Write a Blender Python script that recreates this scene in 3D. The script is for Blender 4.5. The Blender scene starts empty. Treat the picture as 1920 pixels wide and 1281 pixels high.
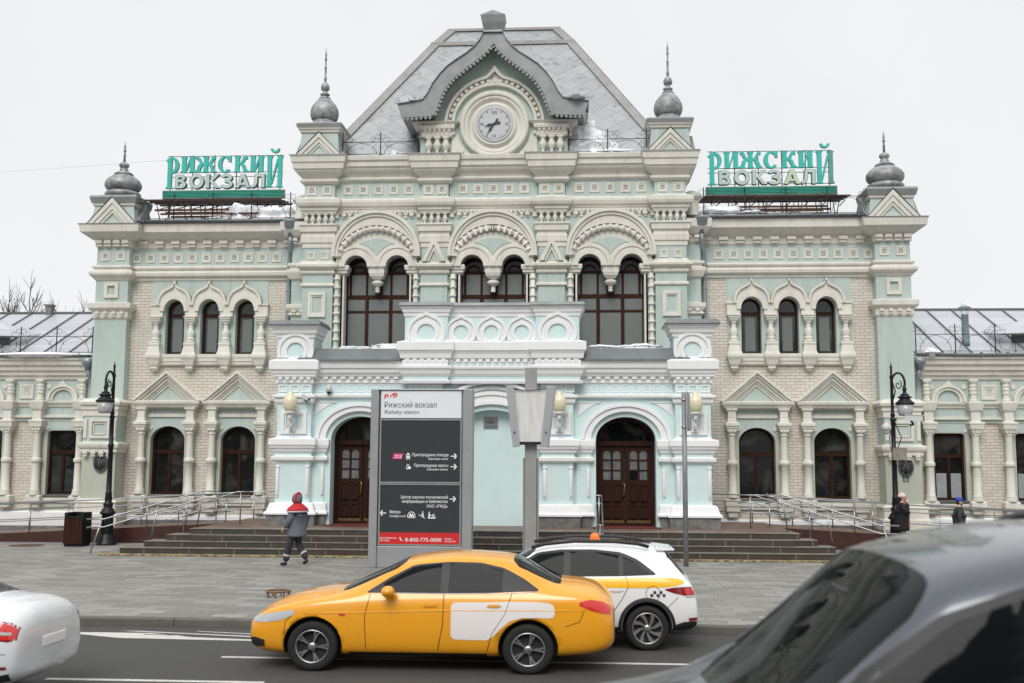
import bpy, bmesh, math, random
from mathutils import Vector, Matrix
from mathutils.geometry import tessellate_polygon
from mathutils.bvhtree import BVHTree
random.seed(7)
S = bpy.context.scene
COL = S.collection
R = math.radians
PI = math.pi

# ------------------------------------------------------------------ camera
cd = bpy.data.cameras.new('camera')
cam = bpy.data.objects.new('camera', cd)
COL.objects.link(cam)
rt = Vector((0.99815382, 0.06055223, 0.00473073))
up = Vector((0.00206214, -0.11163066, 0.99374763))
fw = Vector((-0.06070173, 0.99190323, 0.11154943))
mx = Matrix((rt, up, -fw)).transposed().to_4x4()
mx.translation = Vector((2.804, -36.0, 2.63))
cam.matrix_world = mx
cd.sensor_width = 36.0
cd.lens = 37.5
cd.clip_start = 0.1
cd.clip_end = 2000
cd.dof.use_dof = True
cd.dof.focus_distance = 31.0
cd.dof.aperture_fstop = 1.6
S.camera = cam

# ------------------------------------------------------------------ world, sun, exposure
wd = bpy.data.worlds.new('World')
S.world = wd
wd.use_nodes = True
nt = wd.node_tree
for n in list(nt.nodes): nt.nodes.remove(n)
wo = nt.nodes.new('ShaderNodeOutputWorld')
bg = nt.nodes.new('ShaderNodeBackground')
sky = nt.nodes.new('ShaderNodeTexSky')
sky.sky_type = 'NISHITA'
sky.sun_disc = False
sky.sun_elevation = R(48)
sky.sun_rotation = R(190)
sky.air_density = 1.0
sky.dust_density = 4.0
tc = nt.nodes.new('ShaderNodeTexCoord')
sx_ = nt.nodes.new('ShaderNodeSeparateXYZ')
nt.links.new(tc.outputs['Generated'], sx_.inputs[0])
mr = nt.nodes.new('ShaderNodeMapRange')          # an overcast sky: brighter overhead than at the horizon
mr.inputs['From Min'].default_value = 0.42
mr.inputs['From Max'].default_value = 0.95
mr.inputs['To Min'].default_value = 5.75
mr.inputs['To Max'].default_value = 9.2
nt.links.new(sx_.outputs['Z'], mr.inputs['Value'])
cl = nt.nodes.new('ShaderNodeVectorMath'); cl.operation = 'SCALE'
cl.inputs[0].default_value = (0.985, 0.995, 1.005)
cn = nt.nodes.new('ShaderNodeTexNoise')            # faint cloud tone
cn.inputs['Scale'].default_value = 2.6; cn.inputs['Detail'].default_value = 5; cn.inputs['Roughness'].default_value = .55
nt.links.new(tc.outputs['Generated'], cn.inputs['Vector'])
cr_n = nt.nodes.new('ShaderNodeMapRange'); cr_n.inputs['From Min'].default_value = .3; cr_n.inputs['From Max'].default_value = .7
cr_n.inputs['To Min'].default_value = .955; cr_n.inputs['To Max'].default_value = 1.045
nt.links.new(cn.outputs[0], cr_n.inputs['Value'])
cm = nt.nodes.new('ShaderNodeMath'); cm.operation = 'MULTIPLY'
yr = nt.nodes.new('ShaderNodeMapRange')                # sky dimmed on the street side to cut frontal fill light
yr.inputs['From Min'].default_value = -.5; yr.inputs['From Max'].default_value = .25; yr.inputs['To Min'].default_value = .72; yr.inputs['To Max'].default_value = 1.0
nt.links.new(sx_.outputs['Y'], yr.inputs['Value'])
cm2 = nt.nodes.new('ShaderNodeMath'); cm2.operation = 'MULTIPLY'
nt.links.new(cr_n.outputs[0], cm2.inputs[0]); nt.links.new(yr.outputs[0], cm2.inputs[1])
nt.links.new(mr.outputs[0], cm.inputs[0]); nt.links.new(cm2.outputs[0], cm.inputs[1])
nt.links.new(cm.outputs[0], cl.inputs['Scale'])
mixw = nt.nodes.new('ShaderNodeMix'); mixw.data_type = 'RGBA'
mixw.inputs['Factor'].default_value = 0.94       # cloud cover
nt.links.new(sky.outputs[0], mixw.inputs['A'])
nt.links.new(cl.outputs[0], mixw.inputs['B'])
nt.links.new(mixw.outputs['Result'], bg.inputs['Color'])
bg.inputs['Strength'].default_value = 0.1
nt.links.new(bg.outputs[0], wo.inputs[0])

sl = bpy.data.lights.new('sun', 'SUN')
sl.energy = 1.4
sl.angle = R(34)
sl.color = (1.0, 0.985, 0.96)
sun = bpy.data.objects.new('sun', sl)
COL.objects.link(sun)
sun.rotation_euler = Vector((0.12, 0.84, -0.88)).to_track_quat('-Z', 'Y').to_euler()
S.view_settings.view_transform = 'Standard'
S.view_settings.look = 'None'
S.view_settings.exposure = 0.68
S.view_settings.gamma = 1.0

# ------------------------------------------------------------------ helpers
class MB:
    """collects faces of one mesh; sx/ox mirror and shift along X"""
    def __init__(s, sx=1, ox=0.0, oy=0.0):
        s.v = []; s.f = []; s.m = []; s.s = []; s.sx = sx; s.ox = ox; s.oy = oy
    def add(s, vs, fs, mat=0, smooth=False):
        o = len(s.v)
        s.v += [(s.ox + s.sx * p[0], s.oy + p[1], p[2]) for p in vs]
        for f in fs:
            s.f.append([o + i for i in f]); s.m.append(mat); s.s.append(smooth)
    def box(s, x0, x1, y0, y1, z0, z1, mat=0):
        v = [(x0,y0,z0),(x1,y0,z0),(x1,y1,z0),(x0,y1,z0),(x0,y0,z1),(x1,y0,z1),(x1,y1,z1),(x0,y1,z1)]
        s.add(v, [(0,3,2,1),(4,5,6,7),(0,1,5,4),(1,2,6,5),(2,3,7,6),(3,0,4,7)], mat)
    def cbox(s, c, d, mat=0, rot=None):
        v = []
        for z in (-1,1):
            for y in (-1,1):
                for x in (-1,1):
                    p = Vector((x*d[0]/2, y*d[1]/2, z*d[2]/2))
                    if rot: p = rot @ p
                    v.append((c[0]+p.x, c[1]+p.y, c[2]+p.z))
        s.add(v, [(0,1,3,2),(4,6,7,5),(0,4,5,1),(1,5,7,3),(3,7,6,2),(2,6,4,0)], mat)
    def pier(s, x0, x1, yf, yb, prof, closed=False):
        """square-plan moulded body: prof = [(z, projection, material of the band above)]"""
        n = len(prof)
        for i in range(n - 1):
            z0, p0, m0 = prof[i]; z1, p1, _ = prof[i+1]
            a = [(x0-p0,yb,z0),(x0-p0,yf-p0,z0),(x1+p0,yf-p0,z0),(x1+p0,yb,z0)]
            b = [(x0-p1,yb,z1),(x0-p1,yf-p1,z1),(x1+p1,yf-p1,z1),(x1+p1,yb,z1)]
            s.add(a+b, [(0,1,5,4),(1,2,6,5),(2,3,7,6)] + ([(3,0,4,7)] if closed else []), m0)
        for k in (0, n-1):
            z, p, m = prof[k]
            s.add([(x0-p,yb,z),(x0-p,yf-p,z),(x1+p,yf-p,z),(x1+p,yb,z)], [(0,1,2,3)], prof[min(k,n-2)][2])
    def prism(s, poly, y0, y1, mat=0, holes=()):
        """outline in XZ with optional holes, extruded from y0 (front) to y1"""
        loops = [list(poly)] + [list(h) for h in holes]
        if holes:
            tri = tessellate_polygon([[Vector((x,z,0)) for x,z in l] for l in loops])
            flat = [p for l in loops for p in l]
            s.add([(x,y0,z) for x,z in flat], tri, mat)
            s.add([(x,y1,z) for x,z in flat], tri, mat)
        else:
            n = len(poly)
            s.add([(x,y0,z) for x,z in poly], [tuple(range(n))], mat)
            s.add([(x,y1,z) for x,z in poly], [tuple(range(n))], mat)
        for l in loops:
            n = len(l)
            v = [(x,y0,z) for x,z in l] + [(x,y1,z) for x,z in l]
            s.add(v, [(i,(i+1)%n,n+(i+1)%n,n+i) for i in range(n)], mat)
    def band(s, outer, inner, y0, y1, mat=0):
        """strip between two open polylines of equal length in XZ, front at y0, back at y1"""
        n = len(outer)
        v = [(x,y0,z) for x,z in outer] + [(x,y0,z) for x,z in inner] + [(x,y1,z) for x,z in outer] + [(x,y1,z) for x,z in inner]
        f = []
        for i in range(n-1):
            f += [(i,i+1,n+i+1,n+i),(i,i+1,2*n+i+1,2*n+i),(n+i,n+i+1,3*n+i+1,3*n+i)]
        f += [(0,n,3*n,2*n),(n-1,2*n-1,4*n-1,3*n-1)]
        s.add(v, f, mat)
    def sweep(s, path, prof, mat=0, closed=False, smooth=False):
        """prof [(n, y)] swept along a path [(x, z)]; n is measured along the path's left normal"""
        n = len(path); rings = []
        for i in range(n):
            a = path[i-1] if (i or closed) else path[i]
            b = path[(i+1)%n] if (i < n-1 or closed) else path[i]
            def nrm(p, q):
                d = Vector((q[0]-p[0], q[1]-p[1]));  d = d.normalized() if d.length > 1e-9 else Vector((1,0)); return Vector((-d.y, d.x))
            if a is path[i]: nn = nrm(path[i], b); k = 1
            elif b is path[i]: nn = nrm(a, path[i]); k = 1
            else:
                n1, n2 = nrm(a, path[i]), nrm(path[i], b)
                nn = n1 + n2; nn = nn.normalized() if nn.length > 1e-6 else n1
                k = min(1/max(nn.dot(n1), .35), 2.2)
            rings.append([(path[i][0]+nn.x*q*k, y, path[i][1]+nn.y*q*k) for q, y in prof])
        m = len(prof); v = [p for r in rings for p in r]; f = []
        for i in range(n if closed else n-1):
            j = (i+1)%n
            for q in range(m-1): f.append((i*m+q, i*m+q+1, j*m+q+1, j*m+q))
        s.add(v, f, mat, smooth)
        if not closed:
            s.add(rings[0], [tuple(range(m))], mat); s.add(rings[-1], [tuple(range(m))], mat)
    def lathe(s, cx, cy, prof, seg=12, mat=0, smooth=True, a0=0.0, lobes=0, lobe=0.0, caps=True):
        v = []; f = []; n = len(prof)
        for z, r in prof:
            for k in range(seg):
                a = a0 + 2*PI*k/seg
                q = r*(1 - lobe*(1-abs(math.sin(a*lobes/2)))) if lobes else r
                v.append((cx+q*math.cos(a), cy+q*math.sin(a), z))
        for i in range(n-1):
            for k in range(seg):
                f.append((i*seg+k, i*seg+(k+1)%seg, (i+1)*seg+(k+1)%seg, (i+1)*seg+k))
        s.add(v, f, mat, smooth)
        if caps: s.add(v[:seg], [tuple(range(seg))], mat); s.add(v[-seg:], [tuple(range(seg))], mat)
    def tube(s, pts, r, seg=8, mat=0, closed=False, smooth=True, taper=None):
        pts = [Vector(p) for p in pts]; n = len(pts); v = []; f = []
        ref = None
        for i in range(n):
            a = pts[i-1] if (i or closed) else pts[i]; b = pts[(i+1)%n] if (i < n-1 or closed) else pts[i]
            t = (b-a); t = t.normalized() if t.length > 1e-9 else Vector((0,0,1))
            if ref is None:
                ref = Vector((0,0,1)) if abs(t.z) < .9 else Vector((1,0,0))
            u = t.cross(ref); u = u.normalized() if u.length > 1e-6 else t.orthogonal().normalized()
            w = u.cross(t).normalized(); ref = w
            q = r if taper is None else r + (taper-r)*i/(n-1)
            for k in range(seg):
                an = 2*PI*k/seg; p = pts[i] + u*q*math.cos(an) + w*q*math.sin(an); v.append(tuple(p))
        for i in range(n if closed else n-1):
            j = (i+1)%n
            for k in range(seg): f.append((i*seg+k, i*seg+(k+1)%seg, j*seg+(k+1)%seg, j*seg+k))
        s.add(v, f, mat, smooth)
        if not closed:
            s.add(v[:seg], [tuple(range(seg))], mat); s.add(v[-seg:], [tuple(range(seg))], mat)
    def annulus(s, cx, cz, prof, seg=40, mat=0, a0=0, a1=2*PI, smooth=False):
        """turned ring facing the street: prof [(r, y)]"""
        full = abs(a1-a0-2*PI) < 1e-6; n = seg if full else seg+1; m = len(prof); v = []; f = []
        for k in range(n):
            a = a0 + (a1-a0)*k/seg
            v += [(cx+r*math.cos(a), y, cz+r*math.sin(a)) for r, y in prof]
        for k in range(seg):
            j = (k+1)%n
            for q in range(m-1): f.append((k*m+q, k*m+q+1, j*m+q+1, j*m+q))
        s.add(v, f, mat, smooth)
    def disc(s, cx, y, cz, r, seg=24, mat=0, th=0.02):
        p = [(cx+r*math.cos(2*PI*k/seg), cz+r*math.sin(2*PI*k/seg)) for k in range(seg)]
        s.prism(p, y, y+th, mat)
    def ball(s, c, r, seg=12, rings=8, mat=0, sc=(1,1,1)):
        v = []; f = []
        for i in range(rings+1):
            t = PI*i/rings
            for k in range(seg):
                a = 2*PI*k/seg
                v.append((c[0]+r*sc[0]*math.sin(t)*math.cos(a), c[1]+r*sc[1]*math.sin(t)*math.sin(a), c[2]+r*sc[2]*math.cos(t)))
        for i in range(rings):
            for k in range(seg): f.append((i*seg+k, i*seg+(k+1)%seg, (i+1)*seg+(k+1)%seg, (i+1)*seg+k))
        s.add(v, f, mat, True)
    def build(s, name, mats, parent=None, recalc=True, bevel=0.0, weld=True):
        me = bpy.data.meshes.new(name)
        me.from_pydata(s.v, [], s.f)
        me.polygons.foreach_set('material_index', s.m)
        me.polygons.foreach_set('use_smooth', s.s)
        if not isinstance(mats, (list, tuple)): mats = [mats]
        for m in mats: me.materials.append(m)
        bm = bmesh.new(); bm.from_mesh(me)
        if weld: bmesh.ops.remove_doubles(bm, verts=bm.verts, dist=1e-5)
        if recalc: bmesh.ops.recalc_face_normals(bm, faces=bm.faces)
        bm.to_mesh(me); bm.free(); me.update()
        return link(name, me, parent, bevel)

def link(name, me, parent=None, bevel=0.0):
    o = bpy.data.objects.new(name, me)
    COL.objects.link(o)
    if parent is not None:
        o.parent = parent
        o.matrix_parent_inverse = parent.matrix_basis.inverted()
    if bevel:
        b = o.modifiers.new('bevel', 'BEVEL'); b.width = bevel; b.segments = 2; b.limit_method = 'ANGLE'; b.angle_limit = R(50)
    return o

def thing(name, label, cat, loc=(0,0,0), group=None):
    o = bpy.data.objects.new(name, None); COL.objects.link(o)
    o.location = loc; o.empty_display_size = .2
    tag(o, label, cat, group)
    return o
def tag(o, label, cat, group=None, kind=None):
    o['label'] = label; o['category'] = cat
    if group: o['group'] = group
    if kind: o['kind'] = kind
    return o
def struct(o, kind='structure'):
    o['kind'] = kind; return o

def arc(cx, cz, a, b, t0, t1, n=16):
    """points of an ellipse, angles in degrees"""
    return [(cx+a*math.cos(R(t0+(t1-t0)*i/n)), cz+b*math.sin(R(t0+(t1-t0)*i/n))) for i in range(n+1)]
def arched(cx, hw, z0, zs, ztop, n=18):
    """outline of an arched opening, counter-clockwise from bottom left"""
    return [(cx-hw,z0),(cx+hw,z0)] + arc(cx, zs, hw, ztop-zs, 0, 180, n)
def rect(x0, x1, z0, z1): return [(x0,z0),(x1,z0),(x1,z1),(x0,z1)]
def lerp(a, b, t): return a+(b-a)*t
def interp(pts, x):
    for (a, b), (c, d) in zip(pts, pts[1:]):
        if x <= c: return b if c == a else b + (d-b)*max(0, (x-a))/(c-a)
    return pts[-1][1]
def eval_mesh(o):
    bpy.context.view_layer.update()
    dg = bpy.context.evaluated_depsgraph_get()
    return bpy.data.meshes.new_from_object(o.evaluated_get(dg))

def text(name, body, size, mat, parent, origin, xdir=(1,0,0), zdir=(0,0,1), align='LEFT', depth=0.002, shear=0.0, bold=0.0, width=None):
    """lettering as real geometry; origin = baseline start"""
    cu = bpy.data.curves.new(name, 'FONT'); cu.body = body; cu.size = size; cu.align_x = align
    cu.extrude = depth; cu.shear = shear; cu.offset = bold; cu.resolution_u = 3
    cu.fill_mode = 'NONE'; cu.extrude = 0
    t = bpy.data.objects.new(name, cu); COL.objects.link(t)
    wire = eval_mesh(t); bpy.data.objects.remove(t)
    nb = {}
    for e in wire.edges:
        i, j = e.vertices; nb.setdefault(i, []).append(j); nb.setdefault(j, []).append(i)
    seen = set(); loops = []
    for i in range(len(wire.vertices)):
        if i in seen or i not in nb: continue
        lp = [i]; seen.add(i); cur = i
        while True:
            nx = [q for q in nb[cur] if q not in seen]
            if not nx: break
            cur = nx[0] if len(lp) > 1 or i+1 not in nx else i+1
            seen.add(cur); lp.append(cur)
        loops.append([(wire.vertices[q].co.x, wire.vertices[q].co.y) for q in lp])
    def area(l): return .5*sum(p[0]*q[1]-q[0]*p[1] for p, q in zip(l, l[1:]+l[:1]))
    def inside(p, l):
        c = False
        for (x0, y0), (x1, y1) in zip(l, l[1:]+l[:1]):
            if (y0 > p[1]) != (y1 > p[1]) and p[0] < (x1-x0)*(p[1]-y0)/(y1-y0)+x0: c = not c
        return c
    big = max(loops, key=lambda l: abs(area(l))); sg = 1 if area(big) > 0 else -1
    xs = [p[0] for l in loops for p in l]; k = 1.0
    if width: k = width/max(1e-6, max(xs)-min(xs))
    X = Vector(xdir).normalized(); Z = Vector(zdir).normalized(); N = X.cross(Z)
    V = []; F = []
    hs = [l for l in loops if area(l)*sg <= 0 and any(o is not l and inside(l[0], o) for o in loops)]; outs = [l for l in loops if not any(l is h for h in hs)]
    for n_, o in enumerate(outs):
        h_ = [h for h in hs if inside(h[0], o) and abs(area(h)) < abs(area(o))]
        base = len(V)
        tri = tessellate_polygon([[Vector((x, y, 0)) for x, y in l] for l in [o]+h_])
        V += [tuple(Vector(origin)+X*(x*k)+Z*y+N*(2*depth+.0003*(n_ % 3))) for l in [o]+h_ for x, y in l]
        F += [tuple(base+q for q in tr) for tr in tri]
    me = bpy.data.meshes.new(name); me.from_pydata(V, [], F)
    me.materials.clear(); me.materials.append(mat)
    return link(name, me, parent)

# ------------------------------------------------------------------ materials
def mat(name, col, rough=0.8, metal=0.0, noise=0.0, nscale=3.0, stretch=(1,1,1), col2=None, bump=0.0, bscale=30.0, spec=0.5, speck=0.0, coat=0.0, dirt=0.0, thr=(0.35,0.7)):
    m = bpy.data.materials.new(name); m.use_nodes = True
    t = m.node_tree; b = t.nodes['Principled BSDF']
    b.inputs['Base Color'].default_value = (*col, 1); b.inputs['Roughness'].default_value = rough
    b.inputs['Metallic'].default_value = metal
    b.inputs['Specular IOR Level'].default_value = spec
    if coat: b.inputs['Coat Weight'].default_value = coat; b.inputs['Coat Roughness'].default_value = 0.04
    N = t.nodes.new; L = t.links.new
    if noise or bump or dirt:
        tcn = N('ShaderNodeTexCoord'); mp = N('ShaderNodeMapping'); mp.inputs['Scale'].default_value = stretch
        L(tcn.outputs['Object'], mp.inputs[0])
    if noise:
        n1 = N('ShaderNodeTexNoise'); n1.inputs['Scale'].default_value = nscale; n1.inputs['Detail'].default_value = 6; n1.inputs['Roughness'].default_value = .65
        L(mp.outputs[0], n1.inputs['Vector'])
        r = N('ShaderNodeMapRange'); r.inputs['From Min'].default_value = thr[0]; r.inputs['From Max'].default_value = thr[1]
        L(n1.outputs[0], r.inputs['Value'])
        mx = N('ShaderNodeMix'); mx.data_type = 'RGBA'
        c2 = col2 or tuple(c*(1-noise) for c in col)
        mx.inputs['A'].default_value = (*col, 1); mx.inputs['B'].default_value = (*c2, 1)
        L(r.outputs[0], mx.inputs['Factor'])
        last = mx.outputs['Result']
        if dirt:
            n2 = N('ShaderNodeTexNoise'); n2.inputs['Scale'].default_value = 1.0; n2.inputs['Detail'].default_value = 8; n2.inputs['Roughness'].default_value = .7
            mp2 = N('ShaderNodeMapping'); mp2.inputs['Scale'].default_value = (5, 5, .55)
            L(tcn.outputs['Object'], mp2.inputs[0]); L(mp2.outputs[0], n2.inputs['Vector'])
            r2 = N('ShaderNodeMapRange'); r2.inputs['From Min'].default_value = .52; r2.inputs['From Max'].default_value = .8; r2.inputs['To Max'].default_value = dirt
            L(n2.outputs[0], r2.inputs['Value'])
            mx2 = N('ShaderNodeMix'); mx2.data_type = 'RGBA'; mx2.inputs['B'].default_value = (.20, .165, .12, 1)
            L(last, mx2.inputs['A']); L(r2.outputs[0], mx2.inputs['Factor']); last = mx2.outputs['Result']
        L(last, b.inputs['Base Color'])
        rr = N('ShaderNodeMapRange'); rr.inputs['To Min'].default_value = max(0.02, rough-.08); rr.inputs['To Max'].default_value = min(1, rough+.1)
        L(n1.outputs[0], rr.inputs['Value']); L(rr.outputs[0], b.inputs['Roughness'])
    if bump:
        n3 = N('ShaderNodeTexNoise'); n3.inputs['Scale'].default_value = bscale; n3.inputs['Detail'].default_value = 4
        L(mp.outputs[0], n3.inputs['Vector'])
        bp = N('ShaderNodeBump'); bp.inputs['Strength'].default_value = bump; bp.inputs['Distance'].default_value = .02
        L(n3.outputs[0], bp.inputs['Height']); L(bp.outputs[0], b.inputs['Normal'])
    return m

def brickmat(name, c1, c2, mortar, bw, bh, ms, rough=.5, bump=.4, axes='XZ', offset=.5, noise=.25, nscale=1.2, dirtc=None, bias=0.0):
    m = bpy.data.materials.new(name); m.use_nodes = True
    t = m.node_tree; b = t.nodes['Principled BSDF']; N = t.nodes.new; L = t.links.new
    b.inputs['Roughness'].default_value = rough
    tcn = N('ShaderNodeTexCoord'); sp = N('ShaderNodeSeparateXYZ'); cb = N('ShaderNodeCombineXYZ')
    L(tcn.outputs['Object'], sp.inputs[0])
    if axes == 'XZ':
        ad = N('ShaderNodeMath'); ad.operation = 'ADD'; L(sp.outputs['X'], ad.inputs[0]); L(sp.outputs['Y'], ad.inputs[1])
        L(ad.outputs[0], cb.inputs['X']); L(sp.outputs['Z'], cb.inputs['Y'])
    else:
        L(sp.outputs['X'], cb.inputs['X']); L(sp.outputs['Y'], cb.inputs['Y'])
    br = N('ShaderNodeTexBrick'); br.inputs['Scale'].default_value = 1.0
    br.inputs['Brick Width'].default_value = bw; br.inputs['Row Height'].default_value = bh; br.inputs['Mortar Size'].default_value = ms
    br.inputs['Mortar Smooth'].default_value = .1; br.offset = offset; br.inputs['Bias'].default_value = bias
    br.inputs['Color1'].default_value = (*c1,1); br.inputs['Color2'].default_value = (*c2,1); br.inputs['Mortar'].default_value = (*mortar,1)
    L(cb.outputs[0], br.inputs['Vector'])
    n1 = N('ShaderNodeTexNoise'); n1.inputs['Scale'].default_value = nscale; n1.inputs['Detail'].default_value = 7; n1.inputs['Roughness'].default_value = .7
    L(tcn.outputs['Object'], n1.inputs['Vector'])
    r = N('ShaderNodeMapRange'); r.inputs['From Min'].default_value = .38; r.inputs['From Max'].default_value = .72; r.inputs['To Max'].default_value = noise
    L(n1.outputs[0], r.inputs['Value'])
    mx = N('ShaderNodeMix'); mx.data_type = 'RGBA'; mx.inputs['B'].default_value = (*(dirtc or tuple(c*.45 for c in c1)),1)
    L(br.outputs['Color'], mx.inputs['A']); L(r.outputs[0], mx.inputs['Factor']); L(mx.outputs['Result'], b.inputs['Base Color'])
    n4 = N('ShaderNodeTexNoise'); n4.inputs['Scale'].default_value = 60; L(tcn.outputs['Object'], n4.inputs['Vector'])
    ad2 = N('ShaderNodeMath'); ad2.operation = 'MULTIPLY_ADD'; ad2.inputs[1].default_value = -1.0
    L(br.outputs['Fac'], ad2.inputs[0]); L(n4.outputs[0], ad2.inputs[2])
    bp = N('ShaderNodeBump'); bp.inputs['Strength'].default_value = bump; bp.inputs['Distance'].default_value = .012
    L(ad2.outputs[0], bp.inputs['Height']); L(bp.outputs[0], b.inputs['Normal'])
    return m

def glassmat(name, col, rough=.03, spec=.6, trans=0.0, tint=(.5,.55,.5), wob=0.015, refl_tone=None):
    m = bpy.data.materials.new(name); m.use_nodes = True
    t = m.node_tree; b = t.nodes['Principled BSDF']; N = t.nodes.new; L = t.links.new
    b.inputs['Base Color'].default_value = (*col,1); b.inputs['Roughness'].default_value = rough; b.inputs['Specular IOR Level'].default_value = spec
    if refl_tone:                                          # paler blotches in the colour imitate reflections in the pane
        tq = N('ShaderNodeTexCoord'); nq = N('ShaderNodeTexNoise'); nq.inputs['Scale'].default_value = 1.15; nq.inputs['Detail'].default_value = 3; nq.inputs['Distortion'].default_value = .8
        L(tq.outputs['Object'], nq.inputs['Vector']); rq_ = N('ShaderNodeMapRange'); rq_.inputs['From Min'].default_value = .5; rq_.inputs['From Max'].default_value = .68; L(nq.outputs[0], rq_.inputs['Value'])
        mq = N('ShaderNodeMix'); mq.data_type = 'RGBA'; mq.inputs['A'].default_value = (*col,1); mq.inputs['B'].default_value = (*refl_tone,1); L(rq_.outputs[0], mq.inputs['Factor']); L(mq.outputs['Result'], b.inputs['Base Color'])
    tcn = N('ShaderNodeTexCoord'); n1 = N('ShaderNodeTexNoise'); n1.inputs['Scale'].default_value = 1.7; n1.inputs['Detail'].default_value = 2
    L(tcn.outputs['Object'], n1.inputs['Vector'])
    bp = N('ShaderNodeBump'); bp.inputs['Strength'].default_value = .25; bp.inputs['Distance'].default_value = wob
    L(n1.outputs[0], bp.inputs['Height']); L(bp.outputs[0], b.inputs['Normal'])
    if trans:
        tr = N('ShaderNodeBsdfTransparent'); tr.inputs[0].default_value = (*tint,1)
        mx = N('ShaderNodeMixShader'); mx.inputs[0].default_value = 1-trans
        L(tr.outputs[0], mx.inputs[1]); L(b.outputs[0], mx.inputs[2]); L(mx.outputs[0], t.nodes['Material Output'].inputs[0])
    return m

relief_shade = mat('painted_shade_relief', (.36,.335,.27), .85, noise=.3, nscale=9)  # dark tone stands for the shade inside the frieze rosettes
teal = mat('teal_plaster', (.475,.565,.525), .85, noise=.16, nscale=1.3, stretch=(1,1,.35), bump=.08, dirt=.30)
tealgrey = mat('sage_plaster', (.47,.50,.42), .85, noise=.14, nscale=1.1, stretch=(1,1,.5), bump=.08, dirt=.12)
cream = mat('cream_plaster', (.70,.68,.615), .8, noise=.15, nscale=2.2, stretch=(1,1,.5), bump=.07, dirt=.36)
white = mat('white_plaster', (.79,.80,.805), .8, noise=.06, nscale=1.6, bump=.05, dirt=.06)
pteal = mat('porch_teal_plaster', (.60,.745,.735), .85, noise=.08, nscale=1.0, bump=.05, dirt=.05)
gteal = mat('gable_green_plaster', (.50,.61,.545), .85, noise=.15, nscale=1.3, bump=.06, dirt=.1)
brick = brickmat('cream_glazed_brick', (.69,.65,.57), (.61,.57,.49), (.33,.295,.25), .31, .104, .0085, rough=.45, bump=.5, noise=.3)
stone = mat('grey_granite', (.23,.225,.215), .75, noise=.6, nscale=3.5, bump=.25, bscale=20)
wood = mat('dark_brown_timber', (.036,.012,.007), .6, spec=.15, noise=.5, nscale=3, stretch=(6,6,.8), bump=.1)
woodred = mat('red_brown_timber', (.05,.017,.009), .6, spec=.15, noise=.6, nscale=3, stretch=(4,4,.7), bump=.1)
glass = glassmat('window_glass', (.020,.025,.024), .04, .75, wob=.010, refl_tone=(.05,.055,.052))
glassdark = glassmat('dark_window_glass', (.006,.007,.007), .04, .34, wob=.012, refl_tone=(.055,.053,.048))
curtain_refl = mat('grey_blind_reflection', (.135,.155,.148), .35, noise=.12, nscale=.7, spec=.9)  # triple window curtains; in the great windows this grey stands for reflected sky
doorpane = mat('reflection_grey_door_glass', (.17,.18,.18), .25, noise=.5, nscale=6, spec=.6)  # grey mottle in the colour stands for reflections in the door panes
lacecurtain = mat('white_lace_curtain', (.33,.35,.36), .4, noise=.4, nscale=5, stretch=(6,6,.6), spec=.9)
leadgrey = mat('painted_grey_metal', (.165,.18,.185), .45, metal=.3, noise=.25, nscale=2.0, bump=.08, bscale=4)
zinc = mat('zinc_dome_metal', (.36,.365,.37), .48, metal=.25, noise=.5, nscale=4.5, bump=.12, bscale=8, thr=(.42,.62))
flash = mat('pale_flashing_metal', (.30,.305,.305), .5, metal=.2, noise=.22, nscale=2.2, col2=(.24,.225,.20), bump=.08, bscale=5)
hoodgrey = mat('grey_hood_metal', (.275,.285,.29), .5, metal=.25, noise=.22, nscale=2.5, bump=.06, bscale=6)
iron = mat('black_iron', (.012,.013,.014), .42, metal=.4, noise=.3, nscale=9, bump=.1)
rust = mat('rusty_steel', (.055,.028,.018), .85, noise=.8, nscale=6, col2=(.16,.062,.026), bump=.2)
darkrust = mat('dark_rusty_lattice', (.04,.027,.022), .8, noise=.5, nscale=6, col2=(.07,.036,.022))
steel = mat('brushed_stainless_steel', (.40,.41,.42), .34, metal=1.0, noise=.12, nscale=14)
galv = mat('galvanised_pipe', (.30,.35,.385), .45, metal=.35, noise=.25, nscale=5)
snow = mat('snow', (.84,.86,.89), .85, noise=.10, nscale=6, bump=.5, bscale=7, dirt=.18)
whitepaint = mat('white_paint', (.80,.80,.80), .6)
red = mat('red_sign_face', (.58,.018,.02), .4, noise=.08, nscale=3)
charcoal = mat('charcoal_sign_face', (.032,.038,.042), .35, noise=.2, nscale=2)
signwhite = mat('white_sign_face', (.72,.74,.77), .4, noise=.05, nscale=2)
signgrey = mat('grey_aluminium_sign', (.35,.365,.37), .42, metal=.4, noise=.16, nscale=3, bump=.03)
letterwhite = mat('white_lettering', (.85,.86,.87), .5)
lettergrey = mat('grey_lettering', (.10,.11,.12), .5)
letterred = mat('red_lettering', (.62,.02,.03), .5)
magenta = mat('magenta_badge', (.62,.03,.16), .5)
paleplastic = mat('pale_grey_plastic', (.56,.57,.57), .45, noise=.08, nscale=5)
blackplastic = mat('black_plastic', (.012,.012,.013), .45)

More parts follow.
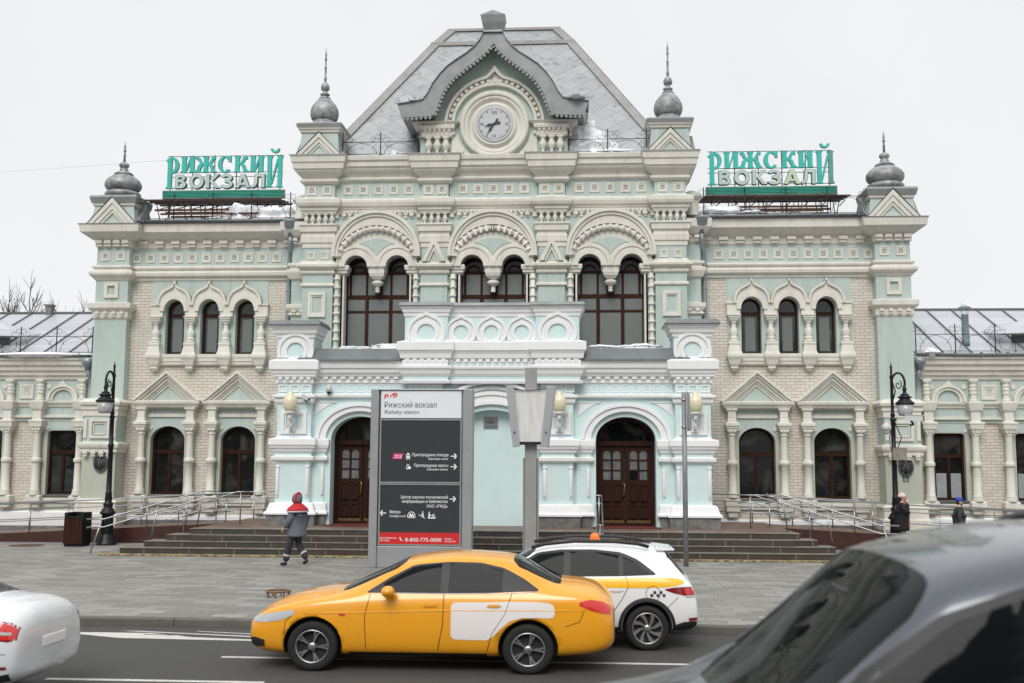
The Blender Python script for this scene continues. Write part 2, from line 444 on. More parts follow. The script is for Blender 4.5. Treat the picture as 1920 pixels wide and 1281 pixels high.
def roofmat(name, base, seam, w, h, rot, tilt=0.0, patches=None):
    m = bpy.data.materials.new(name); m.use_nodes = True
    t = m.node_tree; b = t.nodes['Principled BSDF']; N = t.nodes.new; L = t.links.new
    b.inputs['Roughness'].default_value = .42; b.inputs['Metallic'].default_value = .45
    tcn = N('ShaderNodeTexCoord'); sp = N('ShaderNodeSeparateXYZ'); cb = N('ShaderNodeCombineXYZ'); L(tcn.outputs['Object'], sp.inputs[0])
    ad = N('ShaderNodeMath'); ad.operation = 'ADD'; L(sp.outputs['Y'], ad.inputs[0]); L(sp.outputs['Z'], ad.inputs[1])
    L(sp.outputs['X'], cb.inputs[0]); L(ad.outputs[0], cb.inputs[1])
    mp = N('ShaderNodeMapping'); mp.inputs['Rotation'].default_value = (0,0,rot); L(cb.outputs[0], mp.inputs[0])
    br = N('ShaderNodeTexBrick'); br.inputs['Scale'].default_value = 1; br.inputs['Brick Width'].default_value = w; br.inputs['Row Height'].default_value = h
    br.inputs['Mortar Size'].default_value = .012; br.offset = 0; br.inputs['Color1'].default_value = (*base,1); br.inputs['Color2'].default_value = (*[c*.86 for c in base],1); br.inputs['Mortar'].default_value = (*seam,1)
    L(mp.outputs[0], br.inputs['Vector'])
    n1 = N('ShaderNodeTexNoise'); n1.inputs['Scale'].default_value = 3.2 if patches else 5.5; n1.inputs['Detail'].default_value = 12; n1.inputs['Roughness'].default_value = .72; L(tcn.outputs['Object'], n1.inputs['Vector'])
    r = N('ShaderNodeMapRange'); r.inputs['From Min'].default_value = .55; r.inputs['From Max'].default_value = .60; r.inputs['To Max'].default_value = .75 if patches else .25; L(n1.outputs[0], r.inputs['Value'])
    mx = N('ShaderNodeMix'); mx.data_type = 'RGBA'; mx.inputs['B'].default_value = (*(patches or [c*.7 for c in base]),1)
    L(br.outputs['Color'], mx.inputs['A']); L(r.outputs[0], mx.inputs['Factor']); L(mx.outputs['Result'], b.inputs['Base Color'])
    bp = N('ShaderNodeBump'); bp.inputs['Strength'].default_value = .5; bp.inputs['Distance'].default_value = .02; L(br.outputs['Fac'], bp.inputs['Height']); L(bp.outputs[0], b.inputs['Normal'])
    return m
tileroof = roofmat('galvanised_tile_roof', (.36,.375,.382), (.27,.285,.295), .60, .60, R(45), patches=(.19,.20,.207))
sheetroof = roofmat('sheet_metal_roof', (.53,.55,.575), (.33,.34,.36), 30, .55, 0)
SPR = (6.7, -46.0, 0.6); SPRH = 15.5; SPRR = 3.3
# ------------------------------------------------------------------ station building
stn = thing('station_building', 'pale teal station hall with steep metal roof, clock gable, onion spires and arched windows', 'building', (0, 0, 0))

def window(outline, y, parent, panes, fr=.07, bars=(), gmat=None, frame_mat=None, extra=None, sx=1, ox=0, depth=.10):
    """timber frame part with its glass as a sub-part; bars = [(x0,x1,z0,z1)], panes = [(outline, material)]"""
    f = MB(sx, ox)
    cz = sum(p[1] for p in outline)/len(outline); cx = sum(p[0] for p in outline)/len(outline)
    f.sweep(outline, [(0,y+depth),(0,y),(fr,y),(fr,y+depth)], closed=True)
    for bi, b in enumerate(bars): f.box(b[0], b[1], y+.012+.0016*bi, y+depth-.01-.0016*bi, b[2], b[3])
    if extra: extra(f)
    w = f.build('window', frame_mat or wood, parent)
    g = MB(sx, ox); ms = []
    for pi_, (ol, m) in enumerate(panes):
        if m not in ms: ms.append(m)
        g.prism(ol, y+.060-.0045*pi_, y+.066+.002*pi_, ms.index(m))
    g.build('pane', ms, w)
    return w

def squares(mb, y, centres, r, mat=0, depth=.03, inner=True, m2=None):
    """moulded square frames of a frieze"""
    for cx, cz in centres:
        mb.band([(cx-r,cz-r),(cx+r,cz-r),(cx+r,cz+r),(cx-r,cz+r),(cx-r,cz-r)],
                [(cx-r*.72,cz-r*.72),(cx+r*.72,cz-r*.72),(cx+r*.72,cz+r*.72),(cx-r*.72,cz+r*.72),(cx-r*.72,cz-r*.72)], y-depth, y+.02, mat)
        mb.band([(cx-r*.72,cz-r*.72),(cx+r*.72,cz-r*.72),(cx+r*.72,cz+r*.72),(cx-r*.72,cz+r*.72),(cx-r*.72,cz-r*.72)],
                [(cx-r*.45,cz-r*.45),(cx+r*.45,cz-r*.45),(cx+r*.45,cz+r*.45),(cx-r*.45,cz+r*.45),(cx-r*.45,cz-r*.45)], y-depth*.55, y+.02, mat)
        if inner:
            k = r*.42; m2_ = mat if m2 is None else m2
            mb.band(arc(cx,cz,k,k,0,360,8), arc(cx,cz,k*.62,k*.62,0,360,8), y-depth*.3, y+.02, m2_)
            for q1 in (-1,1):
                for q2 in (-1,1): mb.box(cx+q1*k*.85-k*.17, cx+q1*k*.85+k*.17, y-depth*.28, y+.01, cz+q2*k*.85-k*.17, cz+q2*k*.85+k*.17, m2_)

def dentils(mb, x0, x1, y, z0, z1, pitch, w, depth, mat=0):
    n = max(1, int(round((x1-x0)/pitch)))
    for i in range(n):
        c = x0 + (x1-x0)*(i+.5)/n
        zm = z0 + (z1-z0)*.45
        mb.box(c-w/2, c+w/2, y-depth, y+.03, zm, z1, mat)
        mb.box(c-w/2*.86, c+w/2*.86, y-depth*.6, y+.03, z0, zm, mat)

def baluster(mb, cx, cy, z0, z1, r, mat=0, seg=10):
    h = z1-z0
    mb.box(cx-r*.8, cx+r*.8, cy-r*.8, cy+r*.8, z1-h*.1, z1, mat)
    mb.lathe(cx, cy, [(z0, r*.5),(z0+h*.05,r*.62),(z0+h*.1,r*.4),(z0+h*.22,r*.45),(z0+h*.42,r*1.0),(z0+h*.55,r*1.04),(z0+h*.66,r*.72),(z0+h*.72,r*.8),(z0+h*.78,r*.55),(z0+h*.9,r*.75)], seg, mat)

def beadcol(mb, cx, cy, z0, z1, r, pitch, mat=0):
    """column of stacked melon beads"""
    pr = [(z0, r*.92)]; z = z0+pitch*.5
    while z < z1-.05:
        pr += [(z-.048, r*.92),(z-.040, r*1.18),(z-.018, r*1.36),(z+.018, r*1.36),(z+.040, r*1.18),(z+.048, r*.92)]; z += pitch
    pr.append((z1, r*.92))
    mb.lathe(cx, cy, pr, 12, mat)

# --- wings (mirrored pair)
W1, W2 = 8.765, 11.225            # lower window centres
TR = (8.66, 9.90, 11.13)          # upper triple window centres
def kokoshnik(cx, hw, zs, zt):
    l = [(-1,.0),(-.97,.2),(-.88,.42),(-.72,.6),(-.5,.72),(-.3,.79),(-.14,.87),(-.055,.95),(-.045,1.06),(.045,1.06),(.055,.95),(.14,.87),(.3,.79),(.5,.72),(.72,.6),(.88,.42),(.97,.2),(1,0)]
    return [(cx+hw*a, zs+(zt-zs)*b) for a, b in l]
for sx in (1, -1):
    # brick face with openings
    m = MB(sx)
    holes = [arched(c, .615, 1.43, 3.30, 3.79) for c in (W1, W2)] + [rect(7.9, 11.92, 6.24, 8.78)]
    m.prism(rect(6.4, 12.8, .62, 8.85), 0.0, .30, 0, holes)
    m.build('brick_wall', [brick], stn)
    # teal plaster backgrounds
    m = MB(sx)
    for c in (W1, W2):
        m.prism([(c-.72,1.2),(c+.72,1.2),(c+.72,4.45),(c-.72,4.45)], -.035, .30, 1, [arched(c, .6, 1.44, 3.28, 3.77)])
        m.prism([(c-.72,3.45),(c-.585,3.45)] + [q for q in reversed(arc(c,3.28,.605,.495,0,180,24)) if q[1] > 3.45] + [(c+.585,3.45),(c+.72,3.45),(c+.72,4.45),(c-.72,4.45)], -.040, .0, 0)
    m.prism(rect(7.86, 11.96, 6.25, 8.83), -.03, .32, 0, [arched(c, .335, 6.26, 7.80, 8.135) for c in TR])
    m.prism(rect(6.4, 12.8, 9.33, 10.0), -.02, .3)
    m.build('plaster_panel', [teal, tealgrey], stn)
    # white base and projecting plinth
    m = MB(sx)
    m.pier(6.3, 13.0, -.05, .3, [(0.0,.06,1),(.60,.06,0),(.72,.05,0),(.76,0.0,0)])
    m.build('plinth', [white, stone], stn)
    # lower window aedicules
    for c in (W1, W2):
        a = MB(sx)
        for s in (-1, 1):
            cx = c + s*.85
            a.pier(cx-.17, cx+.17, -.26, 0, [(.78,-.09,0),(.82,-.06,0),(.84,-.02,0),(1.0,-.02,0),(1.02,.05,0),(1.17,.05,0),(1.2,.08,0),(1.40,.08,0),(1.43,.02,0),(1.46,.02,0)])
            a.lathe(cx, -.2, [(1.46,.185),(1.5,.19),(1.56,.165),(1.62,.17),(1.66,.13),(2.5,.128),(2.54,.17),(2.58,.19),(2.66,.18),(2.70,.12),(3.48,.112),(3.50,.14),(3.54,.14),(3.56,.115),(3.60,.12)], 14)
            a.pier(cx-.13, cx+.13, -.33, 0, [(3.58,-.02,0),(3.66,.03,0),(3.72,.03,0),(3.74,.06,0),(3.80,.06,0),(3.82,.10,0),(3.92,.10,0),(3.95,.02,0),(4.02,.02,0),(4.05,.0,0),(4.30,.0,0),(4.34,.05,0),(4.40,.05,0)])
            for k in (-1, 0, 1): a.disc(cx+k*.09, -.375, 3.64, .035, 10, 0, .03)
            a.disc(c+s*.60, -.075, 3.72, .075, 14, 0, .05)
        a.box(c-.70, c+.70, -.14, 0, 1.18, 1.30); a.box(c-.70, c+.70, -.10, 0, 1.08, 1.18)
        a.box(c-.70, c+.70, -.10, 0, 4.08, 4.18); a.box(c-.70, c+.70, -.07, 0, 4.18, 4.22)
        a.pier(c-1.03, c+1.03, -.24, 0, [(4.38,-.03,0),(4.42,.06,0),(4.50,.10,0),(4.52,.14,0),(4.61,.16,0),(4.64,.10,0)])
        def tri(mb, k0, k1, y, mt=0):
            hw = 1.21; z0 = 4.63; ap = 5.66
            o = [(c-hw*k0,z0),(c,z0+(ap-z0)*k0),(c+hw*k0,z0)]; i = [(c-hw*k1,z0),(c,z0+(ap-z0)*k1),(c+hw*k1,z0)]
            mb.band(o, i, y, 0.0, mt)
        tri(a, 1.0, .90, -.40); tri(a, .90, .80, -.33); tri(a, .80, .68, -.26); tri(a, .68, .60, -.20); tri(a, .60, .50, -.15)
        a.build('window_surround', [cream], stn, bevel=.012)
        p = MB(sx); p.prism([(c-.605,4.635),(c,5.145),(c+.605,4.635)], -.10, 0.0); p.build('tympanum', [teal], stn)
        # window
        f = arched(c, .6, 1.45, 3.28, 3.77)
        def ex(mb, c=c):
            mb.box(c-.62, c+.62, -.02+.22, .30, 1.40, 1.46)
        w = window(f, .2, stn, [(arched(c,.57,2.9,3.28,3.74), glassdark), (rect(c-.57,c+.57,1.5,2.9), glassdark)], .085,
               [(c-.6,c+.6,2.84,2.97),(c-.055,c+.055,1.45,2.84)], sx=sx, frame_mat=wood)
        sl_ = MB(sx); sl_.pier(c-.6, c+.6, -.08, .22, [(1.385,0,0),(1.40,.02,0),(1.43,.02,0),(1.435,0,0)]); sl_.build('sill', [leadgrey], w)
    # triple window
    a = MB(sx)
    for i, c in enumerate(TR):
        hw = .62
        inner = [(c+.40*math.cos(R(180-180*k/17)), 7.74+.47*math.sin(R(180-180*k/17))) for k in range(18)]
        a.band(kokoshnik(c, hw, 7.95, 8.74), [(p[0], p[1]) for p in inner], -.16, 0)
        inner2 = [(c+.50*math.cos(R(180-180*k/17)), 7.74+.585*math.sin(R(180-180*k/17))) for k in range(18)]
        inner3 = [(c+.36*math.cos(R(180-180*k/17)), 7.74+.42*math.sin(R(180-180*k/17))) for k in range(18)]
        a.band(inner2, inner3, -.20, 0)
        ko = kokoshnik(c, hw, 7.95, 8.74); ki = [(c+(x-c)*.88, 7.95+(z-7.95)*.88) for x, z in ko]
        a.band(ko, ki, -.23, 0)
    for k in range(4):
        cx = (8.05, 9.28, 10.515, 11.745)[k]
        a.box(cx-.215, cx+.215, -.15, 0, 7.52, 7.97); a.box(cx-.24, cx+.24, -.19, 0, 7.93, 7.99) if k in (0,3) else None
        a.pier(cx-.13, cx+.13, -.24, 0, [(7.30,-.03,0),(7.34,.0,0),(7.38,.03,0),(7.42,.03,0),(7.44,.06,0),(7.50,.06,0),(7.51,.09,0),(7.55,.09,0)])
        for q in (-1,1): a.disc(cx+q*.07, -.255, 7.39, .032, 8, 0, .03)
        a.lathe(cx, -.13, [(6.62,.14),(6.66,.17),(6.72,.135),(6.76,.16),(6.82,.11),(6.98,.15),(7.06,.12),(7.10,.085),(7.26,.08),(7.28,.11),(7.32,.10)], 12)
        a.pier(cx-.12, cx+.12, -.24, 0, [(5.66,-.07,0),(5.72,-.03,0),(5.74,.0,0),(5.83,.0,0),(5.86,.04,0),(5.92,.06,0),(6.02,.09,0),(6.12,.14,0),(6.20,.14,0),(6.3,.10,0),(6.52,.06,0),(6.56,.08,0),(6.63,.07,0)])
    a.pier(8.0, 11.8, -.10, 0, [(5.86,0,0),(5.9,.03,0),(5.97,.03,0),(6.0,.06,0),(6.1,.06,0),(6.13,.08,0),(6.22,.08,0),(6.24,.02,0)])
    a.build('arcade', [cream], stn, bevel=.01)
    for c in TR:
        f = arched(c, .325, 6.25, 7.80, 8.125)
        window(f, .2, stn, [(arched(c,.30,7.64,7.80,8.1), glass), (rect(c-.3,c+.3,6.3,7.64), glass), (rect(c-.17,c+.17,6.36,7.5), curtain_refl)], .06,
               [(c-.325,c+.325,7.58,7.68)], sx=sx, frame_mat=woodred)
    # frieze and cornices of the wing
    a = MB(sx)
    a.pier(6.3, 13.0, -.02, .3, [(8.80,.0,0),(8.84,.05,0),(8.90,.05,0),(8.92,.09,0),(8.98,.16,0),(9.08,.18,0),(9.14,.14,0),(9.16,.06,0),(9.20,.06,0),(9.22,.12,0),(9.28,.14,0),(9.33,.10,0),(9.35,0,0)])
    a.pier(6.3, 13.0, -.02, .3, [(9.94,0,0),(9.98,.04,0),(10.2,.05,0),(10.24,.14,0),(10.28,.20,0),(10.36,.30,0),(10.44,.40,0),(10.47,.44,0),(10.72,.45,0),(10.76,.47,0)])
    dentils(a, 6.9, 12.6, -.06, 10.0, 10.22, .285*2, .30, .14)
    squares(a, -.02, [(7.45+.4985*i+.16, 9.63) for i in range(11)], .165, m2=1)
    a.build('cornice', [cream, relief_shade], stn, bevel=.01)
    # gutter edge and low roof of the wing
    a = MB(sx)
    a.pier(6.3, 12.9, -.46, .3, [(10.765,.06,0),(10.80,.09,0),(10.86,.09,0),(10.87,.02,0)])
    a.tube([(6.5,-.56,10.84),(8.3,-.57,10.83),(10.4,-.55,10.85),(12.4,-.56,10.84)], .05, 8)
    for k in range(8): a.box(6.9+.75*k, 6.93+.75*k, -.62, -.50, 10.78, 10.93)
    a.add([(6.3,-.45,10.88),(12.9,-.45,10.88),(12.9,2.6,11.45),(6.3,2.6,11.45),(12.9,7,10.6),(6.3,7,10.6)], [(0,1,2,3),(3,2,4,5)])
    a.build('gutter', [leadgrey], stn)
    # corner tower
    t = MB(sx)
    tc_, th = 13.295, .575
    t.pier(tc_-th, tc_+th, -.75, 5.5, [(0.0,.16,1),(.5,.16,1),(.5,.20,0),(.82,.20,0),(.84,.13,0),(1.16,.12,0),(1.20,.16,0),(1.26,.12,0),(1.32,0,2),
        (2.84,0,0),(2.87,.06,0),(3.0,.06,0),(3.01,.11,0),(3.09,.14,0),(3.17,.14,0),(3.22,.0,3),(4.08,0,0),(4.09,.03,0),(4.28,.03,0),(4.30,.07,0),(4.44,.07,0),(4.46,.13,0),(4.56,.15,0),(4.68,.0,0),(4.72,-.38,0)])
    t.pier(tc_-th, tc_+th, -.35, 5.5, [(4.65,0,3),(7.45,0,0),(7.46,.03,0),(7.52,.05,0),(7.70,.06,0),(7.74,.11,0),(7.82,.18,0),(7.99,.19,0),(8.03,0,3),
        (8.80,0,0),(8.82,.04,0),(8.88,.08,0),(8.93,.14,0),(9.0,.19,0),(9.08,.19,0),(9.14,.15,0),(9.17,.06,0),(9.21,.06,0),(9.24,.12,0),(9.30,.12,0),(9.34,0,3),
        (9.97,0,0),(9.98,.05,0),(10.2,.06,0),(10.22,.14,0),(10.30,.25,0),(10.42,.42,0),(10.44,.45,0),(10.66,.48,0),(10.69,.50,4),(10.72,.52,4),(10.74,.1,4)])
    dentils(t, tc_-th+.02, tc_+th-.02, -.85, 2.72, 2.9, .30, .16, .07, 0)
    dentils(t, tc_-th, tc_+th, -.40, 7.52, 7.70, .26, .14, .09, 0)
    dentils(t, tc_-th-.05, tc_+th+.05, -.40, 9.98, 10.2, .34, .24, .14, 0)
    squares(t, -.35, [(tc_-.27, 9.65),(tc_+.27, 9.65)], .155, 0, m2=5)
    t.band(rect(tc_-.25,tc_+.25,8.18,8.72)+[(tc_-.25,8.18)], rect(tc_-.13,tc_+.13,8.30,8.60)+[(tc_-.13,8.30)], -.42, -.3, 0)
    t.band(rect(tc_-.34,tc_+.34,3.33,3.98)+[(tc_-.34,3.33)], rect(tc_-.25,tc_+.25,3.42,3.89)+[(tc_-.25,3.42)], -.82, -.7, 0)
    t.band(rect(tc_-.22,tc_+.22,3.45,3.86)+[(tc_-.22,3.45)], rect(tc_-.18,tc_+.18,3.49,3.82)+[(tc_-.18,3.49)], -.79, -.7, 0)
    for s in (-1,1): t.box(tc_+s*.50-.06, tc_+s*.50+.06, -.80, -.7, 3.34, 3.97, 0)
    t.build('corner_tower', [cream, white, tealgrey, teal, hoodgrey, relief_shade], stn, bevel=.012)
    # turret block above the tower: gabled base, cap, onion dome
    def turret(cx, cyf, cyb, zb, hw, hg, gap, zs0, zs1, capw, r, zd, tip, parent):
        b = MB(sx); cy = (cyf+cyb)/2
        v0 = hw*1.0; v1 = hw*.86
        b.add([(cx-v0,cyf,zb),(cx+v0,cyf,zb),(cx+v0,cyb,zb),(cx-v0,cyb,zb),(cx-v1,cyf+.1,zs0),(cx+v1,cyf+.1,zs0),(cx+v1,cyb-.1,zs0),(cx-v1,cyb-.1,zs0)], [(0,1,5,4),(1,2,6,5),(2,3,7,6),(3,0,4,7)], 0)
        b.pier(cx-v1, cx+v1, cyf+.1, cyb-.1, [(zs0-.02,.02,1),(zs0+.02,.06,1),(zs0+.09,.06,1),(zs0+.10,.10,2),(zs1-.07,.15,2),(zs1,.13,2),(zs1+.02,-.15,2)], True)
        for k0, k1, y in ((1.0,.80,-.10),(.80,.58,-.06),(.58,.44,-.02)):
            b.band([(cx-hg*k0,zb),(cx,zb+gap*k0),(cx+hg*k0,zb)], [(cx-hg*k1,zb),(cx,zb+gap*k1),(cx+hg*k1,zb)], cyf+y, cyf+.2, 1)
        b.prism([(cx-hg*.45,zb),(cx,zb+gap*.45),(cx+hg*.45,zb)], cyf+.03, cyf+.2, 0)
        # little roofs behind the gables
        for q in (-1, 1):
            b.add([(cx+q*hg*1.04,cyf-.13,zb-.02),(cx,cyf-.13,zb+gap*1.05),(cx,cyf+.35,zb+gap*1.05),(cx+q*hg*1.04,cyf+.35,zb-.02)], [(0,1,2,3)], 2)
            b.add([(cx+q*(hw+.10),cyf+.0,zb),(cx+q*(hw+.10),cy,zb+gap*.9),(cx+q*(hw+.10),cyb,zb),(cx+q*hw*.75,cyf+.0,zb),(cx+q*hw*.75,cy,zb+gap*.9),(cx+q*hw*.75,cyb,zb)], [(0,1,2),(0,1,4,3),(1,2,5,4)], 2)
        o = b.build('turret', [teal, cream, hoodgrey], parent)
        d = MB(sx)
        H = r
        d.lathe(cx, cy, [(zd-.06,r*.9),(zd,r*1.0),(zd+.10*H,r*1.04),(zd+.20*H,r*1.0),(zd+.27*H,r*.86),(zd+.33*H,r*.80)], 28, 0)
        d.lathe(cx, cy, [(zd+.33*H,r*.82),(zd+.45*H,r*.98),(zd+.62*H,r*1.06),(zd+.82*H,r*1.04),(zd+1.0*H,r*.92),(zd+1.16*H,r*.72),(zd+1.30*H,r*.52)], 48, 0, lobes=24, lobe=.06)
        zc = zd+1.30*H
        d.lathe(cx, cy, [(zc,r*.50),(zc+.02,r*.56),(zc+.06,r*.52),(zc+.12,r*.36),(zc+.17,r*.22),(zc+.21,r*.26),(zc+.25,r*.17),(zc+.29,r*.24),(zc+.35,r*.30),(zc+.42,r*.27),(zc+.48,r*.12)], 20, 0)
        dm = d.build('dome', [zinc], o)
        s_ = MB(sx); z1 = zc+.47; L_ = tip-z1
        s_.lathe(cx, cy, [(z1,.05),(z1+L_*.3,.035),(z1+L_*.33,.06),(z1+L_*.36,.04),(z1+L_*.52,.03),(z1+L_*.55,.075),(z1+L_*.58,.03),(z1+L_*.70,.045),(z1+L_*.80,.03),(tip,.004)], 8, 0)
        s_.build('spire', [hoodgrey], o)
        return o
    turret(13.295, -.55, .95, 10.73, .80, .88, .95, 11.42, 11.78, .9, .60, 11.90, 13.93, stn)
    # downpipe
    d = MB(sx)
    d.lathe(6.98, -.62, [(10.25,.10),(10.45,.13),(10.5,.24),(10.72,.27),(10.74,.29),(10.80,.28)], 14)
    d.tube([(6.98,-.62,10.3),(6.98,-.62,10.0),(7.05,-.35,9.65),(7.10,-.24,9.35),(7.10,-.22,9.2),(7.10,-.20,.9),(7.10,-.3,.72)], .075, 10)
    for z in (9.2, 8.4, 7.3, 6.3, 5.2, 4.1, 3.1, 2.1, 1.2): d.lathe(7.10, -.21, [(z,.078),(z,.095),(z+.05,.095),(z+.05,.078)], 10)
    d.build('drainpipe', [galv], stn)
    # link piers between wing and central block
    a = MB(sx)
    a.pier(6.42, 6.95, -.45, .5, [(.6,0,1),(7.5,0,0),(7.52,.06,0),(7.56,.10,0),(7.62,.04,0),(7.70,.10,0),(7.78,.14,0),(7.9,.14,0),(7.93,0,1),
        (8.75,0,0),(8.8,.08,0),(8.9,.12,0),(9.0,.16,0),(9.10,.16,0),(9.14,.05,0),(9.2,.05,0),(9.24,.12,0),(9.32,.12,0),(9.36,0,1),(9.94,0,0),(9.98,.06,0),(10.2,.06,0),(10.25,.2,0),(10.45,.34,0),(10.72,.36,0),(10.76,.2,0),(10.8,-.06,0)])
    dentils(a, 6.42, 6.95, -.50, 10.0, 10.2, .28, .16, .14)
    dentils(a, 6.42, 6.95, -.50, 7.56, 7.72, .26, .14, .08)
    a.lathe(6.72, -.05, [(10.7,.30),(10.95,.30),(11.0,.27),(11.5,.24),(11.53,.32),(11.62,.36),(11.70,.30),(11.80,.16),(11.84,.03)], 20, 0)
    a.build('link_pier', [cream, teal], stn, bevel=.01)

# --- central block
ZB = 6.2
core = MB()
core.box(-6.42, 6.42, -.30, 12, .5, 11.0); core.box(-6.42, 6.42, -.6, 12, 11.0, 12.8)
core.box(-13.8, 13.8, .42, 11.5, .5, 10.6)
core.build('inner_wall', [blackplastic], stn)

for sx in (1, -1):
    p = MB(sx)
    # outer pilasters
    o0, o1 = 5.40, 6.44
    prof = [(ZB,0,1),(8.44,0,0),(8.46,.06,0),(8.53,.06,0),(8.56,0,1),(8.86,0,0),(8.88,.06,0),(8.94,.08,0),(9.0,.02,0),(9.04,.10,0),(9.10,.18,0),(9.18,.19,0),(9.23,.08,0),(9.30,.06,0),(9.33,0,1),
            (9.76,0,0),(9.77,.03,0),(9.93,.03,0),(9.94,.07,0),(10.16,.08,0),(10.18,.05,0),(10.29,.05,0),(10.31,.11,0),(10.50,.12,0),(10.52,.16,0),(10.58,.16,0),(10.59,-.12,1),
            (10.93,-.12,0),(10.94,.05,0),(11.03,.08,0),(11.05,.12,0),(11.16,.12,0),(11.18,.20,0),(11.28,.24,0),(11.42,.24,0),(11.46,.12,0),(11.52,0,1),
            (11.96,0,0),(11.98,.06,0),(12.04,.14,0),(12.11,.14,0),(12.14,.06,0),(12.18,.10,0),(12.32,.24,0),(12.37,.28,0),(12.40,.28,0),(12.44,.34,0),(12.62,.36,0),(12.66,.40,0),(12.84,.42,0),(12.88,.46,2),(12.91,.46,2),(12.93,.1,2)]
    p.pier(o0, o1, -.95, 1.2, prof)
    oc = (o0+o1)/2
    squares(p, -.95, [(oc-.23, 9.5),(oc+.23, 9.5)], .135, 0, inner=False)
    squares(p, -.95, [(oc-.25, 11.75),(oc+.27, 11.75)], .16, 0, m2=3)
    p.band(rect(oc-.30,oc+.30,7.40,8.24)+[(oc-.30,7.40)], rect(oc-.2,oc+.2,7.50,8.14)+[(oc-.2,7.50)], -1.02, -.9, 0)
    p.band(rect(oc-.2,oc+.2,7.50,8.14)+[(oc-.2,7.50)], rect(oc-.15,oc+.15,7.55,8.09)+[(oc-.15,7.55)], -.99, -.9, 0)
    p.build('pilaster', [cream, teal, hoodgrey, relief_shade], stn, bevel=.01)
    bl = MB(sx)
    for k in range(5): baluster(bl, oc-.44+.22*k, -.93, 10.58, 10.94, .085)
    bl.build('balustrade', [cream], stn)
    # inner pilasters
    p = MB(sx)
    i0, i1 = 1.52, 2.42
    prof2 = [(ZB,0,1)] + prof[1:]
    p.pier(i0, i1, -.92, .0, prof2)
    ic = (i0+i1)/2
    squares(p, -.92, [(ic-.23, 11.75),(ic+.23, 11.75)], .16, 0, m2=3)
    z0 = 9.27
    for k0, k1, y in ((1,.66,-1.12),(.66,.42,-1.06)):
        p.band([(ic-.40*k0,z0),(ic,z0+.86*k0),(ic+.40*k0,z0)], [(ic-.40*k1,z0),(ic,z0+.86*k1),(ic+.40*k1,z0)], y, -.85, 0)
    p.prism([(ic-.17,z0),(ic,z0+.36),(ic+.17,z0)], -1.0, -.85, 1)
    p.build('pilaster', [cream, teal, hoodgrey, relief_shade], stn, bevel=.01)
    bl = MB(sx)
    for k in range(4): baluster(bl, ic-.345+.23*k, -.90, 10.58, 10.94, .085)
    bl.build('balustrade', [cream], stn)

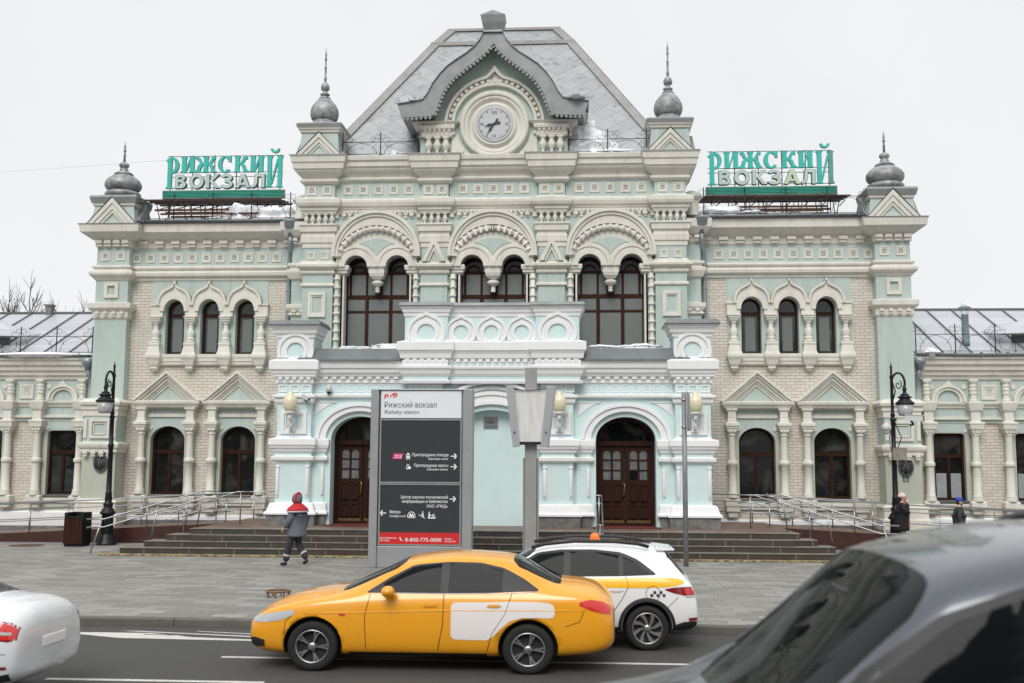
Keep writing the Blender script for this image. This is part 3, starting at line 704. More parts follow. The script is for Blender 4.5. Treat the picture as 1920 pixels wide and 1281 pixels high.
def opening(c):
    h = 1.17; a = .385; d = .70
    o = [(c-h,ZB-.02),(c+h,ZB-.02),(c+h,8.86),(c+d+a,8.9),(c+d+a,9.12)] + arc(c+d,9.12,a,.385,0,180,14)[1:] + [(c+.30,8.95),(c-.30,8.95)]
    o += [(c-d+a,9.12)] + arc(c-d,9.12,a,.385,0,180,14)[1:] + [(c-d-a,8.9),(c-h,8.86)]
    return o
for c in (-3.93, 0.0, 3.93):
    hwb = 1.55 if c else 1.56
    m = MB()
    m.prism(rect(c-hwb, c+hwb, ZB-.1, 11.3), -.80, -.42, 0, [opening(c)])
    m.build('bay_wall', [teal], stn)
    a = MB()
    # big outer archivolt: crescent in two steps
    n = 32
    def outer(k):
        pts = [(c-1.50*k, 9.44)] + [(c-1.50*k*math.cos(R(180*i/n)), 9.52+1.50*k*math.sin(R(180*i/n))) for i in range(n+1)] + [(c+1.50*k, 9.44)]
        return pts
    def inner(rr, zc=9.02):
        pts = []
        for i in range(n+3):
            t = math.asin(min(1,(9.44-zc)/rr)); an = PI - t - (PI-2*t)*i/(n+2); pts.append((c+rr*math.cos(an), zc+rr*math.sin(an)))
        return pts
    a.band(outer(1.0), outer(.93), -1.16, -.8); a.band(outer(.93), outer(.86), -1.10, -.8)
    a.band([(lerp(p[0],c,.0),p[1]) for p in outer(.87)], inner(1.50), -1.05, -.8)
    # bead ring
    R0 = 1.40; zc = 9.02
    t0 = math.asin((9.40-zc)/R0)
    pth = [(c+R0*math.cos(t0+(PI-2*t0)*i/30), -.94, zc+R0*math.sin(t0+(PI-2*t0)*i/30)) for i in range(31)]
    a.tube(pth, .095, 10)
    for i in range(17):
        an = t0+(PI-2*t0)*(i+.5)/17; ca, sa = math.cos(an), math.sin(an)
        for hl, rr_ in ((.05,.118),(.034,.136),(.018,.143)): a.tube([(c+R0*ca-sa*q, -.94, zc+R0*sa+ca*q) for q in (-hl,hl)], rr_, 12)
    # tympanum plate with the twin arches
    tp = [(c+1.33*math.cos(PI-t0-(PI-2*t0)*i/30), zc+1.33*math.sin(PI-t0-(PI-2*t0)*i/30)) for i in range(31)]
    d = .70; ai = .385
    low = [(c+1.28,9.12),(c+d+ai,9.12)] + arc(c+d,9.12,ai,.385,0,180,14)[1:] + [(c+d-ai,9.10),(c-d+ai,9.10)] + arc(c-d,9.12,ai,.385,0,180,14) + [(c-1.28,9.12)]
    a.prism(tp + low, -.90, -.5)
    for s in (-1, 1):
        a.band(arc(c+s*d,9.12,.70,.72,0,180,20), arc(c+s*d,9.12,.62,.63,0,180,20), -.985+.002*s, -.8)
        a.band(arc(c+s*d,9.12,.62,.63,0,180,20), arc(c+s*d,9.12,.52,.52,0,180,20), -.955+.002*s, -.8)
        a.band(arc(c+s*d,9.12,.52,.52,0,180,20), arc(c+s*d,9.12,.385,.385,0,180,20), -.98+.002*s, -.5)
        # imposts and bead columns
        a.pier(c+s*1.20-.17, c+s*1.20+.17, -.84, -.45, [(8.86,-.06,0),(8.9,0,0),(8.92,.03,0),(9.0,.03,0),(9.02,.07,0),(9.14,.09,0),(9.18,.07,0)])
        beadcol(a, c+s*1.34, -.88, ZB, 8.86, .088, .295)
        a.box(c+s*1.17-.06 if s > 0 else c-1.17-.06, c+s*1.17+.06, -.80, -.42, ZB, 8.86)
    # hanging pendant
    a.pier(c-.26, c+.26, -.90, -.45, [(8.66,-.18,0),(8.70,-.16,0),(8.74,-.08,0),(8.78,-.06,0),(8.80,-.03,0),(8.88,-.01,0),(8.90,.0,0),(9.06,.0,0),(9.09,.03,0),(9.14,.03,0)])
    a.lathe(c, -.66, [(8.26,.05),(8.30,.09),(8.36,.065),(8.40,.10),(8.42,.07),(8.46,.06),(8.50,.13),(8.56,.20),(8.62,.21),(8.66,.16)], 14)
    # label course: blocks and scalloped band beside the arch
    for s in (-1, 1):
        for k in range(3):
            x = c+s*(1.40-.25*k); zlow = 10.82 + .05*k
            if k < 2: a.box(x-.07, x+.07, -.90, -.78, zlow, 11.0)
    a.build('window_arch', [cream], stn, bevel=.008)
    # teal fan in the tympanum
    f = MB()
    top = [(c+.62*(1-2*i/12), 9.916+.17*math.sin(PI*i/12)) for i in range(13)]
    low = [(c-.62+.62*i/8, 9.12+math.sqrt(.64-(.08+.62*i/8)**2)) for i in range(9)] + [(c+.62*i/8, 9.12+math.sqrt(.64-(.70-.62*i/8)**2)) for i in range(1,9)]
    f.prism(top + low[1:-1], -.925, -.88); f.build('tympanum', [teal], stn)
    # great window
    h = 1.17
    y = -.36
    fr = [(c-1.15,ZB),(c+1.15,ZB),(c+1.15,8.9)] + arc(c+.70,9.10,.43,.43,0,180,14) + arc(c-.70,9.10,.43,.43,0,180,14) + [(c-1.15,8.9)]
    bars = [(c-1.15,c+1.15,8.10,8.24),(c-1.15,c+1.15,8.94,9.04),(c-.13,c+.13,8.2,9.2),(c-.47,c-.35,ZB,8.12),(c+.35,c+.47,ZB,8.12),(c-1.15,c+1.15,7.62,7.70)]
    for s in (-1, 1):
        for q in (-.28,.28): bars.append((c+s*.70+q-.04, c+s*.70+q+.04, 8.2, 8.96))
    def ex(mb, c=c, y=y):
        for s in (-1,1):
            mb.sweep(arc(c+s*.70,9.02,.24,.24,0,180,12), [(0,y+.08),(0,y+.01),(.05,y+.01),(.05,y+.08)])
    panes = [(rect(c-1.13,c+1.13,ZB,9.0), glass), (arched(c-.70,.40,8.9,9.10,9.5), glassdark), (arched(c+.70,.40,8.9,9.10,9.5), glassdark)]
    w = window(fr, y, stn, panes, .085, bars, extra=ex, frame_mat=woodred)
    cu = MB()
    for x0, x1 in ((-1.03,-.5),(-.32,.32),(.5,1.03)):
        cu.box(c+x0, c+x1, y+.03, y+.05, ZB, 7.60); cu.box(c+x0, c+x1, y+.03, y+.05, 7.72, 8.08)
    cu.box(c-1.09, c+1.09, y+.034, y+.052, 8.23, 8.95); cu.box(c-1.09, c+1.09, y+.036, y+.053, ZB, 8.12)
    cu.build('pane_reflection', [curtain_refl], w)  # added sheets cover the glass, their grey imitating its sky reflection
    # frieze above the bay
    z = MB()
    x0, x1 = c-1.5, c+1.5
    z.pier(x0, x1, -.80, -.3, [(11.0,.02,0),(11.03,.06,0),(11.10,.06,0),(11.12,.10,0),(11.18,.10,0),(11.2,.16,0),(11.32,.20,0),(11.40,.20,0),(11.44,.08,0),(11.50,0,1),
        (12.06,0,0),(12.08,.06,0),(12.13,.12,0),(12.20,.12,0),(12.22,.05,0),(12.30,.10,0),(12.40,.22,0),(12.46,.26,0),(12.50,.26,0),(12.54,.33,0),(12.70,.34,0),(12.74,.40,0),(12.86,.42,0),(12.89,.42,2),(12.91,.1,2)])
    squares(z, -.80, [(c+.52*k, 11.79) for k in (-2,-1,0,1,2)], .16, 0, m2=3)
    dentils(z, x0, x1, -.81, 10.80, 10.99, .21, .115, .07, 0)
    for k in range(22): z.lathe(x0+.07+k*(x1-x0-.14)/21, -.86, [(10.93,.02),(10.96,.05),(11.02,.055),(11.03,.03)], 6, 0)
    z.build('frieze', [cream, teal, hoodgrey, relief_shade], stn, bevel=.008)

# central hip roof
rf = MB()
bz = 12.9
def rq(hw, y0, y1, z): return [(-hw,y0,z),(hw,y0,z),(hw,y1,z),(-hw,y1,z)]
b0 = rq(6.3,-.2,12.2,12.9); b1 = rq(2.72,3.25,8.8,18.55); b2 = rq(2.18,3.75,8.3,19.28)
rf.add(b0+b1, [(0,1,5,4),(1,2,6,5),(2,3,7,6),(3,0,4,7)]); rf.add(b1+b2, [(0,1,5,4),(1,2,6,5),(2,3,7,6),(3,0,4,7)]); rf.add(b2, [(0,1,2,3)])
roof = rf.build('roof', [tileroof], stn)
rd = MB()
for q in (-1, 1):
    e0 = Vector((q*6.3,-.2,12.9)); e1 = Vector((q*2.72,3.25,18.55)); e2 = Vector((q*2.18,3.75,19.28))
    # flat ridge flashings along the hips
    for A, B in ((e0,e1),(e1,e2)):
        w = Vector((-q*.34,0,0)); n = Vector((0,-.05,.04))
        rd.add([tuple(A+n),tuple(A+w+n),tuple(B+w+n),tuple(B+n),tuple(A-n*.5),tuple(A+w-n*.5),tuple(B+w-n*.5),tuple(B-n*.5)], [(0,1,2,3),(0,1,5,4),(1,2,6,5),(2,3,7,6),(3,0,4,7)])
        w2 = Vector((0,.34,0)); n2 = Vector((q*.05,0,.03))
        rd.add([tuple(A+n2),tuple(A+w2+n2),tuple(B+w2+n2),tuple(B+n2)], [(0,1,2,3)])
rd.box(-2.76, 2.76, 3.14, 3.30, 18.46, 18.60); rd.box(-2.2, 2.2, 3.66, 3.80, 19.24, 19.34)
rd.build('ridge_flashing', [flash], roof)

# dormer gable with the clock ring
g = MB()
O = [(-3.22,14.60),(-2.75,14.66),(-2.36,14.74),(-2.20,14.95),(-2.03,15.30),(-1.80,15.62),(-1.54,15.90),(-1.22,16.13),(-.90,16.34),(-.62,16.58),(-.42,16.84),(-.31,17.10)]
I = [(-3.08,14.13),(-2.55,14.15),(-2.02,14.18),(-1.90,14.45),(-1.78,14.83),(-1.63,15.12),(-1.42,15.40),(-1.20,15.60),(-.95,15.80),(-.62,16.05),(-.32,16.30),(-.04,16.62)]
gable = [(x*.985, z+.10) for x, z in I] + [(-x*.985, z+.10) for x, z in reversed(I)]
g.prism([(-2.5,12.9),(2.5,12.9),(2.5,14.2)] + [(p[0],p[1]) for p in reversed(gable) if abs(p[0]) < 2.0] + [(-2.5,14.2)], -.92, .6, 0)
gab = g.build('gable_wall', [gteal], stn)
h = MB()
hood_o = O + [(-x,z) for x, z in reversed(O)]; hood_i = I + [(-x,z) for x, z in reversed(I)]
h.band(hood_o, hood_i, -1.47, -1.41)
ho2 = [(x*1.0,z) for x,z in hood_o]; hi2 = [(x,z-.03) for x,z in hood_o]
h.band(ho2, hi2, -1.53, .9)                                  # roof sheet of the hood running back to the main roof
h.band([(x*.99,z+.02) for x,z in hood_i], [(x*.985,z+.06) for x,z in hood_i], -1.41, .5)
for q in (-1,1): h.box(min(q*3.05,q*2.5), max(q*3.05,q*2.5), -1.41, .5, 14.08, 14.12)
# finial block
h.pier(-.30, .30, -1.53, -1.0, [(17.02,.02,0),(17.10,-.01,0),(17.34,.07,0),(17.54,.11,0),(17.58,.12,0)], True)
h.add([(-.42,-1.65,17.58),(.42,-1.65,17.58),(.42,-.88,17.58),(-.42,-.88,17.58),(0,-1.65,17.74),(0,-.88,17.74)], [(0,1,4),(1,2,5,4),(2,3,5),(3,0,4,5),(0,1,2,3)])
hood = h.build('gable_hood', [hoodgrey], stn)
fr = MB()                                                     # sawn fringe under the hood
L = [Vector((x,z)) for x, z in hood_i]
acc = 0; step = .15; nxt = step/2
for a, b in zip(L, L[1:]):
    seg = (b-a).length
    while nxt <= acc+seg:
        p = a + (b-a)*((nxt-acc)/seg); t = (b-a).normalized(); nrm = Vector((t.y,-t.x))
        def P(u, v): q = p + t*u + nrm*v; return (q.x, q.y)
        fr.prism([P(-.076,-.04),P(.076,-.04),P(.076,.035),P(.028,.06),P(.062,.095),P(.03,.115),P(0,.17),P(-.03,.115),P(-.062,.095),P(-.028,.06),P(-.076,.035)], -1.51, -1.48, 0, [[P(.018*math.cos(k_*PI/3),.06+.018*math.sin(k_*PI/3)) for k_ in range(6)]])
        nxt += step
    acc += seg
fr.build('fringe', [hoodgrey], hood)
cr = MB()
cx, cz = .03, 13.96
def ogee(k, tip):
    pts = []
    for i in range(41):
        a = PI + R(14) - (PI+R(28))*i/40
        x, z = cx+k*math.cos(a), cz+k*math.sin(a)
        if abs(x-cx) < .34: z += tip*(1-abs(x-cx)/.34)**1.6
        pts.append((x, z))
    return pts
cr.band(ogee(1.70,.36), ogee(1.60,.25), -1.10, -.8); cr.band(ogee(1.60,.25), ogee(1.46,.1), -.97, -.8); cr.band(ogee(1.46,.1), ogee(1.36,0), -1.07, -.8)
for i in range(23):
    a = PI*(i+.5)/23; t = Vector((-math.sin(a), math.cos(a))); r_ = Vector((math.cos(a), math.sin(a)))
    q = [Vector((cx,cz)) + r_*rr + t*tt for rr, tt in ((1.47,-.06),(1.57,-.06),(1.57,.06),(1.47,.06))]
    cr.prism([(p.x,p.y) for p in q], -1.085, -.95)
cr.annulus(cx, cz, [(1.20,-.9),(1.20,-1.02),(1.14,-1.10),(1.04,-1.10),(1.0,-1.04),(.94,-1.06),(.88,-1.02),(.84,-.96),(.78,-.96),(.76,-1.0),(.70,-1.06),(.63,-1.04),(.60,-.9)], 64, 0, smooth=True)
# base plate under the ring
cr.prism([(-1.42,12.85),(1.48,12.85),(1.48,13.62),(1.36,13.62)] + [(cx+1.30*math.cos(R(-15-150*i/16)), cz+1.30*math.sin(R(-15-150*i/16))) for i in range(17)] + [(-1.30,13.62),(-1.42,13.62)], -.99, -.8)
cr.box(-1.5, 1.56, -1.06, -.7, 12.84, 12.93)
for q in (-1, 1): cr.disc(cx+q*1.14, -1.03, 13.10, .13, 18, 0, .05)
for q in (-1, 1):
    m0, m1 = sorted((q*1.45+.03, q*2.42+.03))
    cr.pier(m0, m1, -1.08, -.5, [(12.84,.0,0),(12.93,.05,0),(12.96,.0,0)])
    cr.pier(m0, m1, -1.08, -.5, [(13.52,0,0),(13.56,.03,0),(13.64,.05,0),(13.66,.0,0),(13.78,.02,0),(13.80,.10,0),(13.90,.12,0),(13.94,.08,0)])
    dentils(cr, m0, m1, -1.08, 13.66, 13.80, .16, .09, .08)
    for k in range(3): baluster(cr, m0+.2+.29*k, -1.05, 12.95, 13.53, .13, 0, 12)
    cr.pier(q*2.0+.03-.62, q*2.0+.03+.62, -.98, -.3, [(13.55,.0,0),(13.9,.0,0),(14.0,.15,0),(14.06,.2,0)])
cr.build('gable_ornament', [cream], gab, bevel=.006)

# roof railings of the central block, snow guards
def railing(name, pts, hgt, parent, arches=True, step=1.15, post_extra=.28, r=.012):
    m = MB()
    for (x0,y0,z0),(x1,y1,z1) in zip(pts, pts[1:]):
        A, B = Vector((x0,y0,z0)), Vector((x1,y1,z1)); Ln = (B-A).length; n = max(1, round(Ln/step)); U = (B-A)/n
        up_ = Vector((0,0,1))
        m.tube([A+up_*hgt, B+up_*hgt], r, 6); m.tube([A+up_*.06, B+up_*.06], r*.9, 6)
        d = (B-A).normalized()
        for i in range(n+1):
            P = A + U*i
            m.tube([P, P+up_*(hgt+post_extra)], r*1.5, 6); m.lathe(P.x, P.y, [(P.z+hgt+post_extra,r*2.2),(P.z+hgt+post_extra+.09,.002)], 6)
            m.tube([P+d*.05, P+d*.2+Vector((0,.25,0))], r, 5)
            for q in (-1, 1):                                 # scrolls beside each post
                for c0, rr in ((.11,.07),(.26,.075)):
                    zc = hgt + (.20 if c0 < .2 else .085)
                    m.tube([P + d*(q*(c0+rr*math.cos(R(t)))) + up_*(zc + rr*math.sin(R(t))) for t in range(-120,181,30)], r*.6, 5)
                m.tube([P+up_*(hgt+.02)+d*q*.12, P+up_*(hgt+.14)+d*q*.02], r*.6, 5)
            if i < n:
                if arches and i % 3 != 2:
                    m.tube([P + U*.5 + d*(U.length*.40*math.cos(R(t))) + up_*(.06+(hgt-.1)*math.sin(R(t))) for t in range(0,181,15)], r*.7, 5)
                    for q in (-1,1): m.tube([P+U*.5+d*q*U.length*.40+up_*(hgt*.9), P+U*.5+d*q*U.length*.28+up_*(hgt*.5)], r*.6, 5)
                else:
                    for cc in (.28,.72):
                        C_ = P + U*cc + up_*(hgt*.53); rr = hgt*.37
                        m.tube([C_ + d*(rr*math.cos(R(t))) + up_*(rr*math.sin(R(t))) for t in range(0,360,30)], r*.6, 5, closed=True)
                        for s1 in (-1,1):
                            for s2 in (-1,1): m.tube([C_+d*s1*rr*.75+up_*s2*rr*.75, C_+d*s1*rr*1.25+up_*s2*rr*1.2], r*.5, 4)
                    m.tube([P+U*.5, P+U*.5+up_*hgt], r*.8, 5)
    return m.build(name, [iron], parent)
for q in (-1, 1):
    railing('roof_railing', [(q*5.15,-1.0,12.93),(q*2.55,-1.0,12.93)], .48, stn)
    railing('roof_railing', [(q*12.6,-.30,10.92),(q*7.1,-.30,10.92)], .62, stn, step=1.35)

# --- entrance porch
PX = .22
Y = -3.8
def PP(k): return k
tpro = [(.66,.20,2),(.99,.22,2),(1.0,.27,0),(1.06,.27,0),(1.12,.20,0),(1.30,.14,0),(1.34,.12,0),(1.36,0,1),(2.58,0,0),(2.60,.05,0),(2.64,.12,0),(2.74,.13,0),(2.77,.04,1),(2.88,.04,0),(2.89,.09,0),(2.97,.11,0),(3.0,.15,0),(3.06,.17,0),(3.10,.20,0),(3.27,.20,0),(3.31,.03,0),(3.36,0,1),
        (4.36,0,0),(4.38,.05,0),(4.44,.07,0),(4.50,.07,1),(4.52,.06,0),(4.54,.13,0),(4.62,.13,0),(4.65,.0,1),(4.96,0,0),(4.98,.05,0),(5.02,.06,0),(5.04,.03,0),(5.15,.04,0),(5.17,.12,0),(5.25,.13,0),(5.27,.16,0),(5.36,.18,0),(5.39,.23,0),(5.65,.24,0),(5.74,.02,0)]
def porch_pier(c, hw, y, sx=1):
    p = MB(1, 0)
    p.pier(c-hw, c+hw, y, 0, tpro)
    dentils(p, c-hw-.02, c+hw+.02, y-.03, 5.02, 5.16, .24, .13, .09, 0)
    for k in (-1,0,1):
        x = c+k*.36
        p.band(rect(x-.14,x+.14,4.70,4.93)+[(x-.14,4.70)], rect(x-.10,x+.10,4.74,4.89)+[(x-.10,4.74)], y-.03, y+.02, 0)
    p.band(rect(c-.40,c+.40,3.43,4.13)+[(c-.40,3.43)], rect(c-.29,c+.29,3.53,4.03)+[(c-.29,3.53)], y-.06, y+.02, 0)
    p.band(rect(c-.29,c+.29,3.53,4.03)+[(c-.29,3.53)], rect(c-.24,c+.24,3.58,3.98)+[(c-.24,3.58)], y-.03, y+.02, 0)
    for s in (-1, 1):                                         # corner strips
        x = c+s*(hw-.07)
        p.tube([(x,y-.01,1.58),(x,y-.01,2.40)], .055, 8, 0); p.lathe(x, y-.01, [(2.40,.06),(2.44,.075),(2.47,.06)], 8, 0); p.lathe(x, y-.01, [(1.48,.01),(1.56,.055)], 8, 0)
    p.build('porch_pier', [white, pteal, stone], stn, bevel=.015)
def porch_turret(c, hw, y):
    p = MB()
    p.pier(c-hw, c+hw, y, y+1.1, [(5.70,0,1),(6.36,0,0),(6.38,.04,0),(6.48,.05,0),(6.50,.10,0),(6.62,.13,0),(6.65,.17,0),(6.72,.18,0),(6.73,.26,2),(6.77,.27,2),(6.90,.19,2),(6.93,-.1,2)], True)
    z = 5.74
    cz2 = 5.96; n = 26
    def rg(k):
        ph = math.asin(min(1,(cz2-5.755)/k)); return [(c+k*math.cos(PI+ph-(PI+2*ph)*i/n), cz2+k*math.sin(PI+ph-(PI+2*ph)*i/n)) for i in range(n+1)]
    p.band(rg(.57), rg(.47), y-.08, y+.05, 0); p.band(rg(.47), rg(.37), y-.035, y+.05, 0); p.band(rg(.37), rg(.265), y-.06, y+.05, 0)
    p.box(c-.25, c+.25, y-.04, y+.05, z-.02, 5.79, 0)
    p.build('porch_turret', [white, pteal, leadgrey], stn, bevel=.012)
for s in (-1, 1):
    porch_pier(PX+s*6.05, .53, Y)
    porch_turret(PX+s*6.05, .56, Y-.02)
    c = PX+s*2.01
    porch_pier(c, .46, Y)
# responds beside the arches, lower walls, entablature
DC = (PX-4.05, PX+4.05)
for c in DC:
    w = MB()
    op = [(c-.90,.66),(c+.90,.66)] + arc(c,3.28,.90,.70,0,180,24)
    w.prism(rect(c-1.60, c+1.60, .66, 5.5), -3.55, -2.95, 0, [op])
    w.build('porch_wall', [pteal], stn)
    t = MB()
    t.band(arc(c,3.29,1.36,1.10,0,180,30), arc(c,3.29,1.24,.99,0,180,30), -3.72, -3.5, 0)
    t.band(arc(c,3.29,1.24,.99,0,180,30), arc(c,3.29,1.04,.84,0,180,30), -3.67, -3.5, 0)
    for s in (-1, 1):
        x0, x1 = sorted((c+s*1.02, c+s*1.55))
        t.pier(x0, x1, -3.66, -3.0, [(.66,.0,2),(.99,.02,2),(1.0,.09,0),(1.06,.09,0),(1.12,.05,0),(1.34,.03,0),(1.36,-.06,1),(2.58,-.06,0),(2.60,-.02,0),(2.64,.05,0),(2.74,.06,0),(2.77,-.02,1),(2.88,-.02,0),(2.89,.02,0),(2.97,.04,0),(3.0,.07,0),(3.10,.10,0),(3.27,.10,0),(3.30,-.03,0)])
        t.tube([(c+s*1.13,-3.60,1.58),(c+s*1.13,-3.60,2.40)], .05, 8, 0)
        # spandrel corner panels
        xs = c+s*1.42
        t.prism([(xs,3.98),(xs,4.40),(xs-s*.62,4.40),(xs-s*.40,4.30),(xs-s*.15,4.12)], -3.575, -3.5, 0)
        t.box(min(xs,xs-s*.66), max(xs,xs-s*.66), -3.60, -3.5, 4.395, 4.42, 0)
    t.pier(c-1.58, c+1.58, -3.562, -3.0, [(4.54,.02,0),(4.56,.12,0),(4.64,.13,0),(4.67,.0,1),(4.98,.0,0),(5.0,.05,0),(5.05,.05,0),(5.07,.03,0),(5.18,.04,0),(5.20,.12,0),(5.28,.15,0),(5.31,.20,0),(5.42,.22,0),(5.45,.27,0),(5.60,.30,0),(5.63,.36,3),(5.70,.36,3),(6.06,.06,3),(6.08,-.2,3)])
    dentils(t, c-1.5, c+1.5, -3.58, 5.05, 5.19, .265, .15, .10, 0)
    for k in range(9):
        x = c-1.28+.32*k
        t.band(rect(x-.12,x+.12,4.71,4.95)+[(x-.12,4.71)], rect(x-.09,x+.09,4.74,4.92)+[(x-.09,4.74)], -3.58, -3.53, 0)
    t.build('porch_arch', [white, pteal, stone, leadgrey], stn, bevel=.012)
# middle niche
w = MB()
def seg(hw, zt, R_, n=20):
    return [(PX+hw*(-1+2*i/n), zt-R_+math.sqrt(max(0,R_*R_-(hw*(-1+2*i/n))**2))) for i in range(n+1)]
nich = [(PX-1.30,.66),(PX+1.30,.66)] + list(reversed(seg(1.30,4.18,1.85)))
w.prism(rect(PX-1.60, PX+1.60, .66, 5.5), -3.62, -3.15, 0, [nich])
w.box(PX-1.5, PX+1.5, -3.25, -3.1, .66, 4.4)
w.build('porch_wall', [pteal], stn)
t = MB()
t.band(seg(1.52,4.74,1.95), seg(1.46,4.62,1.92), -3.74, -3.6); t.band(seg(1.46,4.62,1.92), seg(1.38,4.46,1.9), -3.70, -3.6)
t.band(seg(1.38,4.46,1.9), seg(1.32,4.34,1.86), -3.73, -3.6)
t.band(seg(1.56,5.08,2.2), seg(1.52,4.97,2.15), -3.80, -3.6); t.band(seg(1.56,4.90,2.1), seg(1.52,4.80,2.0), -3.70, -3.6)
t.build('niche_arch', [white], stn, bevel=.012)
# parapet over the middle
PT = -3.78
p = MB()
def parapet(x0, x1, y):
    p.pier(x0, x1, y, y+1.3, [(4.96,.10,0),(5.05,.12,0),(5.07,.02,1),(5.18,.03,0),(5.20,.06,0),(5.26,.10,0),(5.38,.13,0),(5.41,.17,0),(5.48,.18,0),(5.52,.02,1),(5.57,.02,0),(5.71,.03,0),(5.73,.12,0),(5.86,.14,0),(5.94,.18,0),(5.97,.21,0),(6.22,.21,0),(6.28,.0,1),
        (7.0,0,0),(7.02,.03,0),(7.12,.04,0),(7.14,.07,0),(7.24,.09,0),(7.26,.12,0),(7.30,.13,0),(7.31,.17,2),(7.34,.18,2),(7.44,.14,2),(7.46,-.1,2)], True)
    dentils(p, x0, x1, y-.01, 5.52, 5.71, .235, .13, .12, 0)
def koko(c, r, y, zc=6.50):
    n = 26
    def ring(k, tip):
        o = []; ph = math.asin(min(1,(zc-6.275)/k))
        for i in range(n+1):
            a = PI+ph-(PI+2*ph)*i/n; x = k*math.cos(a); z = zc+k*math.sin(a)
            if a > 0 and a < PI and abs(x) < k*.3: z += tip*(1-abs(x)/(k*.3))**1.4
            o.append((c+x, z))
        return o
    p.band(ring(r,.07), ring(r*.84,.05), y-.075, y+.05, 0); p.band(ring(r*.84,.05), ring(r*.66,0), y-.03, y+.05, 0); p.band(ring(r*.66,0), ring(r*.47,0), y-.055, y+.05, 0)
    p.box(c-r*.5, c+r*.5, y-.05, y+.03, 6.24, 6.31, 0)
for s in (-1, 1):
    parapet(PX+s*2.0-.66, PX+s*2.0+.66, PT-.14)
    koko(PX+s*2.0, .59, PT-.14)
parapet(PX-1.36, PX+1.36, PT)
for k in (-1, 0, 1): koko(PX-.02+.93*k, .475, PT, 6.53)
p.build('porch_parapet', [white, pteal, leadgrey], stn, bevel=.012)
# porch sides and roof
r_ = MB()
r_.box(PX-6.4, PX+6.4, -2.55, .2, .6, 5.6, 0); r_.box(PX-6.38, PX+6.38, -2.96, -2.5, 4.4, 5.58, 0)
r_.add([(PX-6.5,-3.2,6.02),(PX+6.5,-3.2,6.02),(PX+6.5,-.5,6.2),(PX-6.5,-.5,6.2),(PX-6.5,-3.2,5.5),(PX+6.5,-3.2,5.5),(PX+6.5,-.5,5.5),(PX-6.5,-.5,5.5)], [(0,1,2,3),(0,1,5,4),(1,2,6,5),(2,3,7,6),(3,0,4,7)], 1)
for s in (-1,1):
    x0, x1 = sorted((PX+s*6.42, PX+s*6.55)); r_.box(x0, x1, -3.3, .1, .66, 5.4, 0)
r_.build('porch_roof', [pteal, leadgrey], stn)
# doors
for c in DC:
    y = -3.02
    d = MB()
    out = [(c-.90,.68),(c+.90,.68)] + arc(c,3.26,.90,.70,0,180,22)
    d.sweep(out, [(0,y+.16),(0,y),(.10,y),(.10,y+.16)], closed=True)
    d.box(c-.90, c+.90, y-.02, y+.15, 3.12, 3.26); d.box(c-.62, c-.55, y+.02, y+.1, 3.2, 3.92); d.box(c+.55, c+.62, y+.02, y+.1, 3.2, 3.92)
    fr = d.build('entrance_door', [wood], stn)
    gl = MB(); gl.prism(arched(c,.84,3.24,3.27,3.92), y+.08, y+.09); gl.build('fanlight', [glassdark], fr)
    for s in (-1, 1):
        lf = MB(); cx = c+s*.405; hw = .395
        wins = []
        for k in (-1, 1):
            x = cx+k*.15
            for j in range(3):
                z0_ = 2.08+.31*j
                wins.append(rect(x-.115,x+.115,z0_,z0_+.27) if j < 2 else arched(x,.115,z0_,z0_+.17,z0_+.27,8))
        lf.prism(rect(cx-hw,cx+hw,.72,3.10), y+.06, y+.12, 0, wins)
        for k in (-1, 1):
            x = cx+k*.16
            for z0_, z1_ in ((.92,1.34),(1.44,1.96)):
                lf.band(rect(x-.13,x+.13,z0_,z1_)+[(x-.13,z0_)], rect(x-.09,x+.09,z0_+.05,z1_-.05)+[(x-.09,z0_+.05)], y+.03, y+.07, 0)
                lf.prism([(x-.10,z0_),(x+.10,z0_),(x+.05,z0_+.07),(x-.05,z0_+.07)], y+.0, y+.06, 0)
        lf.box(cx-hw+.04, cx+hw-.04, y+.05, y+.07, .74, .86, 1)
        leaf = lf.build('door_leaf', [wood, mat('brass_kick_plate', (.14,.09,.035), .5, metal=.5) if 'brass_kick_plate' not in bpy.data.materials else bpy.data.materials['brass_kick_plate']], fr)
        pg = MB(); ms = [doorpane, glassdark]
        for q, wv in enumerate(wins):
            pg.prism(wv, y+.085, y+.09, 1 if (c > 0 and s > 0 and q == 0) else 0)
        pg.build('door_pane', ms, leaf)
    hn = MB(); hn.tube([(c-.12,y+.0,1.55),(c-.05,y-.05,1.62),(c-.02,y-.05,1.95),(c-.09,y,2.0)], .016, 6); hn.build('door_handle', [mat('brass_handle', (.35,.24,.10), .35, metal=.9)], fr)

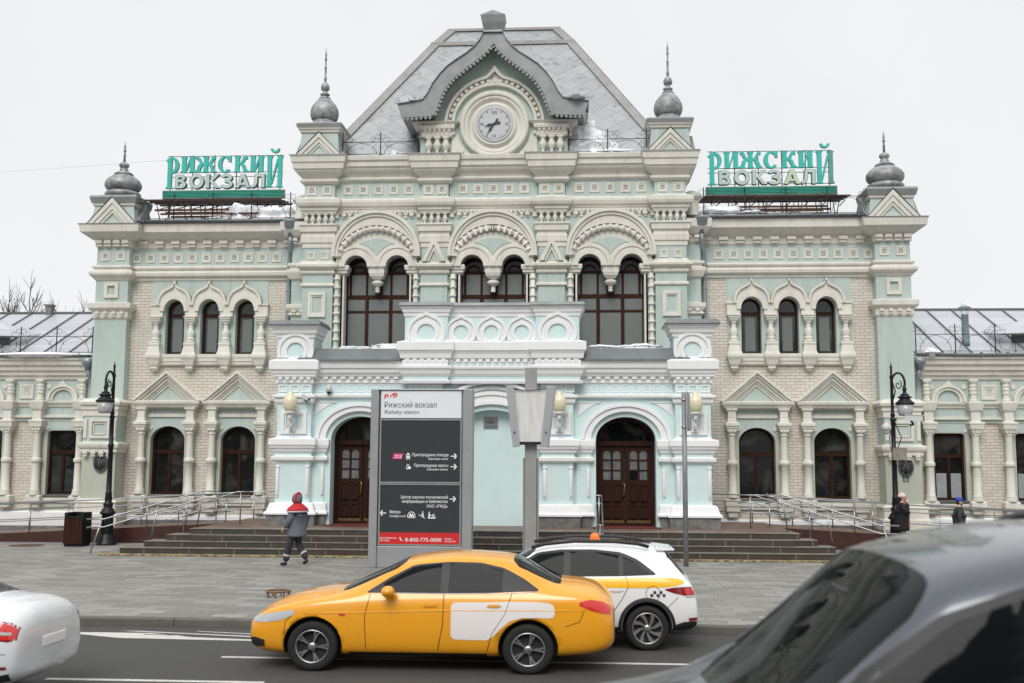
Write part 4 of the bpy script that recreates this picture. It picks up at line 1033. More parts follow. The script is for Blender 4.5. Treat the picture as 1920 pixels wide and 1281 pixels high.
# --- low side wings
def side_wing(sx, label):
    w = thing('station_wing', label, 'building', (sx*19, 0, 0))
    Yw = .30
    X0, X1 = 13.86, 27.5
    bays = [15.10 + 2.645*i for i in range(5)]
    m = MB(sx); m.prism(rect(X0, X1, .4, 4.0), Yw, Yw+.3, 0, [rect(b-.60,b+.60,1.0,3.68) for b in bays])
    m.build('brick_wall', [brick], w)
    m = MB(sx)
    for b in bays: m.prism(rect(b-.66,b+.66,.98,3.99), Yw-.04, Yw+.3, 0, [[(b-.51,1.41),(b+.51,1.41)] + arc(b+.39,3.50,.12,.12,0,90,5) + arc(b-.39,3.50,.12,.12,90,180,5)]); m.prism([(b-.66,3.50),(b-.53,3.50),(b-.53,3.60),(b-.42,3.65),(b+.42,3.65),(b+.53,3.60),(b+.53,3.50),(b+.66,3.50),(b+.66,3.99),(b-.66,3.99)], Yw-.045, Yw, 1)
    m.prism(rect(X0, X1, 3.95, 5.45), Yw-.06, Yw+.3, 1)
    m.build('plaster_panel', [tealgrey, teal], w)
    m = MB(sx); m.pier(X0, X1, Yw-.02, Yw+.5, [(0,.1,1),(.35,.1,0),(.8,.08,0),(.86,.0,0)]); m.build('plinth', [white, stone], w)
    t = MB(sx)
    t.pier(X0, X1, Yw-.06, Yw+.3, [(5.38,0,0),(5.40,.06,0),(5.5,.08,0),(5.54,.16,0),(5.66,.18,0),(5.70,.26,0),(5.84,.28,0),(5.88,.36,0),(6.02,.38,0),(6.05,.44,0),(6.14,.46,0)])
    t.pier(X0, X1, Yw-.06, Yw+.3, [(4.42,0,0),(4.45,.05,0),(4.52,.07,0),(4.56,.12,0),(4.62,.14,0),(4.65,.0,0)])
    t.box(X0, X1, Yw-.14, Yw, 4.06, 4.16)
    for i, b in enumerate(bays):
        for s in (-1, 1):
            cx = b+s*.79 if not (i == 0 and s < 0) else b-.72
            t.pier(cx-.17, cx+.17, Yw-.26, Yw, [(.95,-.06,0),(.98,-.02,0),(1.10,-.02,0),(1.12,.06,0),(1.20,.08,0),(1.36,.08,0),(1.40,.03,0)])
            t.lathe(cx, Yw-.2, [(1.38,.19),(1.46,.19),(1.52,.165),(1.56,.175),(1.60,.14),(2.5,.13),(2.54,.18),(2.64,.18),(2.68,.125),(3.52,.115),(3.54,.14),(3.58,.14),(3.60,.12)], 14)
            t.pier(cx-.13, cx+.13, Yw-.32, Yw, [(3.58,-.02,0),(3.68,.04,0),(3.72,.04,0),(3.74,.08,0),(3.88,.10,0),(3.92,.12,0),(3.97,.12,0),(4.0,.02,0),(4.3,.02,0),(4.36,.07,0),(4.46,.1,0),(4.62,.14,0),(4.66,.0,0)])
            for k in (-1,0,1): t.disc(cx+k*.1, Yw-.37, 3.64, .035, 8, 0, .03)
            t.disc(b+s*.53, Yw-.08, 3.70, .07, 12, 0, .05)
            t.lathe(cx, Yw-.16, [(4.66,.15),(4.72,.15),(4.74,.11),(4.80,.12),(4.82,.10),(4.90,.115),(4.93,.135),(4.96,.115),(5.02,.12),(5.05,.14),(5.08,.12),(5.14,.115),(5.17,.135),(5.20,.115),(5.26,.11),(5.28,.14),(5.31,.14)], 14)
            t.box(cx-.14, cx+.14, Yw-.30, Yw, 5.31, 5.40)
            t.disc(b+s*.53, Yw-.10, 5.15, .085, 14, 0, .06)
        t.box(b-.60, b+.60, Yw-.10, Yw, 1.14, 1.30)
        n = 20
        o = [(b-.56,4.64)] + [(b+.56*math.cos(PI-PI*k/n), 4.70+.50*math.sin(PI-PI*k/n)+ (.17*max(0,1-abs(k-n/2)/1.6))) for k in range(n+1)] + [(b+.56,4.64)]
        i1 = [(b-.46,4.64)] + [(b+.46*math.cos(PI-PI*k/n), 4.70+.43*math.sin(PI-PI*k/n)) for k in range(n+1)] + [(b+.46,4.64)]
        i2 = [(b-.36,4.64)] + [(b+.36*math.cos(PI-PI*k/n), 4.70+.34*math.sin(PI-PI*k/n)) for k in range(n+1)] + [(b+.36,4.64)]
        t.band(o, i1, Yw-.20, Yw, 0); t.band(i1, i2, Yw-.15, Yw, 0)
        c2 = b+1.3225
        squares(t, Yw-.06, [(c2, 4.97)], .245, 0, .05)
    t.build('cornice', [cream], w, bevel=.01)
    for b in bays:
        ol = [(b-.50,1.42),(b+.50,1.42)] + arc(b+.38,3.50,.12,.12,0,90,5) + arc(b-.38,3.50,.12,.12,90,180,5)
        wi = window(ol, Yw+.12, w, [(rect(b-.46,b+.46,1.45,2.80), glassdark), (rect(b-.46,b+.46,2.9,3.58), glassdark), (rect(b-.40,b-.07,1.5,2.3), lacecurtain if sx > 0 else glass), (rect(b+.07,b+.40,1.5,2.3), lacecurtain if sx > 0 else glass)], .07,
               [(b-.5,b+.5,2.80,2.93),(b-.05,b+.05,1.42,2.8)], sx=sx, frame_mat=wood)
        s_ = MB(sx); s_.box(b-.56, b+.56, Yw-.14, Yw+.14, 1.37, 1.41); s_.build('sill', [leadgrey], wi)
    r = MB(sx)
    r.add([(X0,Yw-.45,6.20),(X1,Yw-.45,6.20),(X1,4.5,8.34),(X0,4.5,8.34),(X1,9,6.2),(X0,9,6.2)], [(0,1,2,3),(3,2,4,5)], 0)
    r.add([(X0,Yw-.45,6.20),(X1,Yw-.45,6.20),(X1,Yw-.45,6.13),(X0,Yw-.45,6.13),(X1,Yw+.2,6.13),(X0,Yw+.2,6.13)], [(0,1,2,3),(3,2,4,5)], 1)
    slope = (8.34-6.20)/(4.5-Yw+.45)
    x = X0+.15
    while x < X1:                                            # standing seams
        r.add([(x-.012,Yw-.44,6.205),(x+.012,Yw-.44,6.205),(x+.012,4.48,8.345),(x-.012,4.48,8.345),(x-.012,Yw-.44,6.255),(x+.012,Yw-.44,6.255),(x+.012,4.48,8.395),(x-.012,4.48,8.395)], [(0,1,5,4),(1,2,6,5),(2,3,7,6),(3,0,4,7),(4,5,6,7)], 1)
        x += .92
    r.box(X0, X1, 4.42, 4.58, 8.33, 8.39, 1)
    rf_ = r.build('roof', [sheetroof, leadgrey], w)
    gt = MB(sx); gt.tube([(X0+.15,Yw-.52,6.2),(16,Yw-.53,6.18),(19,Yw-.52,6.2),(X1,Yw-.52,6.19)], .06, 8)
    k = X0+.5
    while k < X1: gt.box(k, k+.035, Yw-.6, Yw-.44, 6.12, 6.27); k += .85
    gt.build('gutter', [leadgrey], w)
    # eyebrow dormer further along the roof
    dx = 18.15
    dm = MB(sx)
    dm.add([(dx-1.15,Yw+.35,6.98),(dx+1.3,Yw+.35,7.05),(dx+1.3,2.6,7.62),(dx-.1,Yw+1.0,7.52),(dx-1.15,2.1,7.3)], [(0,3,4),(0,1,2,3)], 0)
    dm.add([(dx-1.15,Yw+.35,6.98),(dx+1.3,Yw+.35,7.05),(dx+1.3,Yw+.35,6.96),(dx-1.15,Yw+.35,6.93),(dx-.6,Yw+.7,6.70),(dx+1.3,Yw+.7,6.70),(dx-.6,Yw+.7,7.0),(dx+1.3,Yw+.7,7.05)], [(0,1,2,3),(4,5,7,6),(3,2,7,6)], 1)
    dm.build('dormer', [sheetroof, leadgrey], rf_)
    railing('roof_railing', [(sx*14.05,Yw-.30,6.27),(sx*20.5,Yw-.30,6.27)], .62, w, step=1.27)
    return w, rf_
wr, roof_r = side_wing(1, 'low brick wing with a round flue pipe, right of the right corner tower')
wl, roof_l = side_wing(-1, 'low brick wing with snow along its eaves, left of the left corner tower')
ch = MB()
ch.lathe(15.95, .75, [(6.6,.13),(6.75,.125),(7.62,.115),(7.64,.13),(7.66,.115)], 14); 
for k in range(4):
    a = PI/4+k*PI/2; ch.tube([(15.95+.10*math.cos(a),.75+.10*math.sin(a),7.64),(15.95+.17*math.cos(a),.75+.17*math.sin(a),7.88)], .008, 5)
ch.lathe(15.95, .75, [(7.88,.22),(7.885,.22),(7.98,.02)], 14)
ch.build('chimney', [galv], roof_r)
ch = MB(); ch.box(-18.06, -17.82, 4.35, 4.6, 8.3, 8.66); ch.box(-18.10,-17.78,4.3,4.65,8.62,8.68); ch.build('chimney', [stone], roof_l)
# downpipes at the towers
for sx in (1,-1):
    d = MB(sx); d.lathe(14.10, -.15, [(5.7,.09),(5.85,.11),(5.9,.2),(6.1,.22)], 12); d.tube([(14.10,-.15,5.75),(14.08,-.1,5.5),(13.98,.05,5.25),(13.96,.12,5.0),(13.96,.12,.6)], .07, 10)
    d.build('drainpipe', [galv], wr if sx > 0 else wl)
for sx in (1, -1):
    _o = MB(sx)
def pinnacle(sx):
    b = MB(sx); cx = 5.92; zb = 12.93; hw, hg, gap = .68, .76, .76; y0, y1 = -1.2, .1; cy = -.55
    v1 = .62
    b.add([(cx-hw,y0,zb),(cx+hw,y0,zb),(cx+hw,y1,zb),(cx-hw,y1,zb),(cx-v1,y0+.06,13.72),(cx+v1,y0+.06,13.72),(cx+v1,y1-.06,13.72),(cx-v1,y1-.06,13.72)], [(0,1,5,4),(1,2,6,5),(2,3,7,6),(3,0,4,7)], 0)
    b.pier(cx-v1, cx+v1, y0+.06, y1-.06, [(13.70,.02,1),(13.74,.06,1),(13.80,.06,1),(13.82,.10,1),(13.88,.12,1),(13.90,.15,2),(14.0,.17,2),(14.06,.10,2),(14.08,-.2,2)], True)
    for k0, k1, y in ((1.0,.78,-.10),(.78,.56,-.06),(.56,.42,-.02)):
        b.band([(cx-hg*k0,zb),(cx,zb+gap*k0),(cx+hg*k0,zb)], [(cx-hg*k1,zb),(cx,zb+gap*k1),(cx+hg*k1,zb)], y0+y, y0+.2, 1)
    b.prism([(cx-hg*.43,zb),(cx,zb+gap*.43),(cx+hg*.43,zb)], y0+.03, y0+.2, 0)
    for q in (-1, 1):
        b.add([(cx+q*hg*1.04,y0-.13,zb-.02),(cx,y0-.13,zb+gap*1.05),(cx,y0+.3,zb+gap*1.05),(cx+q*hg*1.04,y0+.3,zb-.02)], [(0,1,2,3)], 2)
        b.add([(cx+q*(hw+.16),y0+.05,zb),(cx+q*(hw+.12),cy,zb+gap*.9),(cx+q*(hw+.16),y1,zb),(cx+q*hw*.8,y0+.05,zb),(cx+q*hw*.8,cy,zb+gap*.9),(cx+q*hw*.8,y1,zb)], [(0,1,2),(0,1,4,3),(1,2,5,4)], 2)
    o = b.build('turret', [teal, cream, hoodgrey], stn)
    d = MB(sx); r = .46; zd = 14.08
    d.lathe(cx, cy, [(zd-.03,r*.95),(zd+.05,r*1.02),(zd+.11,r*1.0),(zd+.14,r*.86),(zd+.19,r*.84),(zd+.22,r*.80)], 28, 0)
    d.lathe(cx, cy, [(zd+.22,r*.84),(zd+.32,r*1.0),(zd+.46,r*1.07),(zd+.62,r*1.04),(zd+.78,r*.88),(zd+.92,r*.64),(zd+1.02,r*.44)], 48, 0, lobes=24, lobe=.06)
    z = zd+1.02
    d.lathe(cx, cy, [(z,r*.42),(z+.04,r*.44),(z+.07,r*.26),(z+.12,r*.22),(z+.14,r*.36),(z+.18,r*.36),(z+.21,r*.20),(z+.30,r*.16),(z+.33,r*.30),(z+.42,r*.34),(z+.52,r*.30),(z+.60,r*.12),(z+.64,r*.10)], 18, 0)
    d.build('dome', [zinc], o)
    s = MB(sx); z1 = z+.60; L_ = 16.98-z1
    s.lathe(cx, cy, [(z1,.045),(z1+L_*.15,.05),(z1+L_*.17,.035),(z1+L_*.40,.035),(z1+L_*.42,.055),(z1+L_*.45,.03),(z1+L_*.62,.028),(z1+L_*.65,.05),(z1+L_*.70,.03),(z1+L_*.80,.04),(z1+L_*.85,.02),(16.98,.003)], 8, 0)
    s.build('spire', [hoodgrey], o)
for sx in (1, -1): pinnacle(sx)

# ------------------------------------------------------------------ ground, road, steps
paving = brickmat('grey_paving_slabs', (.19,.183,.168), (.32,.31,.283), (.12,.114,.104), .62, .32, .010, rough=.72, bump=.15, axes='XY', noise=.6, nscale=.42, dirtc=(.165,.16,.15), bias=-.1)
asphalt = mat('asphalt', (.040,.0395,.038), .8, noise=.7, nscale=55, col2=(.072,.071,.068), bump=.6, bscale=70, thr=(.40,.66))
kerbm = brickmat('dark_kerb_stone', (.115,.105,.092), (.15,.138,.12), (.03,.028,.026), 1.95, .6, .012, rough=.8, bump=.3, axes='XY', noise=.6, nscale=2.2)
linepaint = mat('worn_white_road_paint', (.62,.61,.58), .7, noise=.5, nscale=14, col2=(.42,.41,.39), bump=.2, bscale=60)
yellowpaint = mat('worn_yellow_paint', (.36,.30,.12), .8, noise=.9, nscale=7, col2=(.115,.095,.075), bump=.3, thr=(.42,.56))
stepstone = brickmat('dark_wet_step_stone', (.044,.028,.019), (.034,.035,.029), (.17,.155,.13), 1.27, 3.0, .014, rough=.5, bump=.3, axes='XZ', noise=.5, nscale=2.6, dirtc=(.085,.078,.066))
treadstone = mat('worn_tread_stone', (.21,.195,.165), .55, noise=.5, nscale=2.4, col2=(.12,.095,.075), bump=.2)
landstone = mat('brown_landing_tiles', (.17,.14,.115), .5, noise=.6, nscale=1.6, col2=(.14,.06,.045), bump=.12)
maroon = mat('maroon_granite', (.062,.022,.018), .35, noise=.5, nscale=4, bump=.05)

KY = -18.05
g = MB(); n = 60
g.add([(-70,KY,0),(70,KY,0),(70,60,0),(-70,60,0)], [(0,1,2,3)]); struct(g.build('pavement', [paving]))
k = MB(); k.pier(-70, 70, KY-.16, KY, [(-.3,0,0),(-.02,0,0),(.004,-.02,0)]); kb = struct(k.build('kerb', [kerbm]))
g = MB()
prof = [(-18.21,-.13),(-24.5,-.13),(-25.5,-.10),(-26.6,.06),(-28.6,.40),(-29.6,.545),(-30.3,.575),(-60,.575)]
v = []; f = []
for i, (y, z) in enumerate(prof): v += [(-70,y,z),(70,y,z)]
for i in range(len(prof)-1): f.append((2*i,2*i+1,2*i+3,2*i+2))
g.add(v, f); g.add([(-70,-18.2,-.131),(70,-18.2,-.131),(70,-18.0,-.2),(-70,-18.0,-.2)], [(0,1,2,3)])
struct(g.build('road', [asphalt]))
mk = MB()
RZ = -.126
def mline(pts): mk.add([(x,y,RZ) for x,y in pts], [tuple(range(len(pts)))])
def dash(x0, x1, y, w=.11): mline([(x0,y-w/2),(x1,y-w/2),(x1,y+w/2),(x0,y+w/2)])
dash(-2.2, 9.5, -20.86); dash(-11, -7, -20.86)
dash(-3.9, -1.1, -22.52); dash(-16, -12, -22.52)
mline([(-5.5,-18.95),(-4.3,-19.42),(-1.8,-19.52),(-1.8,-19.44),(-3.2,-19.25),(-4.0,-18.92),(-4.9,-18.92)])
mline([(-4.3,-18.72),(-1.9,-19.14),(-1.9,-19.22),(-4.6,-18.74)]); mline([(-3.3,-18.66),(-1.9,-18.92),(-1.9,-18.99),(-3.35,-18.69)]); mline([(-4.1,-19.02),(-3.4,-19.10),(-3.42,-19.13),(-4.05,-19.08)])
dash(5.0, 12, -19.9); 
struct(mk.build('road_marking', [linepaint]))
mk = MB()
mk.add([(5.3,-19.15,RZ),(5.6,-19.5,RZ),(5.75,-19.5,RZ),(5.42,-19.15,RZ)], [(0,1,2,3)]); mk.add([(7.0,-19.8,RZ),(11,-20.4,RZ),(11,-20.5,RZ),(7.0,-19.9,RZ)], [(0,1,2,3)])
struct(mk.build('yellow_road_marking', [yellowpaint]))

st = thing('entrance_steps', 'dark stained stone steps and landing in front of the station porch', 'steps', (.2, -6, 0))
ZL = .68
e = MB(); e.box(-10.35, 10.8, -6.98, -6.55, .001, .05); e.build('edge_strip', [yellowpaint], st, bevel=.01)
for i, (x0, x1, y) in enumerate([(-9.85,10.25,-6.72),(-9.3,9.75,-6.38),(-8.8,9.35,-6.04),(-8.25,8.95,-5.70)]):
    s = MB(); z1 = .05+.1575*(i+1); z0 = max(.02, z1-.17)
    s.box(x0, x1, y, y+.8 if i < 3 else -3.0, z0-.02, z1-.016, 0)
    s.box(x0-.012, x1+.012, y-.022, y+.8 if i < 3 else -5.3, z1-.018, z1, 1)
    if i == 3: s.box(x0, x1, -5.3, .3, z1-.05, z1-.003, 2)
    s.build('step', [stepstone, treadstone, landstone], st, bevel=.012)
s = MB(); s.box(-8.0, 8.7, -6.2, .3, .01, .5); s.build('step_core', [stepstone], st)
# red entrance mats
for c, lab in ((PX+4.05, 'red door mat in front of the right-hand porch door'), (PX-4.05, 'red door mat in front of the left-hand porch door')):
    m_ = MB(); m_.box(c-1.0, c+1.0, -4.3, -2.98, ZL+.002, ZL+.014); tag(m_.build('door_mat', [mat('red_door_mat_pile', (.11,.016,.012), .9, bump=.3)]), lab, 'door mat', 'red door mats')

# access ramps at both ends of the landing
def ramp(sx, label):
    t = thing('access_ramp', label, 'ramp', (sx*12, -1.8, 0))
    b = MB(sx); xo = .35 if sx > 0 else -.35
    x0, x1 = 8.3+xo, 21.0
    def zz(x): return max(.02, .66-.052*(x-x0))
    xs = [x0, 12, 16, 19, x1]
    b.add([(x,-2.50,0) for x in xs]+[(x,-2.50,zz(x)) for x in xs]+[(x,-.35,zz(x)) for x in xs]+[(x,-2.36,zz(x)+.001) for x in xs], [], 0)
    n = len(xs)
    for i in range(n-1):
        b.f += [[i,i+1,n+i+1,n+i]]; b.m += [0]; b.s += [False]
        b.f += [[n+i,n+i+1,2*n+i+1,2*n+i]]; b.m += [1]; b.s += [False]
    b.box(x0, 12.5, -2.56, -2.44, zz(x0)-.16, zz(12.5)+.0, 1) if False else None
    b.build('ramp_body', [maroon, landstone], t)
    return zz, x0
rz, rx0 = ramp(1, 'maroon granite access ramp descending to the right of the entrance steps')
lz, lx0 = ramp(-1, 'maroon granite access ramp left of the entrance steps, behind the litter bin')

def ramprail(sx, zz, x0, y, label, xin, xout, grp='steel ramp railings'):
    t = thing('ramp_railing', label, 'railing', (sx*x0, y, 0), grp)
    m = MB(sx)
    xs = [xin, x0+.2, 12.0, xout]
    def zf(x): return ZL if x <= x0 else zz(x)
    for h, r in ((.92,.019),(.70,.014),(.36,.014)):
        m.tube([(x, y, zf(x)+h) for x in xs], r, 8)
    m.build('rail', [steel], t)
    x = xin+.1
    while x < xout:
        p = MB(sx); p.tube([(x,y+.01,zf(x)),(x,y+.01,zf(x)+.70)], .02, 8); p.tube([(x,y+.01,zf(x)+.70),(x,y+.05,zf(x)+.80),(x,y,zf(x)+.91)], .009, 6); x += 1.28
        p.build('post', [steel], t)
ramprail(-1, lz, lx0, -2.44, 'front steel railing of the left ramp, between the litter bin and the building', 8.2, 20.5)
ramprail(-1, lz, lx0, -.55, 'rear steel railing along the wall windows left of the porch', 6.6, 20.5)
ramprail(1, rz, rx0, -2.44, 'front steel railing of the right ramp, behind the woman in the pink hat', 8.6, 20.5)
ramprail(1, rz, rx0, -.55, 'rear steel railing along the wall windows right of the porch', 7.1, 20.5)

# stair handrails
def handrail(path, posts, label, off=(0,1,0), gap=.09):
    t = thing('stair_handrail', label, 'handrail', path[0], 'steel handrails of the entrance steps')
    o = Vector(off)*gap/2
    m = MB()
    for dz in (0, -.22):
        for s in (-1, 1):
            m.tube([Vector(p)+o*s+Vector((0,0,dz)) for p in path], .0165, 8)
        for end in (0, -1):
            p = Vector(path[end])+Vector((0,0,dz)); m.tube([p-o, p+(p-Vector(path[1 if end == 0 else -2])).normalized()*.05, p+o], .021, 8)
    m.build('rail', [steel], t)
    for a, b in posts:
        q = MB(); q.tube([a, b], .022, 8); q.build('post', [steel], t)
yl = -5.0
for sx, nm in ((-1, 'steel double handrail going down to the left end of the steps'), (1, 'steel double handrail going down to the right end of the steps')):
    o = 0 if sx < 0 else .45
    A = lambda x: sx*x + o
    handrail([(A(7.75),yl,1.72),(A(8.15),yl-.05,1.72),(A(10.55),yl-1.2,.95),(A(10.95),yl-1.3,.95)],
             [((A(8.3),yl,.68),(A(8.15),yl,1.70)),((A(9.4),yl-.7,.30),(A(9.25),yl-.6,1.34)),((A(10.85),yl-1.35,.01),(A(10.6),yl-1.22,.95))], nm, (0,1,0))
    handrail([(A(7.2),yl+1.5,1.66),(A(7.6),yl+1.5,1.66),(A(9.6),yl+1.3,1.02),(A(9.75),yl+1.3,1.02)], [((A(7.5),yl+1.5,.68),(A(7.5),yl+1.5,1.66)),((A(9.2),yl+1.35,.3),(A(9.2),yl+1.35,1.14))],
             'short inner steel handrail beside the ' + ('left' if sx < 0 else 'right') + ' ramp', (0,1,0), .05)
for x, nm in ((-2.75, 'steel handrail in the middle of the steps, left of the station information board'), (3.42, 'steel handrail in the middle of the steps, above the white taxi roof')):
    handrail([(x,-4.9,1.66),(x,-5.3,1.66),(x,-6.9,.95),(x,-7.15,.95)], [((x,-5.35,.68),(x,-5.35,1.64)),((x-.05,-7.2,.01),(x,-6.95,.95))], nm, (1,0,0), .16)

# manhole, rusty ring
m = MB(); m.lathe(-14.0, -3.86, [(.002,.5),(.012,.5),(.014,.42),(.010,.40),(.012,.1)], 28); tag(m.build('manhole_cover', [mat('rusty_cast_iron', (.13,.075,.045), .8, noise=.6, nscale=8, bump=.3)]), 'rusty round manhole cover in the paving left of the litter bin', 'manhole cover')
m = MB()
m.annulus(0, 0, [(1,0)], 3) if False else None
m.lathe(-2.96, -15.3, [(.10,.22),(.11,.245),(.135,.25),(.135,.20),(.11,.20),(.10,.22)], 24, caps=False)
for k in range(8):
    a = 2*PI*k/8; m.tube([(-2.96+.20*math.cos(a),-15.3+.20*math.sin(a),0),(-2.96+.22*math.cos(a),-15.3+.22*math.sin(a),.105)], .016, 6)
tag(m.build('drain_collar', [mat('rusty_collar_iron', (.30,.17,.09), .8, noise=.7, nscale=9, bump=.3)]), 'low rusty iron drain collar standing on the paving near the kerb', 'drain collar')

# ------------------------------------------------------------------ rooftop signs
turq = mat('turquoise_letter_face', (.035,.50,.42), .4, noise=.15, nscale=3)
turqdk = mat('faded_turquoise_letter_face', (.10,.34,.28), .5, noise=.2, nscale=4)
pale_l = mat('pale_green_letter_face', (.52,.60,.57), .45, noise=.12, nscale=3)
paleye = mat('pale_yellow_letter_face', (.58,.66,.48), .45, noise=.1, nscale=3)
letteredge = mat('beige_letter_side', (.33,.31,.27), .7, noise=.3, nscale=6)
letteredge_g = mat('green_letter_side', (.05,.24,.17), .6)
panelgreen = mat('green_ribbed_panel', (.022,.33,.245), .5, noise=.2, nscale=2)
paneldark = mat('dark_green_groove', (.006,.06,.045), .7)
def serif(x0, x1, z, up_, k=.07):
    return [(x0-k,z),(x1+k,z),(x1+k*.9,z+up_*.05),(x1,z+up_*.11),(x0,z+up_*.11),(x0-k*.9,z+up_*.05)]
def stem(x0, x1, z0, z1): return [(x0,z0),(x1,z0),(x1,z1),(x0,z1)]
def bowl(cx, cz, a, b, ai, bi, t0, t1, n=18):
    return arc(cx,cz,a,b,t0,t1,n) + list(reversed(arc(cx,cz,ai,bi,t0,t1,n)))
def L_R():     # tall R-shaped letter whose stem runs down to the base line
    return [stem(.10,.32,-.86,.80), serif(.10,.32,-.88,1,.09), bowl(.32,.42,.38,.46,.17,.33,-100,150)]
def L_I():
    return [stem(.02,.24,0,.88), serif(.02,.24,0,1,.05), serif(.02,.24,.88,-1,.05), stem(.46,.68,0,.88), serif(.46,.68,0,1,.05), serif(.46,.68,.88,-1,.05), [(.22,.12),(.30,.12),(.50,.68),(.50,.80),(.40,.74)]]
def L_ZH():
    o = [stem(.39,.61,0,.88), serif(.39,.61,0,1,.06), serif(.39,.61,.88,-1,.05)]
    for s in (-1,1):
        def F(l): return [(.5+s*x, z) for x, z in l]
        o += [F([(.09,.38),(.09,.52),(.20,.58),(.30,.82),(.40,.90),(.52,.86),(.50,.70),(.42,.74),(.38,.60),(.28,.48)]), F([(.12,.52),(.24,.54),(.40,.40),(.48,.16),(.58,.06),(.58,0),(.26,0),(.26,.06),(.30,.10),(.20,.34)])]
    return o
def L_S(): return [bowl(.36,.44,.38,.47,.16,.37,48,318,24), [(.54,.58),(.68,.56),(.68,.92),(.62,.92),(.52,.80)]]
def L_K():
    return [stem(.02,.24,0,.88), serif(.02,.24,0,1,.05), serif(.02,.24,.88,-1,.05), [(.22,.38),(.22,.52),(.34,.60),(.44,.84),(.54,.91),(.68,.86),(.66,.70),(.58,.74),(.50,.58),(.38,.44)], [(.24,.52),(.38,.55),(.54,.40),(.64,.14),(.76,.06),(.76,0),(.44,0),(.44,.06),(.46,.10),(.36,.34)]]
def L_J():
    zb = -.86
    return [stem(.03,.25,zb,.88), serif(.03,.25,zb,1,.06), serif(.03,.25,.88,-1,.06), stem(.58,.80,zb,.88), serif(.58,.80,zb,1,.06), serif(.58,.80,.88,-1,.06), [(.23,zb+.22),(.30,zb+.18),(.60,.60),(.60,.74),(.52,.68)],
            bowl(.42,1.26,.24,.22,.11,.10,170,370), ]
def B_(chn, e):
    """heavy sans letters of the lower row; e thickens the strokes"""
    w = .15+2*e; z0, z1 = -e, .72+e; h = z1-z0
    st_ = lambda x: [(x-e,z0),(x+.15+e,z0),(x+.15+e,z1),(x-e,z1)]
    if chn == 'В': return [st_(0), [(.1,z0),(.30,z0),(.30,z0+w),(.1,z0+w)], [(.1,z1-w),(.28,z1-w),(.28,z1),(.1,z1)], [(.1,.39-w/2),(.30,.39-w/2),(.30,.39+w/2),(.1,.39+w/2)], bowl(.29,.20,.21+e,.20+e,.21-.15-e,.20-.14-e,-90,90), bowl(.27,.54,.19+e,.18+e,.19-.14-e,.18-.13-e,-90,90)]
    if chn == 'О': return [bowl(.33,.36,.33+e,.38+e,.17-e,.22-e,0,360,32)]
    if chn == 'К': return [st_(0), [(.12,.30),(.40-e,z1),(.60+e,z1),(.27,.34)], [(.16,.38),(.26,.46),(.62+e,z0),(.42-e,z0)]]
    if chn == 'З': return [bowl(.24,.53,.26+e,.20+e,.26-.15-e,.20-.13-e,-90,165,18), bowl(.24,.20,.29+e,.22+e,.29-.15-e,.22-.14-e,-165,90,18), [(.16,.37-w/2.1),(.30,.37-w/2.1),(.30,.37+w/2.1),(.16,.37+w/2.1)]]
    if chn == 'А': return [[(0-e,z0),(.16+e,z0),(.40+e,z1),(.25-e,z1)], [(.66+e,z0),(.50-e,z0),(.26-e,z1),(.41+e,z1)], [(.16,.13-e),(.50,.13-e),(.46,.26+e),(.20,.26+e)]]
    if chn == 'Л': return [[(.44-e,z0),(.59+e,z0),(.59+e,z1),(.44-e,z1)], [(.14-e,z1),(.5,z1),(.5,z1-w),(.14-e,z1-w)], [(.14-e,z1),(.14+.13+e,z1),(.26+e,.25),(.20+e,.08),(.08,z0),(0-e,z0),(0-e,.12+e),(.06,.13),(.11-e,.24)]]
